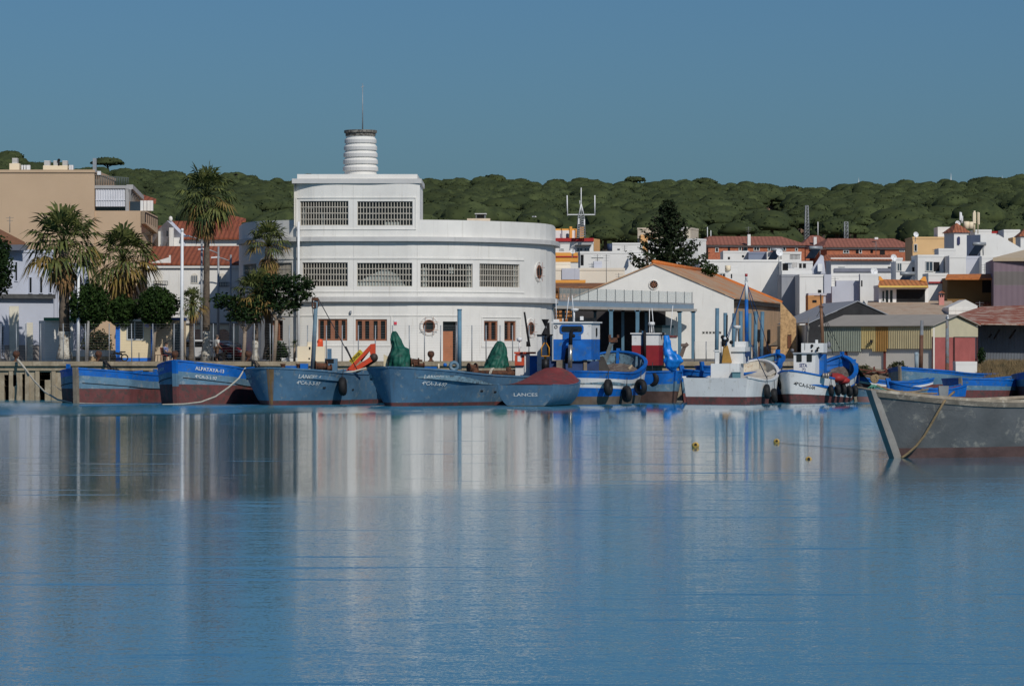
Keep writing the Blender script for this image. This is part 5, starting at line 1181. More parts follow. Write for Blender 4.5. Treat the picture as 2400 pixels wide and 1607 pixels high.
def palm(label, u, Y, vb, vc, rb, rt, Rpx, nf, skirt, wash_v=None, lean=0.0, elmin=-35, seed=1, dead=0, grp='fan palms on the quay'):
    rg = random.Random(seed); k = Y/F; zb = Z(vb,Y); x = X(u,Y); xt = X(u+lean,Y); zc = Z(vc,Y)
    t = root('palm_tree', (x, Y, zb), label, 'palm', grp)
    b = MB(); n = 16; pts = []; rs = []
    for i in range(n+1):
        f = i/n; pts.append((x+(xt-x)*f, Y, zb-.1+(zc-zb)*f)); fl = 1 + .45*max(0, 1-f*9); rs.append((rb+(rt-rb)*f)*k*fl*(1+.05*math.sin(i*2.1)))
    zw = Z(wash_v,Y) if wash_v else None
    if zw:
        i1 = max(1, min(n-1, round((zw-zb)/(zc-zb)*n))); b.tube(pts[:i1+1], [r*1.02 for r in rs[:i1+1]], 12, 1); b.tube(pts[i1:], rs[i1:], 12, 0)
    else: b.tube(pts, rs, 12, 0)
    part('trunk', b, [PTRUNK, PWASH], t)
    Rm = Rpx*k; hub = Vector((xt, Y, zc)); b = MB()
    for i in range(nf):
        az = i*2.39996 + rg.uniform(-.2,.2); f = (i+.5)/nf; el = R(84 - (84-elmin)*f**1.0 + rg.uniform(-6,6))
        Lp = Rm*rg.uniform(.42,.6); Rf = Rm*rg.uniform(.5,.62)
        m = 1 if (f > .66 and rg.random() < .5) else 0
        fan(b, hub + Vector((0,0,.15*(1-f))), az, el, Lp, Rf, rg, m, 15, .25+.35*f)
    part('crown', b, [PALMG, PALMY], t)
    if dead:
        b = MB()
        for i in range(dead):
            az = i*2.39996 + rg.uniform(-.3,.3); el = R(rg.uniform(-84,-48)); zz = rg.uniform(0, skirt*k)
            fan(b, hub + Vector((0,0,-zz)), az, el, Rm*rg.uniform(.25,.5), Rm*rg.uniform(.35,.5), rg, 0 if rg.random() < .7 else 1, 11, .5, 60)
        part('dead_fronds', b, [PALMD, PALMY], t)
    return t
QT = 271.5
palm('stout fan palm with a thick whitewashed trunk, leftmost of the palms', 151, 273, 838, 578, 13.5, 11, 112, 42, 20, 771, -1, -32, 3, 12)
palm('fan palm with a long shaggy brown skirt in front of the beige balconies', 288, 285, 836, 612, 10, 10, 100, 38, 60, None, 0, -38, 8, 34)
palm('tallest fan palm, thin whitewashed trunk behind the standing man', 483, 275, 844, 462, 9, 6, 84, 40, 40, 783, 2, -50, 5, 26)
palm('fan palm with a hanging skirt of dead orange fronds at the white building corner', 631, 274.5, 838, 578, 11, 8, 70, 26, 66, None, -2, -5, 12, 70)
palm('dark low fan palm in front of the skirted palm, above the flat topped trees', 598, 272.5, 842, 690, 7, 6, 66, 38, 20, 793, 2, -35, 15, 6)
palm('small young fan palm between the white lamp post and the tall palm', 449, 271.8, 842, 712, 7, 6.5, 42, 32, 16, None, 2, -45, 21, 10)
def round_tree(label, u, Y, v0, v1, rx, ut, mat, bark, n=4600, seed=1, lump=.22, grp='clipped round trees on the quay', size=.11):
    rg = np.random.default_rng(seed); k = Y/F; c = P(u, (v0+v1)/2, Y); t = root('clipped_tree', (X(ut,Y), Y, GZ), label, 'tree', grp)
    b = MB(); leaf_cards(b, ball_pts(c, (rx*k, rx*k*.95, (v1-v0)/2*k), n, rg, .5, lump, seed), size, rg); part('crown', b, mat, t)
    b = MB(); b.tube([(X(ut,Y),Y,GZ-.1),(X(ut+(u-ut)*.4,Y),Y,Z(v1+20,Y)),(c.x,Y,Z(v1-14,Y))], [.14,.11,.1], 8)
    for a in (-.6,.6): b.tube([(X(ut+(u-ut)*.5,Y),Y,Z(v1+12,Y)),(c.x+a*rx*k,Y+a*.3,Z(v1-20,Y))], [.08,.05], 6)
    part('trunk', b, bark, t); return t
round_tree('round clipped tree just right of the leftmost palm', 210, 272, 664, 768, 49, 203, LEAFD, GREYBARK, 6000, 2)
round_tree('smaller round clipped tree between two others above the kiosk', 288, 273, 694, 770, 36, 274, LEAFD, BARK, 3600, 5)
round_tree('round clipped tree above the kiosk right corner', 368, 272, 672, 765, 49, 358, LEAFD, BARK, 5600, 9)
t = round_tree('dark leafy tree cut by the left edge of the picture', -22, 276, 545, 700, 52, -30, LEAFA, DBARK, 5200, 11, .35, 'trees at the ends of the quay', .13)
def umbrella_tree(label, ut, Y, blobs, n, forks, bark, seed):
    rg = np.random.default_rng(seed); k = Y/F; t = root('flat_topped_tree', (X(ut,Y), Y, GZ), label, 'tree', 'flat topped trees by the white building')
    b = MB()
    for (u, v, rx, ry) in blobs:
        leaf_cards(b, ball_pts(P(u,v,Y+rg.uniform(-.4,.4)), (rx*k, min(rx*k,1.5), ry*k), int(n*rx*ry/900), rg, .25, .4, seed+u), .13, rg, 0, .5)
    part('crown', b, LEAFA, t)
    b = MB(); fx, fv = forks[0]; b.tube([(X(ut,Y),Y,GZ-.1),P((ut+fx)/2+1,(842+fv)/2,Y),P(fx,fv,Y)], [.17,.13,.12], 8)
    for (u, v) in forks[1:]: b.tube([P(fx,fv,Y), P((fx+u)/2+2,(fv+v)/2-4,Y), P(u,v,Y)], [.1,.08,.05], 6)
    part('trunk', b, bark, t)
umbrella_tree('larger dark flat topped tree against the white building corner', 641, 271.2, [(650,680,42,26),(690,662,44,22),(705,690,30,18),(668,714,42,20),(612,706,34,20),(722,668,18,12),(640,655,26,14),(690,715,16,10)], 520, [(648,750),(664,722),(634,722),(684,700),(668,748),(620,716)], BARK, 31)
umbrella_tree('smaller dark flat topped tree left of the larger one, by the white car', 569, 271.6, [(530,702,36,14),(560,716,42,18),(585,738,34,20),(515,716,14,8),(548,742,22,12),(600,715,30,18)], 520, [(574,776),(560,744),(588,748),(530,722),(610,738)], BARK, 35)
# Norfolk pine
Y = 372.0; k = Y/F; rg = np.random.default_rng(4); rr = random.Random(4)
t = root('norfolk_pine', (X(1566,Y), Y, 4), 'tall dark conical Norfolk pine behind the white gable', 'tree')
b = MB(); b.tube([(X(1566,Y),Y,4),(X(1566,Y),Y,Z(540,Y)),(X(1565,Y),Y,Z(470,Y))], [.5,.25,.05], 8); part('trunk', b, DBARK, t)
b = MB(); v = 476.0; pts_all = []
while v < 640:
    f = (v-470)/170; Lb = (5 + 100*f**.85)*k; nb = 5 + int(3*f); off = rr.uniform(0,6)
    for i in range(nb):
        a = off + 2*math.pi*i/nb + rr.uniform(-.15,.15); L_ = Lb*rr.uniform(.82,1.12); d = Vector((math.cos(a), math.sin(a), 0)); base = Vector((X(1566,Y),Y,Z(v,Y)))
        P_ = [base + d*L_*s + Vector((0,0,L_*(-.16*math.sin(s*2.6) + .20*s*s))) for s in np.linspace(.08,1,8)]
        b.tube(P_, [.05]*7+[.02], 4, 1)
        for j in range(7):
            a0, a1 = P_[j], P_[j+1]; m_ = int(6 + 8*f)
            for q in range(m_):
                c = a0.lerp(a1, rr.random()); pts_all.append((c.x+rr.gauss(0,.13), c.y+rr.gauss(0,.13), c.z + rr.gauss(.05,.11)))
    v += 8.0 + 5.0*f
leaf_cards(b, np.array(pts_all), .17, rg, 0, .2); part('crown', b, [LEAFN, DBARK], t)
def bush(label, u, Y, v0, v1, rx, mat, n, seed, nm='shrub', size=.09, grp=None):
    rg = np.random.default_rng(seed); k = Y/F; b = MB()
    leaf_cards(b, ball_pts(P(u,(v0+v1)/2+ (v1-v0)*.15,Y), (rx*k, rx*k*.8, (v1-v0)*.65*k), n, rg, .2, .35, seed), size, rg); solo(nm, b, mat, label, 'shrub', grp)
bush('dark rounded shrub at the foot of the white building corner', 652, 272.5, 800, 846, 26, LEAFA, 1500, 3)
bush('tall dark shrub behind the low white wall right of the leftmost palm', 227, 279, 770, 826, 34, M('olive_shrub',(0.03,0.042,0.016),.9,.4,1,patch=(0.09,0.05,0.02),pa=.25,psc=3), 2200, 6)
OLV = M('dusty_shrub', (0.075,0.08,0.035), .9, .35, 1.5)
bush('grey green bush beside the rusty mast pole at the right bank', 2104, 299, 846, 878, 24, OLV, 1100, 7, grp='bushes at the right bank')
bush('low grey green bush right of the SETA boat', 2024, 299, 856, 880, 20, OLV, 800, 8, grp='bushes at the right bank')
bush('dark bush at the corner of the red doors and the dark shed', 2300, 301, 815, 846, 9, LEAFA, 500, 9, grp='bushes at the right bank')
bush('green bush on the roof edge below the Norfolk pine', 1664, 345, 618, 640, 20, LEAFD, 900, 10)
rr = random.Random(9); b = MB()
Yy = 270.9; hub = P(690, 806, Yy); b.tube([(hub.x,Yy,GZ),hub],[.09,.07],8,1)
for i in range(46):
    az = i*2.4; el = R(rr.uniform(-35,85)); d = Vector((math.cos(az)*math.cos(el), math.sin(az)*math.cos(el), math.sin(el))); sd_ = Vector((-math.sin(az),math.cos(az),0))*.025
    L_ = rr.uniform(.4,.62); b.add([hub-sd_, hub+d*L_*.5-sd_, hub+d*L_+Vector((0,0,-.05)), hub+d*L_*.5+sd_, hub+sd_], [(0,1,2,3,4)])
solo('yucca', b, [M('yucca_leaf',(0.06,0.085,0.03),.6,.3,2), BARK], 'spiky yucca in front of the white wall beside the white cabinets', 'plant')
# ---------------------------------------------------------------- buildings
def line_u(a, c, u):
    """point of the plan segment a-c that is seen at column u"""
    s = (u-1200)/F; ax, ay = a; cx, cy = c; den = (cx-ax) - s*(cy-ay); f = (s*ay-ax)/den; return (ax+(cx-ax)*f, ay+(cy-ay)*f)
def wall_poly(uL, uM, uR, Y, dL, dR):
    Mp = (X(uM,Y), Y); Rp = (X(uR,Y+dR), Y+dR)
    if uL < uM - .5: Lp = (X(uL,Y+dL), Y+dL)
    else:
        d = Vector((Rp[0]-Mp[0], Rp[1]-Mp[1])).normalized(); Lp = (Mp[0]-d.y*dL, Mp[1]+d.x*dL)
    return [Mp, Rp, (Rp[0]+Lp[0]-Mp[0], Rp[1]+Lp[1]-Mp[1]), Lp]
WFR = M('white_window_frame', (0.62,0.62,0.6), .6, .08, 2); 
def add_win(t, a, c, wn, zfun=None, frame=None):
    u0,u1,v0,v1 = wn[:4]; kind = wn[4] if len(wn) > 4 else 'w'
    p = line_u(a,c,u0); q = line_u(a,c,u1); ym = (p[1]+q[1])/2; z1, z0 = Z(v0,ym), Z(v1,ym)
    d = Vector((q[0]-p[0], q[1]-p[1], 0)); n = Vector((d.y,-d.x,0)).normalized(); 
    if n.y > 0: n = -n
    mid = Vector(((p[0]+q[0])/2, ym, (z0+z1)/2)); hx = d/2; hz = Vector((0,0,(z1-z0)/2))
    b = MB()
    if kind == 'v':    # flat dark panel painted as a deep opening in shade
        b.obox(mid+n*.012, hx, n*.01, hz); return part('painted_opening', b, DARK, t)
    if u1-u0 > 6.5:
        fw = .07; 
        b.obox(mid+n*.03+Vector((0,0,hz.z-fw/2)), hx, n*.03, (0,0,fw/2)); b.obox(mid+n*.035-Vector((0,0,hz.z-fw/2)), hx*1.08, n*.04, (0,0,fw/2))
        dn = d.normalized()
        for sg in (-1,1): b.obox(mid+n*.031+dn*sg*(hx.length-fw/2), dn*fw/2, n*.028, hz*.96)
        if u1-u0 > 11: b.obox(mid+n*.029, dn*.03, n*.022, hz*.96)
        w_ = part('window', b, frame or WFR, t); b = MB(); b.obox(mid+n*.014, hx*.97, n*.008, hz*.97); part('pane', b, M('pane_blue_grey',(0.05,0.075,0.10),.15,.3,1,spec=.5) if kind == 'b' else GLASS, w_); return w_
    b.obox(mid+n*.014, hx, n*.012, hz); return part('window', b, GLASS, t)
def block(label, uL, uM, uR, vt, Y, dL, dR, mat, wins=(), lwins=(), name='white_house', cat='house', grp='houses of the town', vb=None, parapet=.0, matL=None, roofm=None, frame=None, edge=None):
    poly = wall_poly(uL, uM, uR, Y, dL, dR); z1 = Z(vt,Y); z0 = min(Z(vb,Y) if vb else 0.5, z1-.5) if vb else land_z(poly[0][0], Y)-.6
    cx = sum(p[0] for p in poly)/4; cy = sum(p[1] for p in poly)/4
    t = root(name, (cx, cy, z0), label, cat, grp)
    b = MB(); b.prism(poly, z0, z1 - .22, 0); part('wall', b, mat, t)
    b = MB(); s = 1.012; b.prism([(cx+(x-cx)*s, cy+(y-cy)*s) for x,y in poly], z1-.218, z1); part('roof', b, edge or mat, t)
    for w_ in wins: add_win(t, poly[0], poly[1], w_, frame=frame)
    for w_ in lwins: add_win(t, poly[3], poly[0], w_, frame=frame)
    return t
def slab_roof(t, pts, th, mat, name='roof'):
    """a sloping roof sheet given by its corners (u, v, Y)"""
    q = [P(*p) for p in pts]; n = (q[1]-q[0]).cross(q[2]-q[0]).normalized(); n = n if n.z > 0 else -n
    b = MB(); b.extr([p - n*th for p in q], n*th); return part(name, b, mat, t)
def hip_roof(t, poly, z0, h, inset, mat, over=.5):
    cx = sum(p[0] for p in poly)/4; cy = sum(p[1] for p in poly)/4
    a, b_, c, d = [Vector((*p, 0)) for p in poly]
    ex = (b_-a).normalized(); ey = (d-a).normalized(); a2 = a-ex*over-ey*over; b2 = b_+ex*over-ey*over; c2 = c+ex*over+ey*over; d2 = d-ex*over+ey*over
    L_ = (b2-a2).length; m1 = (a2+d2)/2 + ex*inset; m2 = (b2+c2)/2 - ex*min(inset, L_/2-.05)
    b = MB(); zz = lambda p, z: (p.x, p.y, z)
    vs = [zz(a2,z0),zz(b2,z0),zz(c2,z0),zz(d2,z0),zz(m1,z0+h),zz(m2,z0+h)]
    b.add(vs, [(0,1,5,4),(1,2,5),(2,3,4,5),(3,0,4),(3,2,1,0)]); return part('roof', b, mat, t)
def dish(label, u, v, Y, r=.45, col=None):
    p = P(u,v,Y); b = MB(); vs = [p + Vector((0,.12,0))]; n = 16; ax = Vector((.35,-.9,.25)).normalized(); s1 = ax.cross(Vector((0,0,1))).normalized(); s2 = s1.cross(ax)
    for i in range(n): a = 2*math.pi*i/n; vs.append(p + (s1*math.cos(a)+s2*math.sin(a))*r*.66 + ax*.1)
    b.add(vs, [(0,1+i,1+(i+1)%n) for i in range(n)], 0, True); b.tube([p+Vector((0,.15,0)), p+Vector((0,.3,-r*1.6))], .04, 6); b.tube([p, p+ax*.5], .02, 5)
    solo('satellite_dish', b, col or POLEW, label, 'satellite dish', 'satellite dishes on the roofs')
def aerial(label, u, v0, v1, Y, arms=3, w_=.5):
    b = MB(); b.tube([P(u,v1,Y), P(u,v0,Y)], .03, 5); x, _, z = P(u,v0,Y)
    for i in range(arms): b.beam((x-w_*(1-.2*i),Y,z-.12-.22*i),(x+w_*(1-.2*i),Y,z-.12-.22*i),.025)
    solo('tv_aerial', b, M('aerial_metal',(0.2,0.2,0.2),.5,.2,3,metal=.3), label, 'tv aerial', 'tv aerials on the roofs')
def solar(label, u0, v0, u1, v1, Y):
    """sloping collector with a tank along its upper edge"""
    a = P(u0,v1,Y); c = P(u1,v0,Y+1.2); wd = Vector((.9,.35,0)); t = root('solar_heater', (a.x, a.y, a.z), label, 'solar heater', 'solar water heaters on the roofs')
    b = MB(); b.extr([a, a+wd, c+wd, c], (0,.05,-.07)); part('panel', b, M('solar_panel',(0.012,0.018,0.028),.2,.2,2), t)
    b = MB(); b.tube([c-wd*.2+Vector((0,.2,.15)), c+wd*1.2+Vector((0,.2,.15))], .18, 12); part('tank', b, STEEL, t)
    b = MB(); b.tube([c+Vector((0,.3,0)),c+Vector((0,.4,a.z-c.z))],.03,5); b.tube([c+wd+Vector((0,.3,0)),c+wd+Vector((0,.4,a.z-c.z))],.03,5); part('leg', b, STEEL, t)
GREYW = M('grey_and_shaded_wall', C(170,172,181), .85, .08, .5, streak=C(120,122,130), sa=.4)  # grey walls, and the shade tone painted on faces of white buildings
TANW = M('tan_wall', C(196,150,100), .85, .08, .5); ORW = M('orange_wall', C(205,145,70), .85, .08, .6); ORW2 = M('pale_tan_wall', C(200,165,120), .85, .08, .5)
REDB = M('red_trim', C(150,38,38), .75, .1, 2); BRICK = M('red_brick', C(164,100,74), .9, .2, 3, patch=C(138,82,62), pa=.4, psc=6)
TILER = M('red_roof_tiles', C(146,94,78), .9, .16, .8, wave=(0.7, 0.45), patch=C(126,78,62), pa=.35, psc=2.5, bump=.5, bsc=4)
# --- left side
t = block('large beige apartment building with a blank party wall at the far left', -60, -60, 221, 398, 306, 16, 0, M('beige_render', C(172,148,122), .85, .05, .35, streak=C(120,105,92), sa=.2), name='apartment_building', cat='building', grp=None)
BEI = MATS['beige_render']; Yb = 306.2
poly = [(X(221.5,Yb),Yb),(X(331,Yb),Yb),(X(357,Yb+9),Yb+9),(X(240,Yb+12),Yb+12)]
b = MB(); b.prism(poly, GZ-.5, Z(494,Yb)); part('lower_wing', b, BEI, t)
PERG = M('pergola_grey', C(150,148,146), .8, .08, 1)
b = MB(); b.box(X(221.5,Yb),X(305,Yb),Yb,Yb+4,Z(442,Yb),Z(434.5,Yb)); b.box(X(294,Yb),X(302,Yb),Yb+.02,Yb+.5,Z(494,Yb),Z(442.3,Yb)); 
for i in range(7):
    f = i/6; b.beam(P(305+f*22,442+f*24,Yb+f*6), P(303+f*22,470+f*2,Yb+f*6+.5), .16, .3)
b.beam(P(304,438,Yb), P(330,464,Yb+7), .5, .35); o = part('pergola', b, PERG, t)
b = MB(); b.box(X(222,Yb)+.05,X(293,Yb),Yb+.12,Yb+.2,Z(484,Yb),Z(443,Yb)); 
for i in range(12): xx = X(224+i*5.8,Yb); b.box(xx,xx+.07,Yb+.08,Yb+.119,Z(484,Yb),Z(443.5,Yb))
b.box(X(222,Yb)+.05,X(293,Yb),Yb+.06,Yb+.118,Z(470,Yb),Z(468,Yb)); part('awning', b, M('white_awning', C(186,186,190), .8, .06, 2), t)
b = MB(); b.box(X(222,Yb),X(294,Yb),Yb+.5,Yb+.6,Z(494,Yb)+.003,Z(443,Yb)); part('terrace_glazing', b, GLASS, t)
b = MB(); b.box(X(303,Yb),X(331,Yb),Yb+.4,Yb+.5,Z(494,Yb)+.003,Z(472,Yb)); part('window', b, M('window_slate',(0.035,0.05,0.065),.2,.2,1), t)
for u in (332,340,348,355): b = MB(); xx = X(u,Yb+8*(u-331)/24); yy = Yb+8*(u-331)/24; b.box(xx-.1,xx+.12,yy,yy+.3,Z(494,yy),Z(470,yy)); part('column', b, WHITE2, t)
b = MB()
for u in range(224,302,4): b.tube([P(u,434,Yb+.4),P(u,411+(u-224)*.08,Yb+.4)],.035,5)
b.beam(P(223,411,Yb+.4),P(302,417,Yb+.4),.05); part('railing', b, M('railing_green_grey',(0.10,0.12,0.12),.6), t)
for v0 in (494,593,690):
    b = MB(); A_ = P(331,v0,Yb-.1); B_ = P(360,v0+14,Yb+7); b.extr([A_, B_, B_+Vector((0,0,-1.35)), A_+Vector((0,0,-1.0))], (.35,-.3,0)); b.extr([A_+Vector((0,0,-1.0)), B_+Vector((0,0,-1.35)), B_+Vector((-.1,.6,-1.35)), P(329,v0+50,Yb+1)], (.02,-.1,-.15)); bl = part('balcony', b, BEI, t)
    b = MB()
    for i in range(7): f = i/6; q = A_.lerp(B_, f)+Vector((.37,-.32,0)); b.beam(q+Vector((0,0,-.15)), q+Vector((0,0,-.9)), .05)
    b.beam(A_+Vector((.37,-.32,-.15)), B_+Vector((.37,-.32,-.15)), .05); part('railing', b, DARK, bl)
b = MB(); b.beam(P(222,404,Yb),P(222,371,Yb),.28); part('corner_pillar', b, STEEL, t)
b = MB(); b.box(X(228,Yb),X(236,Yb),Yb,Yb+.3,Z(410,Yb),Z(401,Yb)); part('cabinet', b, POLEW, t)
for u0,u1,v0 in ((28,40,371),(22,45,383),(103,116,377),(125,137,377),(146,157,377),(101,158,388)):
    yy = 308.0; b = MB(); 
    if u1-u0 > 18: b.box(X(u0,yy),X(u1,yy),yy,yy+1,Z(398,yy),Z(v0,yy)); part('chimney_base', b, CREAM, t)
    else:
        zb = Z(389,yy) if u0 > 60 else Z(383,yy); n = 4
        for i in range(n): z0 = zb + (Z(v0,yy)-zb)*i/n; b.box(X(u0,yy),X(u1,yy),yy+.1,yy+.9,z0+.003,z0+.12)
        b.box(X(u0,yy)+.08,X(u1,yy)-.08,yy+.15,yy+.85,zb,Z(v0,yy)); part('chimney', b, CORN, t)
b = MB(); yy = 308.0
for u in (50,56,62,66,162,167): b.box(X(u,yy),X(u+4,yy),yy,yy+.5,Z(398,yy),Z(387,yy))
part('roof_vent', b, POLEW, t)
b = MB(); b.ell(P(138,375.5,yy),.12,.12,.12); b.tube([P(138,378,yy),P(138,388,yy)],.06,6); part('cowl', b, DARK, t)
aerial('tv aerial against the blank beige party wall', 23, 507, 545, 300, 2, .3)
# pale blue house
PBL = M('pale_blue_render', C(168,172,184), .85, .06, .5, streak=C(125,122,122), sa=.28)
t = block('pale blue grey house with narrow slit windows behind the leftmost palm', -60, -60, 126, 582, 281, 10, 5, PBL, [(2,9,762,840),(66,75,648,688),(91,100,648,688),(113,121,650,688),(33,41,612,660)], name='pale_house', cat='house', grp=None, frame=PBL)
poly = wall_poly(-60,-60,126,281,10,5)
for (u0,u1,v0,v1) in ((22,47,717,838),(63,79,756,838)): 
    p = line_u(poly[0],poly[1],u0); q = line_u(poly[0],poly[1],u1); b = MB(); b.box(p[0],q[0],p[1]-.05,p[1]-.01,GZ,Z(v0,p[1])); b.box(p[0]+.35*(q[0]-p[0]),q[0],p[1]-.06,p[1]-.051,GZ,Z(v0+2,p[1])); part('doorway', b, [M('doorway_cream', C(190,184,168),.8)], t)
b = MB(); p, q = poly[0], poly[1]; b.beam((p[0],p[1]-.25,Z(694,282)),(q[0],q[1]-.25,Z(694,282)),.5,.28); b.tube([(p[0],p[1]-.5,Z(690,282)),(q[0]+.1,q[1]-.5,Z(690,282))],.05,6); part('ledge', b, M('ledge_dark',(0.1,0.1,0.1),.9,.3,2), t)
b = MB(); b.beam((p[0],p[1]-.03,GZ+.55),(q[0],q[1]-.03,GZ+.55),.05,1.15); part('dado', b, M('dado_grey', C(128,122,118),.9,.1,1), t)
slab_roof(t, [(-60,575,281),(60,575,283.5),(58,567,287),(-2,536,295),(-60,520,295)], .15, TILEB)
b = MB(); b.beam(P(-60,580,280.7),P(62,580,283.2),.3,.4); part('fascia', b, M('fascia_slate', C(84,88,98),.8), t)
t = block('pale blue wing between the leftmost palm and the lamp post', 126, 126, 206, 616, 288, 10, 2, PBL, [(166,172,655,700),(184,189,655,700)], name='pale_house', cat='house', grp=None, edge=M('shadow_band', C(100,104,112),.8))  # dark edge colour stands in for the shadow along the roof line
for u in (128,201): 
    b = MB(); xx = X(u,287.9); b.box(xx,xx+.22,287.6,287.9,GZ,Z(612,288)); part('pilaster', b, PBL, t)
t = block('small white hut with a green roof edge beside the leftmost palm', 105, 105, 172, 751, 276, 3, .5, WHITE, name='hut', cat='hut', grp=None)
b = MB(); b.box(X(103,276),X(174,276),275.85,279.2,Z(751,276)+.003,Z(744,276)); part('canopy', b, M('green_fascia', C(62,112,86),.7,.1,2), t)
b = MB(); yy = 275.5; b.box(X(167,yy),X(276,yy),yy,yy+.3,GZ+.34,Z(821,yy)); 
t = root('low_wall', (X(220,yy),yy,GZ), 'low white wall on a course of brown stone right of the leftmost palm', 'wall'); part('wall', b, WHITE, t)
b = MB(); b.box(X(167,yy)-.02,X(276,yy)+.02,yy-.06,yy+.36,GZ-.1,GZ+.337); part('stone_course', b, M('brown_stone', C(160,138,108), .95, .3, 3, patch=C(115,95,72), pa=.4, psc=5), t)
# kiosks
t = root('kiosk', (X(316,273),273,GZ), 'cream kiosk with blue corners and a sliding window', 'kiosk')
yy = 272.8; KC = M('kiosk_cream', C(204,186,152), .7, .05, 1)
b = MB(); b.box(X(281,yy),X(354,yy),yy,yy+2.6,GZ+.25,Z(752,yy)); part('wall', b, KC, t)
b = MB(); b.box(X(277,yy),X(362,yy),yy-.1,yy+2.7,Z(752,yy)+.002,Z(748,yy)); part('roof', b, WHITE2, t)
b = MB()
for u0,u1 in ((271,281.5),(353.5,361)): b.box(X(u0,yy),X(u1,yy),yy-.03,yy+.25,GZ+.02,Z(752,yy)-.002)
b.box(X(281.6,yy),X(353.4,yy),yy-.02,yy+2.5,GZ+.02,GZ+.248); part('blue_frame', b, M('kiosk_blue', C(28,98,180), .6, .1, 2), t)
b = MB(); b.box(X(297,yy),X(337,yy),yy-.05,yy-.003,Z(797,yy),Z(752,yy)); w_ = part('window', b, WFR, t)
b = MB(); b.box(X(299.5,yy),X(315,yy),yy-.06,yy-.051,Z(794,yy),Z(753,yy)); b.box(X(317,yy),X(335,yy),yy-.06,yy-.051,Z(794,yy),Z(753,yy)); part('pane', b, GLASS, w_)
b = MB(); b.disc(P(345,762,yy-.02),(0,-1,0),.17,16); part('emblem', b, M('emblem_lilac', C(150,145,180),.7), t)
t = root('kiosk', (X(400,274.5),274.5,GZ), 'tan kiosk with a blue roof edge behind the white lamp post', 'kiosk'); yy = 274.0
b = MB(); b.prism([(X(362,yy),yy),(X(424,yy),yy),(X(436,yy+2.5),yy+2.5),(X(368,yy+2.5),yy+2.5)], GZ, Z(750,yy)); part('wall', b, M('kiosk_tan', C(176,158,134), .8, .06, 1), t)
b = MB(); b.prism([(X(360,yy-.1),yy-.1),(X(426,yy-.1),yy-.1),(X(438,yy+2.6),yy+2.6),(X(366,yy+2.6),yy+2.6)], Z(750,yy)+.003, Z(744,yy)); part('roof', b, M('roof_edge_blue', C(40,72,130),.6), t)
b = MB(); b.box(X(404,yy),X(423,yy),yy-.03,yy-.003,GZ+.3,Z(758,yy)); part('window', b, M('kiosk_glass',(0.06,0.075,0.09),.15,.2,1), t)
# church like house with orange roofs
YH_ = 300.0
t = root('tiled_house', (X(460,YH_),YH_,GZ), 'white house with two tiers of bright orange tiled roof', 'house')
OT = M('bright_orange_tiles', C(140,78,54), .85, .14, .8, wave=(0.85, 0.6), patch=C(122,66,48), pa=.3, psc=2.5, bump=.7, bsc=3.5)
b = MB(); b.box(X(345,YH_),X(566,YH_),YH_,YH_+8,GZ-.3,Z(617,YH_)); part('wall', b, WHITE, t)
slab_roof(t, [(348,617,YH_-.3),(563,617,YH_-.3),(563,576,YH_+8.5),(358,577,YH_+8.5)], .14, OT)
b = MB(); b.extr([P(345,628,YH_-.1),P(400,628,YH_-.1),P(400,598,YH_-.1),P(396,598,YH_-.1),P(396,603,YH_-.1),P(345,618,YH_-.1)], (0,.3,0)); b.box(X(345,YH_),X(566,YH_),YH_-.2,YH_-.01,Z(628,YH_),Z(622,YH_)); part('parapet', b, WHITE, t)
b = MB(); b.box(X(345,YH_),X(566,YH_),YH_-.15,YH_-.01,Z(760,YH_),Z(757,YH_)); part('ledge', b, M('ledge_grey',(0.12,0.11,0.1),.8), t)
b = MB(); b.box(X(430,YH_),X(566,YH_),YH_-.05,YH_-.002,GZ,Z(760.5,YH_)); part('ground_storey', b, M('pale_cream_render', C(204,192,166), .8, .05, 1), t)
for u0,u1 in ((452,476),(508,538)):
    b = MB(); q = []; 
    for i in range(13): a = math.pi*i/12; q.append(P((u0+u1)/2+(u1-u0)/2*math.cos(a), 785-14*math.sin(a), YH_-.07))
    b.extr(q + [P(u0,842,YH_-.07), P(u1,842,YH_-.07)], (0,.015,0)); part('stone_arch', b, M('pink_stone', C(178,138,112), .9, .15, 2, patch=C(150,110,90), pa=.4, psc=4), t)
def arched(t, u0, u1, v0, v1, Y, rail=False):
    r = (u1-u0)/2; b = MB(); q = [P((u0+u1)/2+r*math.cos(math.pi*i/10), v0+r-r*math.sin(math.pi*i/10), Y-.05) for i in range(11)] + [P(u0,v1,Y-.05),P(u1,v1,Y-.05)]
    b.extr(q, (0,.04,0)); o = part('arched_window', b, M('arch_cream', C(190,184,172),.8), t)
    if not rail:
        b = MB(); 
        for k in range(3): x0 = u0+1.5+k*(u1-u0-2)/3; b.box(X(x0,Y),X(x0+(u1-u0)/3-2,Y),Y-.065,Y-.051,Z(v1-2,Y),Z(v0+6,Y))
        part('pane', b, M('pane_grey',(0.16,0.18,0.2),.3,.2,1), o)
    else:
        b = MB()
        for k in range(9): x = u0-2+(u1-u0+14)*k/8; b.tube([P(x,v1,Y-.3),P(x,v1-9,Y-.3)],.02,4)
        b.beam(P(u0-2,v1-9,Y-.3),P(u1+12,v1-9,Y-.3),.04); b.beam(P(u0-2,v1,Y-.3),P(u1+12,v1,Y-.3),.04); part('railing', b, DARK, o)
arched(t, 447, 464, 640, 664, YH_); arched(t, 361, 381, 638, 668, YH_, True); arched(t, 513, 530, 640, 671, YH_, True)
Y2 = 312.0; t2 = root('church', (X(470,Y2),Y2,GZ), 'white church nave with a shaded grey gable and orange tiled roof behind the tiled house', 'church')
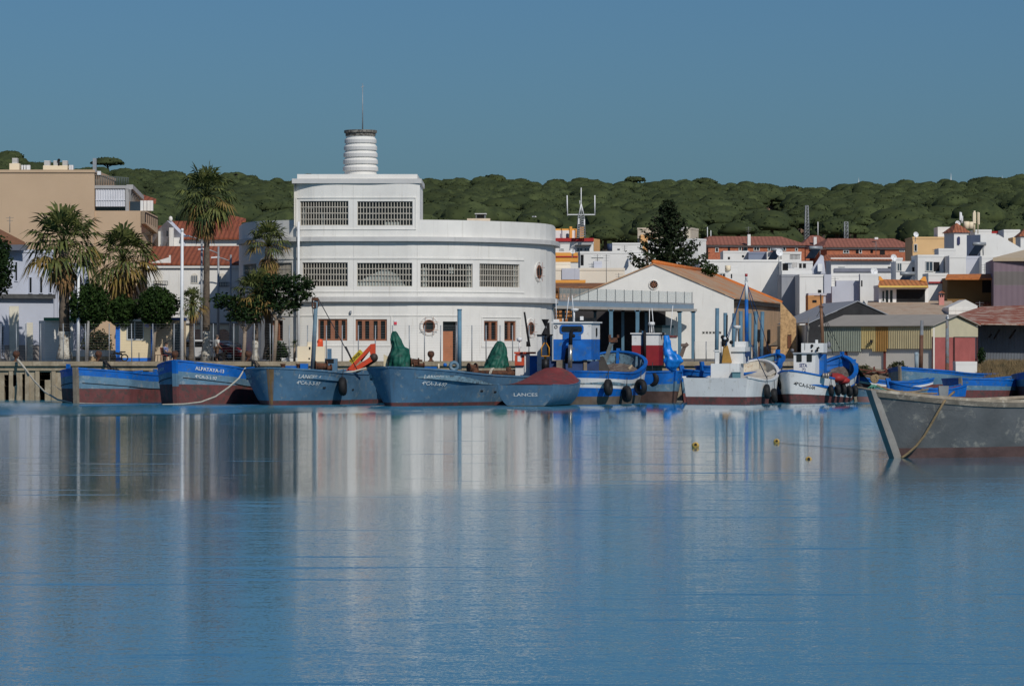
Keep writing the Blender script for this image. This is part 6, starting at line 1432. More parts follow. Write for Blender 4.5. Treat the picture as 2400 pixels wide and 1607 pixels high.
b = MB(); b.box(X(392,Y2),X(566,Y2),Y2,Y2+9,GZ,Z(557,Y2)); part('wall', b, WHITE, t2)
slab_roof(t2, [(424,557.5,Y2-.4),(566,557.5,Y2-.4),(566,519,Y2+6.5),(394,518,Y2+6.5)], .14, OT)
b = MB(); gp = [P(352,600,Y2+4),P(352,556,Y2+4),P(392,517,Y2+1.5),P(428,553,Y2-.3),P(428,600,Y2-.3)]; b.extr(gp, (.3,.45,0)); part('gable', b, GREYW, t2)  # gable of the white church coloured grey for its shade
b = MB(); b.box(X(398,Y2),X(408,Y2),Y2-.6,Y2,GZ,Z(534,Y2)); b.box(X(371,Y2+2.2),X(376,Y2+2.2),Y2+2.2,Y2+2.6,GZ,Z(540,Y2)); b.ell(P(400,513,Y2+1.5),.16,.16,.22); part('buttress', b, WHITE, t2)
b = MB(); b.box(X(388,Y2),X(391,Y2),Y2+.9,Y2+1.1,Z(553,Y2),Z(540,Y2)); part('window', b, GLASS, t2)
b = MB(); b.box(X(424,Y2),X(566,Y2),Y2-.15,Y2-.01,Z(562,Y2),Z(558.5,Y2)); part('cornice', b, WHITE, t2)
slab_roof(t2, [(345,560,Y2+12),(385,560,Y2+12),(385,529,Y2+18),(345,529,Y2+18)], .14, OT, 'rear_roof')
slab_roof(t2, [(532,524,Y2+8),(576,516,Y2+10),(576,512,Y2+13),(536,503,Y2+13)], .14, OT, 'side_roof')
t = block('small orange roofed house peeping out right of the beige apartments', 332, 332, 354, 470, 318, 5, 1, M('yellow_wall', C(196,152,90)), name='tiled_house', grp=None)
slab_roof(t, [(322,452,322),(366,466,320),(366,472,318),(325,470,317)], .2, OT)
# ---------------------------------------------------------------- right: white hall, terrace, sheds
YG0 = 318.0; D = P(1828,711,358) - P(1720,699,YG0)
t = root('gabled_hall', (X(1532,330),330,GZ), 'white gabled hall with an orange lichen roof and a round window', 'building')
EL, ER, AP = P(1342,699,YG0), P(1720,699,YG0), P(1532,620,YG0)
zb = GZ-.3; b = MB(); b.extr([Vector((EL.x,YG0,zb)), Vector((ER.x,YG0,zb)), ER, AP, EL], (0,.4,0)); part('front_wall', b, WHITE, t)
STAIN = M('stained_render', C(164,138,112), .9, .12, .5, streak=C(92,74,60), sa=.75, patch=C(180,150,118), pa=.3, psc=1.2, bump=.2)
b = MB(); a = ER + Vector((-.02,.401,-.02)); e = ER + D + Vector((0,0,-.02)); b.extr([Vector((a.x,a.y,zb)), a, e, Vector((e.x,e.y,zb))], (-.4,.1,0)); part('side_wall', b, STAIN, t)
LICH = M('lichen_roof', C(158,130,104), .95, .14, .8, streak=C(120,98,80), sa=.3, patch=C(172,108,62), pa=.34, psc=.30, bump=.4)
b = MB(); up = Vector((0,0,.12)); ov = (ER-AP)*.025
b.extr([AP+up+Vector((0,-.12,0)), ER+ov+up+Vector((0,-.12,0)), ER+ov+D*1.01+up, AP+D*1.01+up], (0,0,-.11))
b.extr([AP+up+Vector((0,-.12,.002)), AP+D*1.01+up, EL+D*1.01+up, EL-ov*0+up+Vector((0,-.12,0))], (0,0,-.11)); part('roof', b, LICH, t)
b = MB(); q = ER + ov*.4; b.beam(q+Vector((0.02,.3,-.25)), q+D+Vector((.02,0,-.25)), .3, .3); part('eaves_gutter', b, M('gutter_dark',(0.03,0.028,0.026),.8), t)
ORL = M('orange_ridge', C(176,100,48), .95, .25, 1.5, patch=C(170,100,50), pa=.3, psc=3)
b = MB(); b.tube([AP+up+Vector((0,0,.06)), AP+D*.5+up+Vector((0,0,.02)), AP+D*1.0+up+Vector((0,0,.06))], .22, 6); b.tube([AP+D*1.005+up, ER+ov+D*1.005+up], .2, 6); part('ridge', b, ORL, t)
b = MB(); c = P(1532,667,YG0-.03); b.torus(c, (0,-1,0), .36, .06, 24, 6); o = part('round_window', b, WHITE, t)
b = MB(); b.disc(c+Vector((0,-.02,0)),(0,-1,0),.34,24); part('pane', b, GLASS, o)
b = MB(); 
for a in (0,45,90,135): d = Vector((math.cos(R(a)),0,math.sin(R(a))))*.33; b.beam(c+Vector((0,-.06,0))-d, c+Vector((0,-.06,0))+d, .05)
part('tracery', b, BROWNF, o)
b = MB()
for u in (1649,1657,1665,1673,1688):
    for s_ in (-1,1): b.beam(P(u-2.2,779-2.2*s_,YG0-.02), P(u+2.2,779+2.2*s_,YG0-.02), .05)
part('vent_crosses', b, DARK, t)
b = MB(); b.box(X(1346,YG0),X(1560,YG0),YG0-.06,YG0-.01,GZ,Z(720,YG0)); part('terrace_shade', b, M('terrace_shade_dark',(0.05,0.045,0.045),.9,.3,.5), t)  # dark sheet painted for the shade under the terrace
for (f0,f1,v0,v1) in ((.10,.16,772,800),(.47,.53,772,800),(.70,.76,772,804)):
    p = ER+D*f0; q = ER+D*f1; z1, z0 = Z(v0,p.y), Z(v1,p.y); b = MB(); b.extr([Vector((p.x+.03,p.y,z0)),Vector((q.x+.03,q.y,z0)),Vector((q.x+.03,q.y,z1)),Vector((p.x+.03,p.y,z1))],(.02,0,0)); part('window', b, DARK, t)
# old brick gable house behind it
Yb2 = 326.0; t = root('brick_house', (X(1848,Yb2),Yb2,GZ), 'old tan brick gable wall with a barred window beside the stained hall', 'house')
OBR = M('old_tan_brick', C(174,142,102), .9, .2, 2.5, patch=C(140,112,80), pa=.4, psc=4, bump=.4, bsc=7)
b = MB(); b.extr([P(1829,870,Yb2),P(1866,870,Yb2),P(1866,748,Yb2),P(1829,707,Yb2)], (.3,4,0)); part('wall', b, OBR, t)
b = MB(); b.box(X(1846,Yb2),X(1855,Yb2),Yb2-.03,Yb2-.002,Z(815,Yb2),Z(784,Yb2)); w_ = part('window', b, DARK, t)
b = MB(); 
for i in range(4): b.beam(P(1847+i*2.4,815,Yb2-.06),P(1847+i*2.4,786,Yb2-.06),.05)
for i in range(5): b.beam(P(1846,790+i*5.5,Yb2-.06),P(1855,790+i*5.5,Yb2-.06),.05)
part('bars', b, BROWNF, w_)
t = block('low ochre shed with a white arched patch in front of the stained hall wall', 1783, 1783, 1826, 812, 330, 6, 6, M('ochre_render', C(172,132,92), .9, .15, 1, patch=C(190,186,180), pa=.5, psc=.8), name='shed', cat='shed', grp=None)
# terrace on blue columns
CA, CB = (X(1286,288),288.0), (X(1626,316),316.0)
def cp(u): return line_u(CA, CB, u)
t = root('terrace', (X(1450,300),300,GZ), 'raised terrace with a glass balustrade on blue columns', 'terrace')
dv = Vector((CB[0]-CA[0], CB[1]-CA[1], 0)); dn = dv.normalized(); bk_ = Vector((-dn.y, dn.x, 0))
if bk_.y < 0: bk_ = -bk_
zt_, zbm = Z(705,288), Z(716,288)
pa_, pb_ = Vector((*CA,0)), Vector((*CB,0))
b = MB(); b.extr([pa_+Vector((0,0,zbm)), pb_+Vector((0,0,zbm)), pb_+Vector((0,0,zt_)), pa_+Vector((0,0,zt_))], bk_*.25); part('fascia', b, M('fascia_blue_grey', C(112,130,145), .7, .08, .8), t)
b = MB(); e = dn*.5; b.extr([pa_-bk_*.1+Vector((0,0,zbm-.003)), pb_+e-bk_*.1+Vector((0,0,zbm-.003)), pb_+e+bk_*7+Vector((0,0,zbm-.003)), pa_+bk_*7+Vector((0,0,zbm-.003))], (0,0,-.2)); part('slab', b, M('slab_grey', C(150,145,138), .85, .15, 1), t)
GL = bpy.data.materials.new('balustrade_glass'); GL.use_nodes = True; nb_ = GL.node_tree; pr = nb_.nodes['Principled BSDF']; pr.inputs['Base Color'].default_value = (0.62,0.70,0.68,1); pr.inputs['Roughness'].default_value = .1; pr.inputs['Alpha'].default_value = .28
us = [1312,1338,1359,1379,1400,1421,1442,1463,1483,1504,1524,1544,1564,1584,1604,1622]
for i in range(len(us)-1):
    p, q = Vector((*cp(us[i]+1.2),0)), Vector((*cp(us[i+1]-1.2),0)); b = MB(); b.extr([p+Vector((0,0,zt_+.1)), q+Vector((0,0,zt_+.1)), q+Vector((0,0,zt_+.98)), p+Vector((0,0,zt_+.98))], bk_*.015); part('glass_panel', b, GL, t)
for u in us: p = Vector((*cp(u),0)); b = MB(); b.beam(p+Vector((0,0,zt_+.003)), p+Vector((0,0,zt_+1.0)), .06); part('baluster', b, M('baluster_grey', (0.13,0.15,0.16), .5), t)
b = MB(); b.beam(pa_+Vector((0,0,zt_+.06)), pb_+Vector((0,0,zt_+.06)), .05, .1); part('rail', b, STEEL, t)
COLB = M('column_blue', (0.10,0.20,0.28), .65, .15, 2, streak=(0.07,0.1,0.12), sa=.3)
for u, dy in ((1290,0),(1312,3),(1334,3),(1356,3),(1379,2),(1401,2),(1422,-.35),(1484,-.35),(1507,4),(1516,2),(1549,2),(1570,2),(1593,0),(1615,-.35)):
    p = Vector((*cp(u),0)) + bk_*dy*1.0; b = MB(); w_ = .11 if dy > 1 else .14; b.box(p.x-w_,p.x+w_,p.y-w_,p.y+w_,GZ-.1,zbm-.2); b.box(p.x-w_*1.5,p.x+w_*1.5,p.y-w_,p.y+w_,zbm-.32,zbm-.205); part('column', b, COLB, t)
b = MB(); rr = random.Random(3)
c0, c1 = Vector((*cp(1424),0))+bk_*3.2, Vector((*cp(1486),0))+bk_*3.2; n = 26
for i in range(n):
    p, q = c0.lerp(c1,i/n), c0.lerp(c1,(i+1)/n); o1 = bk_*(.14*math.sin(i*1.9)); o2 = bk_*(.14*math.sin((i+1)*1.9)); b.add([p+o1+Vector((0,0,GZ)), q+o2+Vector((0,0,GZ)), q+o2+Vector((0,0,Z(744,300))), p+o1+Vector((0,0,Z(744,300)))], [(0,1,2,3)])
part('strip_curtain', b, M('grey_curtain', C(120,120,124), .7, .2, 1, streak=C(80,80,82), sa=.5), t)
t = block('small pale green hut under the right end of the terrace', 1552, 1552, 1579, 762, 316.5, 2, .4, M('pale_green_hut', C(172,192,190)), name='hut', cat='hut', grp=None, edge=M('teal_edge', C(80,110,118)))
# loose blue piles on the quay
PILE = M('pile_blue', (0.105,0.205,0.285), .65, .2, 2, streak=(0.07,0.085,0.1), sa=.45)
labs = ['tall blue pile standing alone in front of the white gable wall','blue pile with a curved top right of the lone one','blue pile at the corner of the white gable wall','fourth blue pile, first in front of the stained wall','blue pile just right of the blue and white mast','sixth blue pile, second from the right in front of the stained wall','rightmost blue pile in front of the stained wall']
for (u,v0,v1,tilt),lab in zip(((1681,722,820,1.5),(1700,733,815,0),(1721,734,815,3),(1736,729,800,0),(1757,734,810,1),(1772,729,820,3),(1787,730,815,3)),labs):
    yy = 271.0; b = MB(); b.tube([P(u-tilt,846,yy),P(u,v0,yy)], .135, 8); 
    for i in range(5): b.box(X(u-tilt*(1-i*.2)-3.6,yy),X(u-tilt*(1-i*.2)-2.2,yy),yy-.14,yy-.05,Z(838-i*22,yy),Z(836-i*22,yy))
    solo('blue_pile', b, PILE, lab, 'pile', 'blue piles on the quay')
b = MB(); yy = 270.2; b.beam(P(1596,836,yy),P(1604,812,yy),.3,.25); b.beam(P(1604,812,yy),P(1612,805,yy),.25); b.box(X(1596,yy),X(1612,yy),yy-.2,yy+.2,Z(812,yy),Z(805,yy)); solo('davit', b, M('davit_rust',(0.16,0.12,0.10),.8,.3,2), 'rusty davit between the two right terrace columns', 'davit')
# --- sheds on the right
def corr(b, a, c, z0, z1, n, dep, mats):
    """corrugated sheet from plan point a to c, n ribs; mats(f) gives the material slot"""
    a = Vector((*a,0)); c = Vector((*c,0)); d = (c-a)/n; nr = Vector((d.y,-d.x,0)).normalized(); nr = nr if nr.y < 0 else -nr
    for i in range(n):
        p = a+d*i; q = [p, p+d*.35, p+d*.5+nr*dep, p+d*.85+nr*dep, p+d]
        for j in range(4):
            if callable(z0): zz = z0((i+.5)/n)
            else: zz = z0
            b.add([(q[j].x,q[j].y,zz),(q[j+1].x,q[j+1].y,zz),(q[j+1].x,q[j+1].y,z1),(q[j].x,q[j].y,z1)], [(0,1,2,3)], mats((i+.5)/n))
Yh = 300.0; Mh = (X(2185,Yh),Yh); Lh = (X(1922,Yh+7),Yh+7); Rh = (X(2292,Yh+6),Yh+6); ze = Z(764.5,Yh)
t = root('corrugated_hangar', (Mh[0],Yh+4,GZ-.8), 'corrugated shed with green, yellow and cream sheets and red doors', 'shed')
c1 = M('sheet_green', C(140,146,132), .75, .1, 1, streak=C(105,108,98), sa=.4); c2 = M('sheet_yellow', C(190,170,118), .75, .1, 1, streak=C(150,125,80), sa=.35); c3 = M('sheet_ochre', C(160,122,70), .8, .15, 1, streak=C(110,75,40), sa=.5); c4 = M('sheet_cream', C(182,168,132), .75, .08, 1, streak=C(140,122,90), sa=.35)
b = MB(); corr(b, Lh, Mh, lambda f: Z(823.5,Yh) if f < .37 or .46 < f < .6 else Z(817,Yh), ze, 62, .07, lambda f: 0 if f < .37 else 1 if f < .50 else 2 if f < .61 else 3); part('cladding', b, [c1,c2,c3,c4], t)
b = MB(); a, c = Vector((*Lh,0)), Vector((*Mh,0)); n_ = Vector((c.y-a.y, -(c.x-a.x),0)).normalized(); n_ = n_ if n_.y > 0 else -n_
b.extr([a+n_*.12+Vector((0,0,0)), c+n_*.12, c+n_*.12+Vector((0,0,ze-.1)), a+n_*.12+Vector((0,0,ze-.1))], n_*.2); part('block_wall', b, M('pale_block_wall', C(196,190,180), .85, .07, .6, streak=C(160,150,138), sa=.35), t)
for f in (.23,.575): p = a.lerp(c,f)+n_*.1; b = MB(); b.box(p.x-.1,p.x+.1,p.y-.06,p.y+.02,.5,Z(818,Yh)); part('steel_post', b, M('post_red',(0.13,0.03,0.025),.8), t)
b = MB(); r3 = Vector((*Rh,0)); ap = (c+r3)/2; zap = Z(741,Yh+3); gn = (r3-c).cross(Vector((0,0,1))).normalized(); gn = gn if gn.y < 0 else -gn
zg2 = Z(789,Yh+2); b.extr([c+Vector((0,0,zg2)), r3+Vector((0,0,zg2)), r3+Vector((0,0,ze)), ap+Vector((0,0,zap)), c+Vector((0,0,ze))], -gn*.15); part('gable', b, M('gable_cream', C(176,168,142), .75, .07, 1, streak=C(150,140,115), sa=.3), t)
for f0,f1 in ((.04,.505),(.51,.96)):
    p, q = c.lerp(r3,f0)-gn*.08, c.lerp(r3,f1)-gn*.08; b = MB(); b.extr([p+Vector((0,0,.4)), q+Vector((0,0,.4)), q+Vector((0,0,zg2-.05)), p+Vector((0,0,zg2-.05))], -gn*.06); part('door', b, M('door_faded_red', C(150,84,80), .8, .14, .8, streak=C(180,120,115), sa=.35), t)
b = MB(); q = c.lerp(r3,.47); b.beam(q+gn*.02+Vector((0,0,.5)), q+gn*.02+Vector((0,0,zg2)), .12, .05); b.beam(c+gn*.01+Vector((0,0,0)), c+gn*.01+Vector((0,0,zg2)), .1, .1); b.beam(r3-(r3-c).normalized()*.15+gn*.01, r3-(r3-c).normalized()*.15+gn*.01+Vector((0,0,zg2)), .12, .1); part('door_rail', b, M('rail_dark_red',(0.08,0.03,0.03),.8), t)
DW = a - c; GR = M('grey_brown_roof', C(140,134,126), .9, .08, .6, streak=C(120,112,104), sa=.3); b = MB()
o_ = gn*.25 + Vector((0,0,.06))
b.extr([c+o_+n_*-.25+Vector((0,0,ze-.05)), ap+o_+Vector((0,0,zap+.02)), ap+DW+Vector((0,0,zap+.08)), c+DW+n_*-.25+Vector((0,0,ze+.01))], (0,0,.06)); b.extr([ap+o_+Vector((0,0,zap+.025)), r3+o_+Vector((0,0,ze)), r3+DW+Vector((0,0,ze+.06)), ap+DW+Vector((0,0,zap+.085))], (0,0,.06)); part('roof', b, GR, t)
b = MB(); p = a.lerp(c,.47)-n_*.12; b.box(p.x-.12,p.x+.12,p.y-.15,p.y,Z(803,Yh),Z(796,Yh)); part('lamp', b, DARK, t)
# dark gabled shed behind the hangar
t = root('dark_shed', (X(2000,325),325,GZ), 'shed with a shade-dark gable and a plain grey roof', 'shed'); Y3 = 322.0
A3, L3, R3 = P(2010,708,Y3), P(1895,758,Y3), P(2125,758,Y3); b = MB(); b.extr([Vector((L3.x,Y3,GZ)),Vector((R3.x,Y3,GZ)),R3,A3,L3], (0,.2,0)); part('gable', b, M('shade_dark_gable', (0.032,0.032,0.034), .8, .3, 1, streak=(0.05,0.05,0.05), sa=.4), t)  # near-black colour stands in for shade on the sunward gable
D3 = Vector((-1.0, 23.0, 0.0)); b = MB(); b.extr([A3+Vector((0,-.1,.05)), L3+Vector((0,-.1,0)), L3+D3, A3+D3+Vector((0,0,.05))], (0,0,.08)); b.extr([A3+Vector((0,-.1,.052)), R3+Vector((0,-.1,0)), R3+D3, A3+D3+Vector((0,0,.052))], (0,0,.08)); part('roof', b, M('plain_grey_roof', C(134,137,142), .85, .07, .5, streak=C(118,120,124), sa=.3), t)
b = MB(); b.extr([L3+Vector((0,.3,-.1)), L3+D3+Vector((0,0,-.1)), Vector((L3.x+D3.x,L3.y+D3.y,GZ)), Vector((L3.x,L3.y+.3,GZ))], (.2,0,0)); part('side_wall', b, M('slate_wall', C(150,164,176), .8, .1, 1), t)
# long tan roofed building
t = root('long_shed', (X(2150,335),335,GZ), 'long building with a worn tan tiled roof below the brown house', 'shed')
b = MB(); b.box(X(2040,327),X(2262,327),327,346,GZ,Z(744,327)); part('wall', b, M('tan_block', C(180,165,145)), t)
slab_roof(t, [(2028,744,326),(2262,746,326),(2230,705,346),(2034,705,346)], .12, M('worn_tan_tiles', C(164,146,126), .95, .12, .8, streak=C(128,104,86), sa=.35, patch=C(150,118,95), pa=.3, psc=1.5, bump=.4))
# rusty roofed shed
t = root('rusty_shed', (X(2360,312),312,GZ), 'shed with a rust streaked metal roof and dark grey corrugated wall at the right edge', 'shed')
RROOF = M('rust_streaked_sheet', C(165,145,130), .8, .12, 1, patch=C(128,66,44), pa=.62, psc=.9, bump=.2)
slab_roof(t, [(2229,742,313),(2287,757.5,306),(2460,760,306),(2460,714,328),(2300,718,328)], .1, RROOF)
b = MB(); corr(b, (X(2292,308.6),308.6), (X(2440,308.6),308.6), GZ-2, Z(755,308.6), 42, .05, lambda f: 0); part('wall', b, M('dark_grey_sheet', C(98,102,108), .75, .12, 1, streak=C(75,78,84), sa=.4), t)
b = MB(); b.beam(P(2330,793,308.2),P(2342,773,306.6),.1); b.beam(P(2366,793,308.2),P(2380,773,306.6),.1); b.beam(P(2318,790,308.2),P(2323,784,307.4),.1); part('bracket', b, DARK, t)
t = block('small white gabled store wall above the rusty roof', 2224, 2224, 2291, 722, 330, 5, 0, WHITE, name='store', cat='house', grp=None)
b = MB(); b.extr([P(2224,722,330),P(2291,722,330),P(2291,716,330),P(2263,702,330),P(2224,720,330)], (0,5,0)); part('gable', b, WHITE, t)
# purple corrugated warehouse
Yp = 345.0; t = root('purple_warehouse', (X(2380,350),350,GZ), 'tall dull purple corrugated warehouse at the right edge', 'warehouse')
PU = M('purple_sheet', C(124,108,116), .75, .06, .5, streak=C(112,98,106), sa=.3); PU2 = M('grey_sheet_band', C(112,106,104), .75, .06, .5)
b = MB(); a, c = (X(2329,Yp),Yp), (X(2500,Yp+1),Yp+1); zz = [GZ, Z(668,Yp), Z(636,Yp), Z(607,Yp)]
for i in range(3): corr(b, a, c, zz[i], zz[i+1]-.002, 60, .06, (lambda m: lambda f: m)(1 if i == 1 else 0))
b.add([(a[0],a[1],GZ),(a[0]+1.2,Yp+16,GZ),(a[0]+1.2,Yp+16,Z(607,Yp)),(a[0],a[1],Z(607,Yp))], [(0,1,2,3)], 0); part('wall', b, [PU,PU2], t)
slab_roof(t, [(2327,604,Yp-.2),(2500,604,Yp-.2),(2500,560,Yp+9),(2400,587,Yp+9)], .3, M('tan_sheet_roof', C(168,152,130), .85, .08, .6))
b = MB(); b.box(X(2328,Yp),X(2500,Yp),Yp-.1,Yp+.05,Z(609,Yp),Z(604.5,Yp)); part('fascia', b, M('fascia_shade',(0.05,0.045,0.045),.8), t)
# low brick house at right of the sheds, bank grass, debris
rg = np.random.default_rng(12); n = 9000; uu = rg.uniform(2262,2420,n); yy = rg.uniform(286,305,n); b = MB(); vs = []; fs = []
for i in range(n):
    x = X(uu[i],yy[i]); f = (uu[i]-2262)/50; top = min(1, f)*(1.7 - abs(yy[i]-298)*.13) + .2; z = max(-.2, land_z(x,yy[i])) ; z = z*.6 + max(0,top)*.9 - .2
    h = rg.uniform(.25,.6); dx, dy = rg.normal(0,.12,2); w_ = .025; o = len(vs); vs += [(x-w_,yy[i],z),(x+w_,yy[i],z),(x+dx,yy[i]+dy,z+h)]; fs.append((o,o+1,o+2))
b.add(vs, fs); GRA = M('dry_grass', (0.20,0.14,0.07), .95, .35, .8, patch=(0.10,0.08,0.045), pa=.4, psc=1.5)
o = link('dry_grass', b.mesh('dry_grass', GRA)); tag(o, 'dry brown grass covering the bank below the rusty shed', 'grass', None, 'stuff')
b = MB(); ng = 14; vs = []
for i in range(ng+1):
    for j in range(9):
        u = 2245 + 190*i/ng; y = 285 + 21*j/8; x = X(u,y); f = min(1, max(0,(u-2255)/50)); z = max(-.4, land_z(x,y)*.6 + f*(1.7-abs(y-298)*.13)*.9 - .2); vs.append((x,y,z))
b.add(vs, [(i*9+j,(i+1)*9+j,(i+1)*9+j+1,i*9+j+1) for i in range(ng) for j in range(8)], 0, True); link('grassy_bank', b.mesh('grassy_bank', M('bank_soil',(0.13,0.095,0.055),.95,.3,1)))['kind'] = 'structure'
rr = random.Random(5)
for i in range(9):
    u = 2018 + i*7.2 + rr.uniform(-3,3); y = 292 + rr.uniform(-2,2); b = MB(); p = P(u, 872+rr.uniform(-3,8), y); d = Vector((rr.uniform(.5,1.1), rr.uniform(-.3,.3), rr.uniform(-.25,.4)))
    b.obox(p, d, Vector((-d.y,d.x,0)).normalized()*.12, (0,0,.04)); b.obox(p+d*.9+Vector((0,0,.1)), (.06,0,.02), (0,.06,0), (0,0,.18))
    solo('broken_plank', b, [M('broken_red_plank',(0.16,0.05,0.035),.9,.3,2),M('broken_brown_plank',(0.09,0.06,0.045),.9,.3,2)][i%2], 'broken boat plank in the debris heap right of the SETA boat' , 'plank', 'broken boat planks in the debris heap')
t = block('low white wall stub before the red doors', 2240, 2240, 2290, 847, 297, 2, 0, WHITE2, name='wall_stub', cat='wall', grp=None, vb=880)
t = block('small red tiled outbuilding between the brick house and the corrugated shed', 1862, 1862, 1915, 792, 334, 5, 0, M('out_grey', C(120,112,104)), name='outbuilding', cat='shed', grp=None)
slab_roof(t, [(1860,795,333),(1920,790,333),(1915,783,340),(1862,788,340)], .12, TILE)
b = MB(); b.extr([P(1866,786,333.5),P(1900,786,333.5),P(1866,766,333.5)],(0,.3,0)); part('gable', b, WHITE, t)
# ---------------------------------------------------------------- the town on the slope
W = WHITE2
# orange and white apartment block left of the terrace
t = block('white and orange flats with a dark red roof edge right of the white market hall', 1296, 1296, 1391, 566, 400, 10, 0, W, [(1351,1366,580,592,'b'),(1368,1383,580,592,'b'),(1312,1322,582,586.5)], name='apartment_block', cat='building')
b = MB(); Yo = 400.; b.box(X(1296,Yo),X(1391.5,Yo),Yo-.25,Yo+8,Z(566,Yo)+.003,Z(558,Yo)); part('roof_edge', b, REDB, t)
b = MB(); b.prism([(X(1391.6,Yo),Yo),(X(1406,Yo+3),Yo+3),(X(1406,Yo+9),Yo+9),(X(1391.6,Yo+9),Yo+9)], 5, Z(559,Yo)); part('side_wing', b, TANW, t)
b = MB(); b.box(X(1294,Yo),X(1353,Yo),Yo+3,Yo+8,Z(558,Yo),Z(534,Yo)); ph = part('penthouse', b, ORW, t)
b = MB(); b.box(X(1299,Yo),X(1335,Yo),Yo+2.9,Yo+2.999,Z(558,Yo),Z(538,Yo)); b.box(X(1341,Yo),X(1350,Yo),Yo+2.9,Yo+2.999,Z(558,Yo),Z(538,Yo)); part('white_panel', b, W, ph)
b = MB(); b.box(X(1336,Yo),X(1342,Yo),Yo+2.8,Yo+3.6,Z(558,Yo),Z(529,Yo)); b.box(X(1360,Yo),X(1369,Yo),Yo+2.5,Yo+4,Z(558,Yo),Z(530,Yo)); part('chimney', b, ORW, t)
b = MB(); b.tube([P(1330,558,Yo+1.5),P(1330,549,Yo+1.5)],.16,10); b.ell(P(1330,549,Yo+1.5),.16,.16,.08); part('water_tank', b, STEEL, t)
b = MB(); b.box(X(1297,Yo),X(1356,Yo),Yo-.12,Yo-.01,Z(614,Yo),Z(592,Yo)); part('orange_panel', b, ORW, t)
b = MB(); b.box(X(1303,Yo),X(1354,Yo),Yo-.2,Yo-.121,Z(603,Yo),Z(600,Yo)); part('red_stripe', b, REDB, t)
b = MB(); b.box(X(1348,Yo),X(1386,Yo),Yo-.8,Yo-.01,Z(575.5,Yo),Z(573.5,Yo)); part('canopy', b, M('canopy_shade',(0.1,0.1,0.1),.8), t)
# lattice mast
def lattice(label, u, v0, v1, Y, w0, w1, name='lattice_mast', grp='lattice masts', steps=10, arms=False):
    t = root(name, (X(u,Y),Y,Z(v1,Y)), label, 'mast', grp); zb, zt2 = Z(v1,Y), Z(v0,Y); x = X(u,Y); k = Y/F; b = MB(); LM = M('mast_metal',(0.32,0.33,0.34),.5,.2,2,metal=.2)
    cs = [(-1,-1),(1,-1),(1,1),(-1,1)]; lv = [(zb+(zt2-zb)*i/steps, (w0+(w1-w0)*i/steps)*k/2) for i in range(steps+1)]
    for cx, cy in cs: b.tube([(x+cx*lv[0][1],Y+cy*lv[0][1],zb),(x+cx*lv[-1][1],Y+cy*lv[-1][1],zt2)], .05, 4)
    part('leg', b, LM, t); b = MB()
    for i in range(steps):
        (z0,r0),(z1,r1) = lv[i], lv[i+1]
        for j in range(4):
            a, c = cs[j], cs[(j+1)%4]; b.beam((x+a[0]*r0,Y+a[1]*r0,z0),(x+c[0]*r1,Y+c[1]*r1,z1),.045); b.beam((x+a[0]*r1,Y+a[1]*r1,z1),(x+c[0]*r1,Y+c[1]*r1,z1),.045)
    part('bracing', b, LM, t); return t, LM
t, LM = lattice('lattice radio mast with a cross arm on the orange and white flats', 1362, 503, 558, 399, 20, 13)
b = MB(); Ya = 399.; b.beam(P(1329.5,503,Ya),P(1394,503,Ya),.09); b.tube([P(1330,506,Ya),P(1329,458,Ya)],.06,5); b.tube([P(1394,505,Ya),P(1394,458,Ya)],.06,5); part('cross_arm', b, POLEW, t)
b = MB(); b.tube([P(1357,503,Ya),P(1362,478,Ya)],.06,5); b.tube([P(1368,503,Ya),P(1362,478,Ya)],.06,5); b.tube([P(1362,503,Ya),P(1362,440,Ya)],.05,5); b.tube([P(1359,480,Ya),P(1359,470,Ya)],.04,5); b.box(X(1355,Ya),X(1358,Ya),Ya-.4,Ya-.2,Z(526,Ya),Z(512,Ya)); b.box(X(1368,Ya),X(1371,Ya),Ya-.4,Ya-.2,Z(528,Ya),Z(514,Ya)); part('antenna', b, POLEW, t)
lattice('tall lattice mast in front of the hill behind the brick apartments', 1891, 482, 575, 478, 11, 6, steps=12)
lattice('short lattice mast right of the tall one in front of the hill', 1983, 520, 575, 476, 9, 8, steps=6)
for u,v0,v1,lab in ((1658,532,572,'thin white aerial pole left of the brick apartments'),(1666,540,572,'shorter thin pole left of the brick apartments'),(1917,520,560,'thin aerial pole between the two lattice masts')):
    b = MB(); b.tube([P(u,v1,480),P(u,v0,480)],.05,5); solo('aerial_pole', b, POLEW, lab, 'pole', 'thin aerial poles on the roofs')
block('white flat roofed house with a blue tank left of the Norfolk pine', 1435, 1435, 1506, 569, 430, 8, 0, W, [(1447,1453,583,586)])
b = MB(); b.tube([P(1429,588,428),P(1429,571,428)], .28, 12); solo('water_tank', b, M('tank_blue',(0.035,0.055,0.11),.6), 'dark blue water tank between the flats and the white house', 'water tank')
block('long white house with stepped roofs left of the Norfolk pine', 1355, 1360, 1480, 589, 385, 6, 0, W, [(1361,1368,597,622,'v'),(1388,1413,602,604)])
block('white house block behind the left foot of the Norfolk pine', 1480, 1480, 1515, 587, 392, 6, 0, W)
b = MB(); b.extr([P(1472,613,384),P(1480,613,384),P(1479,592,384)],(0,.5,0)); solo('stair_wall', b, GREYW, 'grey triangular stair wall on the long white house', 'wall')
block('small grey roof hut before the long white house', 1392, 1392, 1411, 612, 368, 3, 0, GREYW)
block('wide cream house with a shaded grey recess behind the terrace', 1298, 1298, 1464, 628, 362, 8, 0, M('cream_limewash', C(202,192,176), .8, .05, .5, streak=C(175,160,145), sa=.3), [], grp='houses of the town')
b = MB(); b.box(X(1317,361.9),X(1358.5,361.9),361.85,361.98,Z(655,361.9),Z(629,361.9)); solo('painted_shade_panel', b, GREYW, 'grey panel painted as the shaded recess of the wide cream house', 'wall')  # flat grey panel stands in for a recess in shade
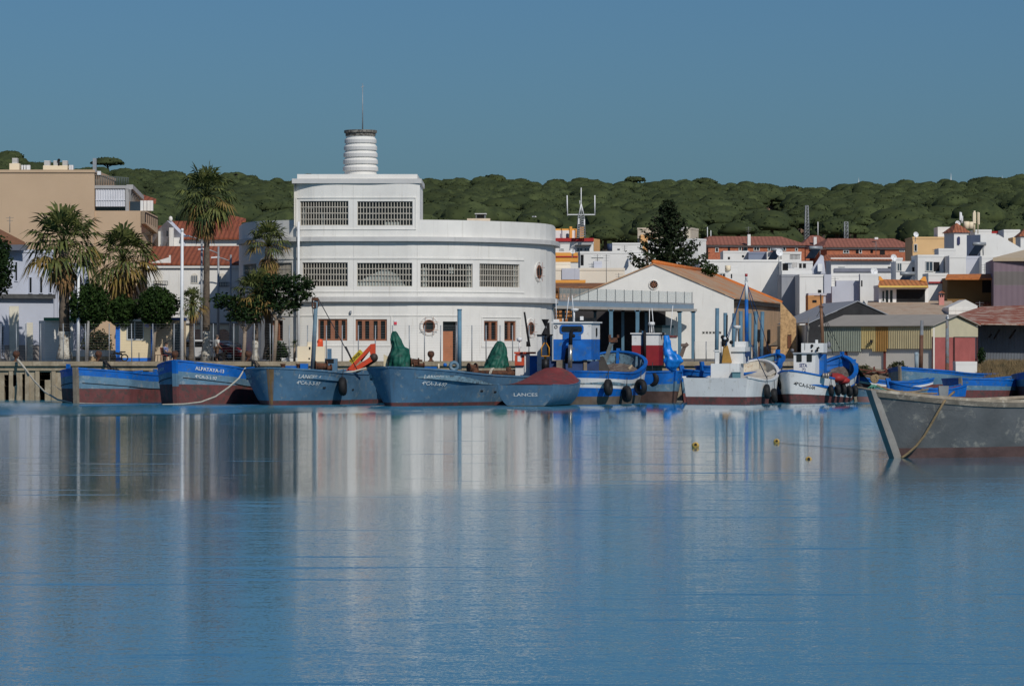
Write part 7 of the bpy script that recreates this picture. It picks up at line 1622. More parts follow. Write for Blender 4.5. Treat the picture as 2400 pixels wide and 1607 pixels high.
block('small cream block on top of the wide cream house at left', 1298, 1298, 1337, 614, 366, 5, 0, MATS['cream_limewash'])
block('low orange parapet below the wide cream house', 1298, 1298, 1372, 656, 356, 3, 0, ORW, name='parapet_wall', cat='wall')
t = block('unfinished brick house with timber rails left of the white gable', 1296, 1296, 1428, 672, 350, 5, 0, M('rough_brick', C(170,118,70), .95, .25, 1.5, patch=C(120,75,45), pa=.45, psc=2.5), [(1318,1324,676,682),(1352,1358,678,690)], name='brick_house', cat='house', frame=BROWNF)
slab_roof(t, [(1297,674,349.5),(1432,674,349.5),(1428,663,353),(1297,663,353)], .12, TILEB)
b = MB(); 
for u in range(1300,1400,9): b.tube([P(u,700,348),P(u,676,348)],.05,5)
for v in (680,690,699): b.beam(P(1296,v,348),P(1405,v,348),.08)
part('timber_rails', b, M('rail_brown',(0.16,0.075,0.035),.9,.3,2), t)
block('tall white and tan house behind the right side of the Norfolk pine', 1516, 1600, 1618, 531, 440, 3, 4, W, [(1610,1615,541,550,'v')], [(1602-6,1602-2,541,550,'v')])
block('tan side of the house behind the right side of the Norfolk pine', 1618, 1618, 1637, 533, 441, 6, 5, M('tan_grey', C(178,168,152)))
block('low tan house left of the Norfolk pine crown', 1502, 1502, 1536, 550, 436, 6, 0, TANW)
block('narrow white house between the Norfolk pine and the brick apartments', 1636, 1636, 1655, 559, 430, 6, 2, W)
# brick apartments with hipped roofs
def brick_apts(label, u0, u1, ve, vw, h, inset, Y, dR, wins):
    t = block(label, u0, u0, u1, ve, Y, 11, dR, BRICK, wins, name='brick_apartments', cat='building', grp='brick apartments with red hipped roofs', edge=W)
    poly = wall_poly(u0,u0,u1,Y,11,dR); hip_roof(t, poly, Z(ve,Y)+.003, h, inset, TILER); return t
t = brick_apts('long brick apartment building with a red hipped roof and a white chimney', 1660, 1886, 574, 608, 1.15, 1.9, 450, 2, [(1676,1684,580,591),(1706,1711,578,590,'v'),(1731,1738,578,588),(1742,1752,578,588),(1766,1780,578,588),(1799,1806,578,588),(1834,1842,578,588),(1863,1870,581,589)])
b = MB(); b.box(X(1753,449),X(1760,449),449.5,450.3,Z(575,449),Z(549,449)); part('chimney', b, W, t)
aerial('tv aerial on the white chimney of the long brick apartments', 1754, 531, 549, 449.6, 3, .35)
t = brick_apts('short brick apartment building with a pyramid roof between two longer ones', 1888, 1948, 575, 600, 1.3, 1.5, 458, 0, [(1900,1906,580,590)])
b = MB(); b.box(X(1908,457),X(1915,457),457.5,458.3,Z(575,457),Z(555,457)); part('chimney', b, W, t)
t = brick_apts('brick apartment building with a red hipped roof left of the tan house', 1938, 2140, 579.5, 604, 1.15, 1.6, 445, 1, [(1976,1990,586,594),(2006,2012,584,594),(2013,2020,584,594),(2040,2046,585,593),(2062,2074,586,598,'v'),(2108,2120,585,590)])
b = MB(); b.box(X(2054,446),X(2062,446),448,448.6,Z(560,446),Z(555,446)); part('roof_light', b, W, t)
# white middle row
block('white house below the long brick apartments', 1695, 1695, 1756, 588, 420, 6, 0, W, [(1706,1711,602,608,'v'),(1739,1744,598,603)])
block('low grey blue block below the long brick apartments', 1754.5, 1754.5, 1798, 590, 418, 6, 0, M('grey_blue_wall', C(120,128,146), .85, .06, .6))
block('white house with a solar heater below the long brick apartments', 1797.5, 1797.5, 1878, 590, 416, 6, 0, W, [])
t = block('large plain white house wall above the orange lichen roof', 1640, 1640, 1832, 608, 385, 9, 1, W, [])
block('small white wash house with a roof tank before the large plain wall', 1674, 1674, 1714, 634, 376, 3, 0, W, [(1686,1700,640,652,'b')])
block('narrow grey white hut beside the wash house', 1700, 1700, 1746, 640, 374, 2, 0, W, [(1713,1716,642,652)])
block('taller small white store in front of the large plain wall', 1713, 1713, 1730, 622, 379, 2, 0, W)
b = MB(); b.tube([P(1706,634,376),P(1706,622,376)],.27,12); solo('water_tank', b, CREAM, 'pale round water tank on the white wash house', 'water tank')
solar('solar heater on the white house below the long brick apartments', 1800, 588, 1812, 607, 414)
solar('dark solar heater above the white terrace beside the grey gable', 1888, 584, 1902, 604, 392)
solar('solar heater in front of the white gable slope at the right', 2270, 575, 2285, 597, 378)
solar('solar heater on the roof behind the orange tiled porch', 2106, 645, 2116, 658, 352)
t = block('grey shaded house with a white balcony in the middle of the town', 1832, 1832, 1876, 643, 376, 6, 0, M('shaded_slab_wall', C(138,140,146), .85, .1, .5, streak=C(88,90,96), sa=.4))  # darker grey wall colour stands in for shade on this face
t = block('white terrace house with two dark doors and hanging washing', 1832, 1832, 1905, 612, 382, 6, 0, W, [(1873,1879,614,628,'v'),(1882,1889,614,628,'v'),(1834,1847,614,634,'v')])
b = MB(); b.box(X(1832,378),X(1903,378),377.6,378,Z(643,378),Z(634,378)); part('balcony', b, W, t)
b = MB(); 
for u in range(1852,1876,3): b.tube([P(u,608,381),P(u,597,381)],.03,4)
b.beam(P(1852,597,381),P(1876,597,381),.05); part('railing', b, DARK, t)
b = MB(); 
for u,w_ in ((1856,7),(1864,4)): b.box(X(u,380),X(u+w_,380),380,380.03,Z(627,380),Z(615,380))
o = part('washing', b, M('washing_cloth',(0.55,0.52,0.48),.9,.1,2), t)
t = block('grey gable end with a white boiler right of the terrace house', 1903, 1903, 1935, 642, 380, 8, 0, GREYW, [])
b = MB(); b.extr([P(1903,642,379.9),P(1935,642,379.9),P(1930,600,379.9),P(1924,597,379.9),P(1903,630,379.9)],(0,.3,0)); part('gable', b, GREYW, t)
b = MB(); b.box(X(1917,379),X(1928,379),379.2,379.8,Z(636,379),Z(618,379)); part('boiler', b, POLEW, t)
block('square white house with one small dark window above the grey roof', 1874, 1874, 1948, 643, 370, 7, 0, W, [(1917,1925,679,686,'v')])
b = MB(); b.box(X(1931.5,369.9),X(1948.5,369.9),369.8,369.95,4,Z(643,370)); solo('painted_shade_strip', b, GREYW, 'grey strip painted as the shaded side of the square white house', 'wall')  # grey strip on the front painted as the house's shaded side
t = block('long white terraced house with a red tiled edge and a grey shaded band', 1948, 1948, 2115, 604, 388, 7, 0, W, [(1966,1980,624,626),(2081,2088,625,637,'v')])
b = MB(); b.box(X(1955,387.9),X(2098,387.9),387.85,387.97,Z(637,388),Z(628.5,388)); part('shade_band', b, M('band_shade_grey', C(112,114,124),.85), t)  # grey strip painted as the shadow in the balcony opening
slab_roof(t, [(1928,608,387.5),(2092,608,387.5),(2090,597,392),(1934,597,392)], .12, TILE)
block('lower white house front under the long terraced house', 1948, 1948, 2066, 642, 372, 6, 0, W, [(2043,2064,643,656,'v')])
t = block('stepped grey blue garden wall right of the square white house', 1895, 1895, 1962, 687, 352, 3, 0, GREYW, name='garden_wall', cat='wall')
b = MB(); y = 351.; b.box(X(1960,y),X(2013.5,y),y,y+1,GZ,Z(657.5,y)); b.box(X(1969,y),X(1960,y)-.005,y,y+1,GZ,Z(669,y)) if False else None; b.box(X(1950,y),X(1960,y)-.003,y,y+1,GZ,Z(671,y)); part('step', b, GREYW, t)
t = block('small brick store below the square white house', 1894, 1894, 1930, 692, 349, 3, 0, M('store_brick', C(180,130,84),.9,.15,1.5), [(1904,1914,703,709,'v')], name='brick_store', cat='house')
block('narrow white house beside the orange tiled porch', 2013, 2016, 2062, 641, 350, 4, 3, W, [(2018,2021,657,671,'v')])
t = block('white house with an orange tiled porch roof and a dark open veranda', 2060, 2060, 2176, 668, 344, 5, 0, W, [(2066,2074,680,708),(2076,2082,680,708),(2086,2092,680,708),(2101,2168,678,708,'v')])
slab_roof(t, [(2058,669,343),(2176,671,343),(2172,657,347),(2062,654,347)], .15, M('porch_tiles', C(180,118,70), .85, .15, 1, wave=(0.8, 0.6), patch=C(170,90,50), pa=.3, psc=3, bump=.6, bsc=5))
b = MB(); b.box(X(2060,342.9),X(2174,342.9),342.8,342.95,Z(673.5,343),Z(669.5,343)); part('eaves', b, M('eaves_yellow', C(200,170,90)), t)
b = MB(); b.extr([P(2060,657,346),P(2072,657,346),P(2066,650,346),P(2062,647,346),P(2060,647,346)],(0,.4,0)); b.extr([P(2156,657,346),P(2172,660,346),P(2170,648,346),P(2164,648,346),P(2160,653,346)],(0,.4,0)); part('curved_parapet', b, ORW, t)
t = root('pink_chimney', (X(2207,341),341,GZ), 'small pink chimney with a tiled cap beside the open veranda', 'chimney'); b = MB(); b.box(X(2201,341),X(2213,341),341,341.5,GZ,Z(690,341)); part('shaft', b, M('pink_render', C(178,120,112)), t)
b = MB(); b.add([(*P(2198,687,340.8),),(*P(2216,687,340.8),),(*P(2216,687,341.7),),(*P(2198,687,341.7),),(*P(2207,681,341.25),)], [(0,1,4),(1,2,4),(2,3,4),(3,0,4),(3,2,1,0)]); part('cap', b, TILE, t)
b = MB(); b.box(X(2203,341),X(2206,341),340.97,340.998,Z(696,341),Z(691,341)); b.box(X(2208,341),X(2211,341),340.97,340.998,Z(696,341),Z(691,341)); part('vent', b, DARK, t)
block('white house with a red string course left of the brown house', 2176, 2176, 2222, 640, 354, 5, 0, W, [])
b = MB(); b.box(X(2177,353.9),X(2220,353.9),353.8,353.97,Z(663.5,354),Z(660,354)); solo('string_course', b, REDB, 'red string course on the white house left of the brown house', 'moulding')
t = block('olive brown house with a tiled roof edge and a dark painted balcony opening', 2220, 2220, 2329, 651, 350, 6, 0, M('olive_brown_render', C(114,88,54), .9, .08, .5, streak=C(98,75,46), sa=.3), [(2302,2325,655,686,'v')], name='brown_house')
slab_roof(t, [(2216,652,348),(2331,652,348),(2329,641.5,351),(2220,642.5,351)], .14, M('mottled_tiles', C(182,112,62), .9, .2, 1.5, patch=C(140,78,48), pa=.35, psc=3, bump=.6, bsc=5))
slab_roof(t, [(2284,713,349),(2322,713,349),(2320,707,350),(2286,707,350)], .1, TILE, 'porch_roof')
t = block('tan house with a barred window right of the brick apartments', 2139, 2139, 2236, 555, 420, 8, 0, ORW2, [(2142,2150,572,590)], name='tan_house')
dish('white satellite dish on the left corner of the tan house', 2146, 550, 419)
block('white stair tower on the tan house roof', 2198, 2198, 2233, 532, 424, 4, 0, W, [])
t = block('small white tower with a tiled pyramid roof and a blue arched window', 2236, 2236, 2270, 545, 408, 3.4, .3, W, [], name='white_tower', cat='tower')
hip_roof(t, wall_poly(2236,2236,2270,408,3.4,.3), Z(545,408)+.003, 1.05, 1.0, TILE, .22)
b = MB(); q = [P(2247+3.2*math.cos(math.pi*i/8), 557.5-3.2*math.sin(math.pi*i/8), 407.95) for i in range(9)]; b.extr(q+[P(2243.8,573,407.95),P(2250.2,573,407.95)],(0,.02,0)); part('window', b, M('blue_shutter',(0.04,0.045,0.12),.7), t)
dish('white satellite dish left of the tiled pyramid roof', 2244, 524, 410)
b = MB(); Yt = 412.; b.tube([P(2254,523,Yt),P(2252,498,Yt)],[.12,.1],8); b.box(X(2249,Yt),X(2252,Yt),Yt-.1,Yt+.1,Z(516,Yt),Z(497,Yt)); b.box(X(2255,Yt),X(2257,Yt),Yt-.1,Yt+.1,Z(518,Yt),Z(506,Yt)); solo('phone_antenna', b, POLEW, 'white phone antenna cluster left behind the pyramid roof', 'antenna', 'phone antennas by the white tower')
b = MB(); b.tube([P(2283,545,Yt),P(2284,494,Yt)],[.14,.1],8); b.box(X(2280,Yt),X(2287,Yt),Yt-.25,Yt+.25,Z(524,Yt),Z(498,Yt)); b.box(X(2293,Yt),X(2296,Yt),Yt-.1,Yt+.1,Z(526,Yt),Z(498,Yt)); b.tube([P(2292,548,Yt),P(2292,497,Yt)],.05,6); solo('phone_antenna', b, CREAM, 'taller cream phone antenna right of the pyramid roof', 'antenna', 'phone antennas by the white tower')
b = MB(); 
for u,v in ((2265,519),(2275,520)): b.tube([P(u,536,411),P(u,v,411)],.3,10)
solo('water_tank', b, CREAM, 'pair of cream roof tanks behind the pyramid roof', 'water tank')
t = block('big white gable slope with a shaded grey left side at the right', 2266, 2298, 2420, 600, 380, 5, 0, W, [])
b = MB(); b.extr([P(2298,600,380),P(2420,600,380),P(2398,584,380),P(2340,550,380),P(2298,550,380)],(0,5,0)); part('gable', b, W, t)
b = MB(); b.extr([P(2266,600,385),P(2297.6,600,380),P(2297.6,550,380),P(2266,551,385)],(0.02,.3,0)); part('side_wall', b, GREYW, t)  # left face of the white house coloured grey for its shade
block('white house behind the big gable slope', 2285, 2285, 2324, 538, 420, 5, 0, W)
block('white house with a slanting parapet at the right end of the town', 2353, 2353, 2391, 538, 425, 5, 0, W)
t = block('low white house with a red roof edge near the right end', 2322, 2322, 2354, 542, 430, 4, 0, W, [(2340,2352,550,560,'b')], edge=REDB)
block('tan house under the slanting parapet', 2374, 2374, 2394, 556, 415, 4, 0, ORW2)
t = block('white tower with a tiled roof cut by the right edge', 2392, 2392, 2430, 554, 400, 4, 0, W)
hip_roof(t, wall_poly(2392,2392,2430,400,4,0), Z(554,400)+.003, .9, .9, TILE, .2)
block('white terrace house with a dark veranda in the right middle of the town', 2151, 2151, 2212, 597, 372, 6, 0, W, [(2169,2187,612,636,'b'),(2188,2202,614,636,'v')])
block('plain white house right of the dark veranda', 2225, 2225, 2264, 599, 368, 6, 0, W)
block('grey shaded house left of the purple warehouse', 2264, 2264, 2302, 600, 371, 5, 0, GREYW)
block('narrow white house touching the purple warehouse', 2301, 2301, 2330, 600, 369, 5, 0, W, [(2316,2320,634,640,'v'),(2323,2327,634,640,'v')])
block('white house with roof clutter below the tan house', 2100, 2100, 2152, 612, 375, 5, 0, W, [(2102,2114,616,636,'b'),(2138,2150,626,638,'v')])
block('low white roof house right of the small tower', 2200, 2200, 2240, 582, 392, 4, 0, W)
for u,v,Y,r,lab in ((1826,592,380,.55,'wire satellite dish beside the solar heater'),(2048,636,366,.55,'pale satellite dish in front of the grey shaded band'),(2094,604,384,.5,'white satellite dish at the end of the red tiled edge'),(1341,589,385,.4,'small white satellite dish under the orange and white flats')): dish(lab,u,v,Y,r)
for u,v0,v1,Y,lab in ((1378,664,700,360,'tall thin tv aerial before the wide cream house at left'),(1421,596,662,358,'tall tv aerial before the wide cream house at centre'),(1450,640,662,360,'short tv aerial before the wide cream house at right'),(1343,576,600,384,'tv aerial before the orange and white flats'),(1400,596,612,384,'low tv aerial on the long white house'),(1464,575,590,420,'tv aerial on the house with the blue tank'),(1957,650,690,368,'tv aerial on the lower white house front'),(2053,565,600,400,'tv aerial standing before the right brick apartments'),(2296,706,740,330,'tv aerial before the olive brown house'),(2308,618,640,366,'tv aerial on the narrow white house by the warehouse'),(2219,545,560,418,'tv aerial on the white stair tower')): aerial(lab,u,v0,v1,Y,3,.35)
# ---------------------------------------------------------------- quay furniture
for u,v,lab in ((38,842,'rusty round bollard at the far left holding the pale rope'),(231,843,'rusty round bollard left of the kiosk with dark ropes'),(410,845,'rusty round bollard beside the white lamp post'),(582,846,'rusty round bollard at the foot of the flat topped trees'),(1010,848,'rusty round bollard below the round window')):
    yy = 269.5; x = X(u,yy); b = MB(); b.lathe(x,yy,[(.24,GZ),(.2,GZ+.06),(.12,GZ+.12),(.10,GZ+.28),(.17,GZ+.34),(.23,GZ+.44),(.24,GZ+.56),(.2,GZ+.68),(.1,GZ+.74)],16); solo('bollard', b, RUST, lab, 'bollard', 'mooring bollards on the quay')
def fence(label, ups, Y, v0):
    t = root('wire_fence', (X((ups[0]+ups[-1])/2,Y),Y,GZ), label, 'fence', 'wire fences on the quay'); zt = Z(v0,Y)
    for i, u in enumerate(ups):
        b = MB(); b.tube([(X(u,Y)+random.uniform(-.03,.03),Y,GZ-.05),(X(u,Y),Y,zt)],.036,6); part('post', b, STEEL, t)
    b = MB(); x0, x1 = X(ups[0],Y), X(ups[-1],Y); n = 15
    for k in range(n): z = GZ+.1+(zt-GZ-.15)*k/(n-1); b.beam((x0,Y-.01,z),(x1,Y-.01,z),.005)
    part('wire_mesh', b, M('fence_wire',(0.3,0.31,0.32),.5,.1,3), t)
fence('galvanised wire fence in front of the pale blue house and kiosks', [-20,2,38,60,95,148,200,256,308,358,408,455,500,548,596,633], 270.4, 758)
fence('galvanised wire fence in front of the white rounded building', [640,678,721,765,802,840,880,920,959,995,1033,1070,1106,1139,1172,1201,1240,1280], 270.6, 762)
fence('galvanised wire fence before the white gable wall', [1628,1655,1690,1718,1746,1775], 272.0, 800)
def lamp_post(label, u, Y, v0, r, m, arm=0, name='lamp_post'):
    t = root(name, (X(u,Y),Y,GZ), label, 'lamp post', 'lamp posts on the quay'); b = MB(); b.tube([(X(u-1,Y),Y,GZ-.05),P(u,v0,Y)],[r*1.25,r*.8],10); part('pole', b, m, t)
    if arm:
        b = MB(); a = P(u,v0+16,Y); b.tube([a, a+Vector((-arm*.6,-.1,.22)), a+Vector((-arm,-.2,.3))],.045,6); part('arm', b, m, t)
        b = MB(); b.obox(a+Vector((-arm-.25,-.2,.32)),(.32,0,.02),(0,.12,0),(0,0,.05)); part('lamp_head', b, POLEW, t)
    else: b = MB(); p = P(u,v0,Y); b.tube([p+Vector((0,0,.004)),p+Vector((0,0,.22))],[r*.95,r*.75],10); part('cap', b, POLEW, t)
lamp_post('thick white post beside the small young palm', 427, 271.0, 543, .115, POLEW)
lamp_post('thinner white post between the leftmost palm and the clipped tree', 184, 271.4, 640, .11, POLEW)
for u,v0,Y,lab in ((473,548,281,'grey lamp post left of the tall palm'),(512,578,290,'grey lamp post second from the left, behind the standing man'),(541,597,298,'grey lamp post third from the left before the orange roofs'),(549,608,304,'rear grey lamp post nearest the white building')):
    lamp_post(lab, u, Y, v0, .09, STEEL, .9)
b = MB(); yy = 271.2; b.tube([P(203,842,yy),P(207,752,yy)],[.13,.09],8); solo('grey_stake', b, GREYBARK, 'pale grey stake under the first clipped tree', 'stake')
t = root('electric_cabinet', (X(728,270.9),270.9,GZ), 'pair of white electric cabinets in front of the white building', 'cabinet'); yy = 270.0
b = MB(); b.box(X(697,yy),X(728,yy),yy,yy+.7,GZ,Z(811,yy)); part('left_box', b, CREAM, t); b = MB(); b.box(X(737,yy),X(761,yy),yy,yy+.7,GZ,Z(811,yy)); b.box(X(720,yy),X(735,yy),yy+.2,yy+.7,Z(811,yy)+.002,Z(801,yy)); b.box(X(728,yy)+.002,X(737,yy)-.002,yy+.1,yy+.7,GZ,Z(811,yy)); part('right_box', b, CREAM, t)
b = MB(); b.box(X(724,yy),X(728,yy)-.005,yy-.02,yy-.002,Z(819,yy),Z(813,yy)); b.box(X(723,yy),X(726.5,yy),yy-.02,yy-.002,Z(842,yy),Z(838.5,yy)); part('meter', b, DARK, t)
b = MB(); yy = 272.0; b.box(X(680,yy),X(700,yy),yy,yy+.3,GZ,Z(838,yy)); b.box(X(660,yy),X(680,yy)-.002,yy,yy+.3,GZ,Z(838,yy)); solo('planter_wall', b, WHITE, 'low white planter wall under the yucca', 'wall')
# ---------------------------------------------------------------- cars
def car(label, u, Y, yaw, L, hgt, paint, name='parked_car', hatch=False):
    t = root(name, (X(u,Y),Y,GZ+.015), label, 'car', 'cars parked on the quay', R(yaw)); wd = 1.68
    pr = [(-L/2,.30),(-L/2,.72),(-L/2+.12,.92),(-L/2+.55,hgt-.10),(-L/2+1.2,hgt),(L*.12,hgt-.02),(L*.12+.75,.98),(L/2-.25,.82),(L/2,.62),(L/2,.30)] if hatch else [(-L/2,.32),(-L/2,.80),(-L/2+.75,.95),(-L/2+1.35,hgt-.03),(L*.02,hgt),(L*.12,hgt-.05),(L*.12+.85,.95),(L/2-.3,.78),(L/2,.58),(L/2,.32)]
    b = MB(); n = len(pr); vs = []
    for s_, k in ((-1,1.0),(-1,.93),(1,.93),(1,1.0)):
        pass
    def wy(z): return wd/2*(1 if z < .9 else 1 - .22*(z-.9)/(hgt-.9))
    for x,z in pr: vs.append((x,-wy(z),z))
    for x,z in pr: vs.append((x,wy(z),z))
    b.add(vs, [(i,(i+1)%n,(i+1)%n+n,i+n) for i in range(n)] + [tuple(range(n)), tuple(range(n,2*n))[::-1]]); part('body', b, paint, t, True)
    tp = [p for p in pr if p[1] > .9]; gx0, gx1 = tp[0][0]+.12, tp[-1][0]-.18
    for s_ in (-1,1):
        b = MB(); q = [(gx0,.98),(tp[1][0]+.12,hgt-.12),(tp[-2][0]-.05,hgt-.12),(gx1,.98)]; xm = (tp[1][0]+tp[-2][0])/2
        b.add([(x, s_*(wy(z)+.012), z) for x,z in q], [(0,1,2,3)]); part('side_window', b, GLASS, t, True)
    b = MB(); (xa,za),(xb,zb_) = tp[-2], tp[-1]; b.add([(xa+.06,-wy(za)*.86,za-.03+.03),(xa+.06,wy(za)*.86,za-.03+.03),(xb+.03,wy(zb_)*.9,zb_+.03),(xb+.03,-wy(zb_)*.9,zb_+.03)],[(0,1,2,3)]); part('windscreen', b, GLASS, t, True)
    b = MB(); (xa,za),(xb,zb_) = tp[1], tp[0]; b.add([(xa-.05,-wy(za)*.86,za),(xa-.05,wy(za)*.86,za),(xb-.04,wy(zb_)*.9,zb_+.04),(xb-.04,-wy(zb_)*.9,zb_+.04)],[(0,1,2,3)]); part('rear_window', b, GLASS, t, True)
    for x in (-L/2+.72, L/2-.78):
        for s_ in (-1,1):
            b = MB(); b.tube([(x,s_*(wd/2-.18),.30),(x,s_*(wd/2+.01),.30)],.30,16); wv = part('wheel', b, BLACK, t, True); b = MB(); b.tube([(x,s_*(wd/2-.02),.30),(x,s_*(wd/2+.02),.30)],.18,12); part('rim', b, STEEL, wv, True)
    for s_ in (-1,1):
        b = MB(); b.box(L/2-.12,L/2+.012,s_*.58-.17,s_*.58+.17,.62,.76) ; part('headlight', b, M('lamp_clear',(0.6,0.6,0.6),.15,.1,3), t, True)
        b = MB(); b.box(-L/2-.012,-L/2+.1,s_*.66-.12,s_*.66+.12,.72,.95); part('tail_light', b, M('lamp_tail',(0.3,0.01,0.01),.2,.1,3), t, True)
    return t
WCAR = M('car_white', (0.66,0.66,0.66), .3, .03, 1); RCAR = M('car_red', (0.25,0.012,0.015), .3, .05, 1)
car('white hatchback parked behind the tall palm trunk', 455, 279, 165, 3.7, 1.5, WCAR, hatch=True)
car('red car half hidden behind the standing man', 512, 282, -18, 3.9, 1.28, RCAR)
car('white saloon car behind the red one', 528, 288, -14, 4.2, 1.42, WCAR)
# ---------------------------------------------------------------- people
SKIN = M('skin', (0.36,0.20,0.13), .6, .1, 4)
def skin_obj(name, parent, joints, edges, radii, mat, sub=2):
    me = bpy.data.meshes.new(name); me.from_pydata([tuple(j) for j in joints], edges, []); me.materials.append(mat); o = link(name, me, parent)
    sk = o.modifiers.new('skin','SKIN'); sk.use_smooth_shade = True
    for i, r in enumerate(radii): me.skin_vertices[0].data[i].radius = (r, r) if not isinstance(r, tuple) else r
    me.skin_vertices[0].data[0].use_root = True
    ss = o.modifiers.new('subsurf','SUBSURF'); ss.levels = sub; ss.render_levels = sub; return o
def person(label, loc, rz, J, top, low, hair, sleeves=True, legs_bare=True):
    """J: joint positions in metres, local frame facing +x"""
    t = root('person', loc, label, 'person', None, rz)
    names = ['pelvis','waist','chest','neck','head','crown','shL','elL','haL','shR','elR','haR','hipL','knL','anL','toL','hipR','knR','anR','toR']
    idx = {n: i for i, n in enumerate(names)}; V = [J[n] for n in names]
    E = [(0,1),(1,2),(2,3),(3,4),(4,5),(2,6),(6,7),(7,8),(2,9),(9,10),(10,11),(0,12),(12,13),(13,14),(14,15),(0,16),(16,17),(17,18),(18,19)]
    Rd = [.14,.13,.15,.06,.095,.08,.06,.045,.032,.06,.045,.032,.09,.06,.04,.035,.09,.06,.04,.035]
    # fingers and thumbs on each hand
    for s_ in ('L','R'):
        h = Vector(J['ha'+s_]); e = Vector(J['el'+s_]); d = (h-e).normalized(); pr_ = d.cross(Vector((0,0,1))); pr_ = pr_.normalized() if pr_.length > .1 else Vector((1,0,0)); ci = len(V); V.append(h+d*.07); E.append((idx['ha'+s_],ci)); Rd.append(.032)
        for k, L_ in ((-1.5,.07),(-.5,.085),(.5,.08),(1.5,.06)): V.append(h+d*(.08+L_)+pr_*k*.02); E.append((ci,len(V)-1)); Rd.append(.009)
        V.append(h+d*.08+pr_*.06); E.append((idx['ha'+s_],len(V)-1)); Rd.append(.011)
    body = skin_obj('body', t, V, E, Rd, SKIN)
    g = lambda n: J[n]
    mid = lambda a, c, f: tuple(Vector(J[a]).lerp(Vector(J[c]), f))
    tv = [g('pelvis'),g('waist'),g('chest'),mid('chest','neck',.75),g('shL'),mid('shL','elL',.75),g('shR'),mid('shR','elR',.75)]
    skin_obj('shirt', t, tv, [(0,1),(1,2),(2,3),(2,4),(4,5),(2,6),(6,7)], [.17,.165,.18,.085,.085,.068,.085,.068], top)
    f = .85 if legs_bare else .97; a = 'kn' if legs_bare else 'an'
    lv = [tuple(Vector(g('pelvis'))+Vector((0,0,.04))), g('hipL'), g('knL') if not legs_bare else mid('hipL','knL',.9), g('hipR'), g('knR') if not legs_bare else mid('hipR','knR',.9)]; le = [(0,1),(1,2),(0,3),(3,4)]; lr = [.165,.12,.085,.12,.085]
    if not legs_bare: lv += [mid('knL','anL',.92), mid('knR','anR',.92)]; le += [(2,5),(4,6)]; lr += [.06,.06]
    skin_obj('shorts' if legs_bare else 'trousers', t, lv, le, lr, low)
    for s_ in ('L','R'): b = MB(); p = Vector(J['an'+s_]); q = Vector(J['to'+s_]); c = (p*.35+q*.65); b.ell((c.x,c.y,c.z-.015),.14,.055,.05,10,6); part('shoe', b, M('shoe_dark',(0.05,0.035,0.03),.7), t, True)
    b = MB(); hc = (Vector(J['head'])+Vector(J['crown']))/2; b.ell(hc+Vector((-.02,0,.035)), .115,.10,.115, 14, 9); part('hair', b, hair, t, True)
    hd = Vector(J['head']).lerp(Vector(J['crown']),.35); b = MB()
    b.ell(hd+Vector((.105,0,-.01)),.022,.015,.028,8,6); part('nose', b, SKIN, t, True)
    for s_ in (-1,1): b = MB(); b.ell(hd+Vector((.088,s_*.036,.03)),.012,.014,.010,8,6); part('eye', b, DARK, t, True); b = MB(); b.ell(hd+Vector((-.005,s_*.10,0)),.025,.014,.035,8,6); part('ear', b, SKIN, t, True)
    b = MB(); b.ell(hd+Vector((.09,0,-.055)),.012,.03,.007,8,6); part('mouth', b, M('lips',(0.25,0.09,0.08),.6), t, True)
    return t
J = dict(pelvis=(0,0,.95),waist=(.0,0,1.10),chest=(-.01,0,1.36),neck=(.02,0,1.53),head=(.05,0,1.62),crown=(.06,0,1.74),
 shL=(-.01,.20,1.42),elL=(-.05,.25,1.14),haL=(.16,.22,1.0),shR=(-.01,-.20,1.42),elR=(-.04,-.26,1.14),haR=(.14,-.23,.98),
 hipL=(0,.10,.9),knL=(.03,.11,.5),anL=(-.02,.12,.09),toL=(.14,.13,.03),hipR=(0,-.10,.9),knR=(-.02,-.11,.5),anR=(-.08,-.12,.09),toR=(.08,-.13,.03))
yy = 270.2
person('person standing by the tall palm in a pale shirt and brown shorts', (X(508,yy),yy,GZ+.02), R(35), J, M('pale_shirt',(0.60,0.56,0.50),.85,.06,3), M('brown_shorts',(0.13,0.075,0.045),.85,.1,3), M('grey_brown_hair',(0.12,0.09,0.07),.9,.2,8))
Js = dict(pelvis=(0,0,.50),waist=(-.03,0,.64),chest=(-.06,0,.88),neck=(-.03,0,1.05),head=(.0,0,1.14),crown=(.01,0,1.26),
 shL=(-.05,.19,.94),elL=(.05,.24,.68),haL=(.28,.18,.62),shR=(-.05,-.19,.94),elR=(.05,-.24,.68),haR=(.28,-.18,.62),
 hipL=(.04,.10,.48),knL=(.44,.12,.50),anL=(.48,.12,.09),toL=(.62,.13,.03),hipR=(.04,-.10,.48),knR=(.44,-.12,.48),anR=(.40,-.12,.09),toR=(.54,-.13,.03))
yy = 270.7
person('seated person in a white and blue top and dark trousers on the red chair', (X(390,yy),yy,GZ+.02), R(-20), Js, M('white_blue_top',(0.5,0.52,0.6),.8,.1,3,patch=(0.05,0.07,0.25),pa=.5,psc=4), M('dark_trousers',(0.02,0.025,0.05),.85,.1,3), M('black_hair',(0.012,0.011,0.01),.8,.2,8), True, False)
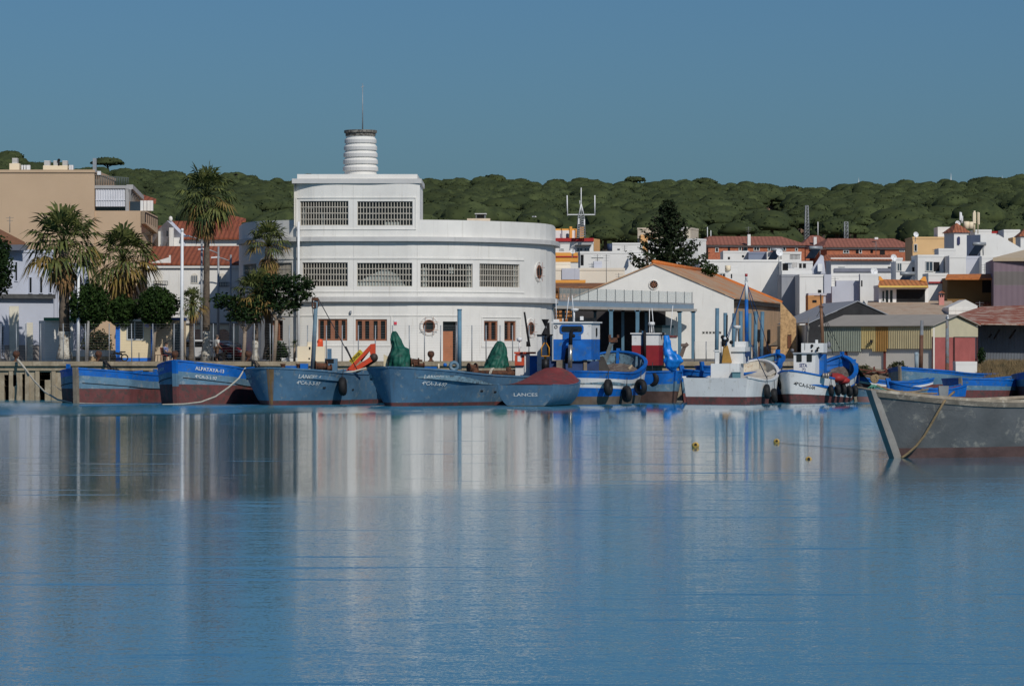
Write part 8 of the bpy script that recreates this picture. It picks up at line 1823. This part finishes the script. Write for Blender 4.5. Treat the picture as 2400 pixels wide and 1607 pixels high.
def chair(label, u, Y, m, rz):
    t = root('chair', (X(u,Y),Y,GZ+.02), label, 'chair', 'chairs on the quay', R(rz)); b = MB(); b.box(-.22,.22,-.23,.23,.42,.46); part('seat', b, m, t, True)
    b = MB(); 
    for i in range(5): b.beam((-.24,-.2+.1*i,.47),(-.30,-.2+.1*i,.92),.035)
    b.beam((-.30,-.23,.92),(-.30,.23,.92),.05); part('backrest', b, m, t, True)
    for sx in (-1,1):
        for sy in (-1,1): b = MB(); b.tube([(sx*.19,sy*.2,.419),(sx*.23,sy*.22,0)],.022,6); part('leg', b, m, t, True)
chair('red chair with the seated person', 388, 270.75, M('chair_red',(0.25,0.02,0.02),.5,.1,3), -20)
chair('empty rusty slatted chair left of the seated person', 373, 270.9, RUST, 160)
# black dog by the man's legs
t = root('dog', (X(517,269.9),269.9,GZ+.02), 'black dog with tan legs beside the standing man', 'dog', None, R(-30)); DG = M('dog_coat',(0.014,0.012,0.011),.75,.3,6)
V = [(-.24,0,.46),(0,0,.47),(.22,0,.49),(.36,0,.60),(.44,0,.66),(.56,0,.63),(-.36,0,.50),(-.46,0,.58),(.24,.08,.30),(.23,.08,.16),(.25,.08,.03),(.24,-.08,.30),(.25,-.08,.16),(.28,-.08,.03),(-.26,.08,.32),(-.34,.08,.19),(-.31,.08,.03),(-.24,-.08,.32),(-.31,-.08,.19),(-.27,-.08,.03)]
E = [(0,1),(1,2),(2,3),(3,4),(4,5),(0,6),(6,7),(2,8),(8,9),(9,10),(2,11),(11,12),(12,13),(0,14),(14,15),(15,16),(0,17),(17,18),(18,19)]
skin_obj('body', t, V, E, [.11,.115,.135,.085,.085,.04,.03,.015,.05,.03,.028,.05,.03,.028,.07,.03,.028,.07,.03,.028], DG)
for s_ in (-1,1): b = MB(); b.ell((.43,s_*.075,.70),.03,.02,.06,8,6); part('ear', b, DG, t, True)
for x,y_ in ((.24,.08),(.26,-.08),(-.32,.08),(-.28,-.08)): b = MB(); b.ell((x+.02,y_,.03),.045,.035,.03,8,6); part('paw', b, M('dog_tan',(0.16,0.09,0.045),.8), t, True)
# motorbike wheel peeping out left of the kiosk
t = root('moped', (X(268,272.2),272.2,GZ), 'dark moped parked at the left corner of the kiosk', 'moped'); yy = 272.2
for u in (264,292): b = MB(); b.torus((X(u,yy),yy,GZ+.27),(0,-1,.0),.22,.045,20,6); part('wheel', b, BLACK, t)
b = MB(); b.tube([(X(264,yy),yy,GZ+.27),(X(268,yy),yy,GZ+.75)],.03,6); b.beam((X(266,yy),yy-.25,GZ+.82),(X(268,yy),yy+.25,GZ+.8),.03); b.beam((X(268,yy),yy,GZ+.6),(X(286,yy),yy,GZ+.5),.18,.16); b.beam((X(280,yy),yy,GZ+.66),(X(294,yy),yy,GZ+.66),.2,.09); part('frame', b, DARK, t)
# dark ropes heaped on the quay and down to the boats
rr = random.Random(8)
for (u,n,lab) in ((250,9,'heap of dark mooring ropes hanging over the quay edge beside the kiosk'),(600,7,'dark mooring ropes running from the bollard to the LANCES-4 barge')):
    b = MB()
    for i in range(n): b.tube([P(u-16+rr.uniform(-3,3),842,269.2),P(u-4+rr.uniform(-4,4),848+rr.uniform(-2,3),268.5),P(u+8+rr.uniform(-6,6),862+rr.uniform(-4,6),267.2),P(u+22+rr.uniform(-4,10),868+rr.uniform(-3,6),265.5)],.03,5)
    solo('rope_heap', b, ROPED, lab, 'rope', 'mooring ropes')
for u,v,lab in ((1252,508,'white gull flying before the hill right of the roof vent'),(553,410,'dark bird flying over the skyline right of the tall palm')):
    Yb_ = 320.; p = P(u,v,Yb_); b = MB(); b.ell(p,.2,.07,.06,10,6)
    for s_ in (-1,1): b.add([p+Vector((-.06,0,0)),p+Vector((.08,0,0)),p+Vector((.05,s_*.3,.12)),p+Vector((-.06,s_*.55,.03))],[(0,1,2,3)])
    solo('flying_gull', b, MATS['gull_white'] if u > 1000 else DARK, lab, 'bird', 'birds in the air')
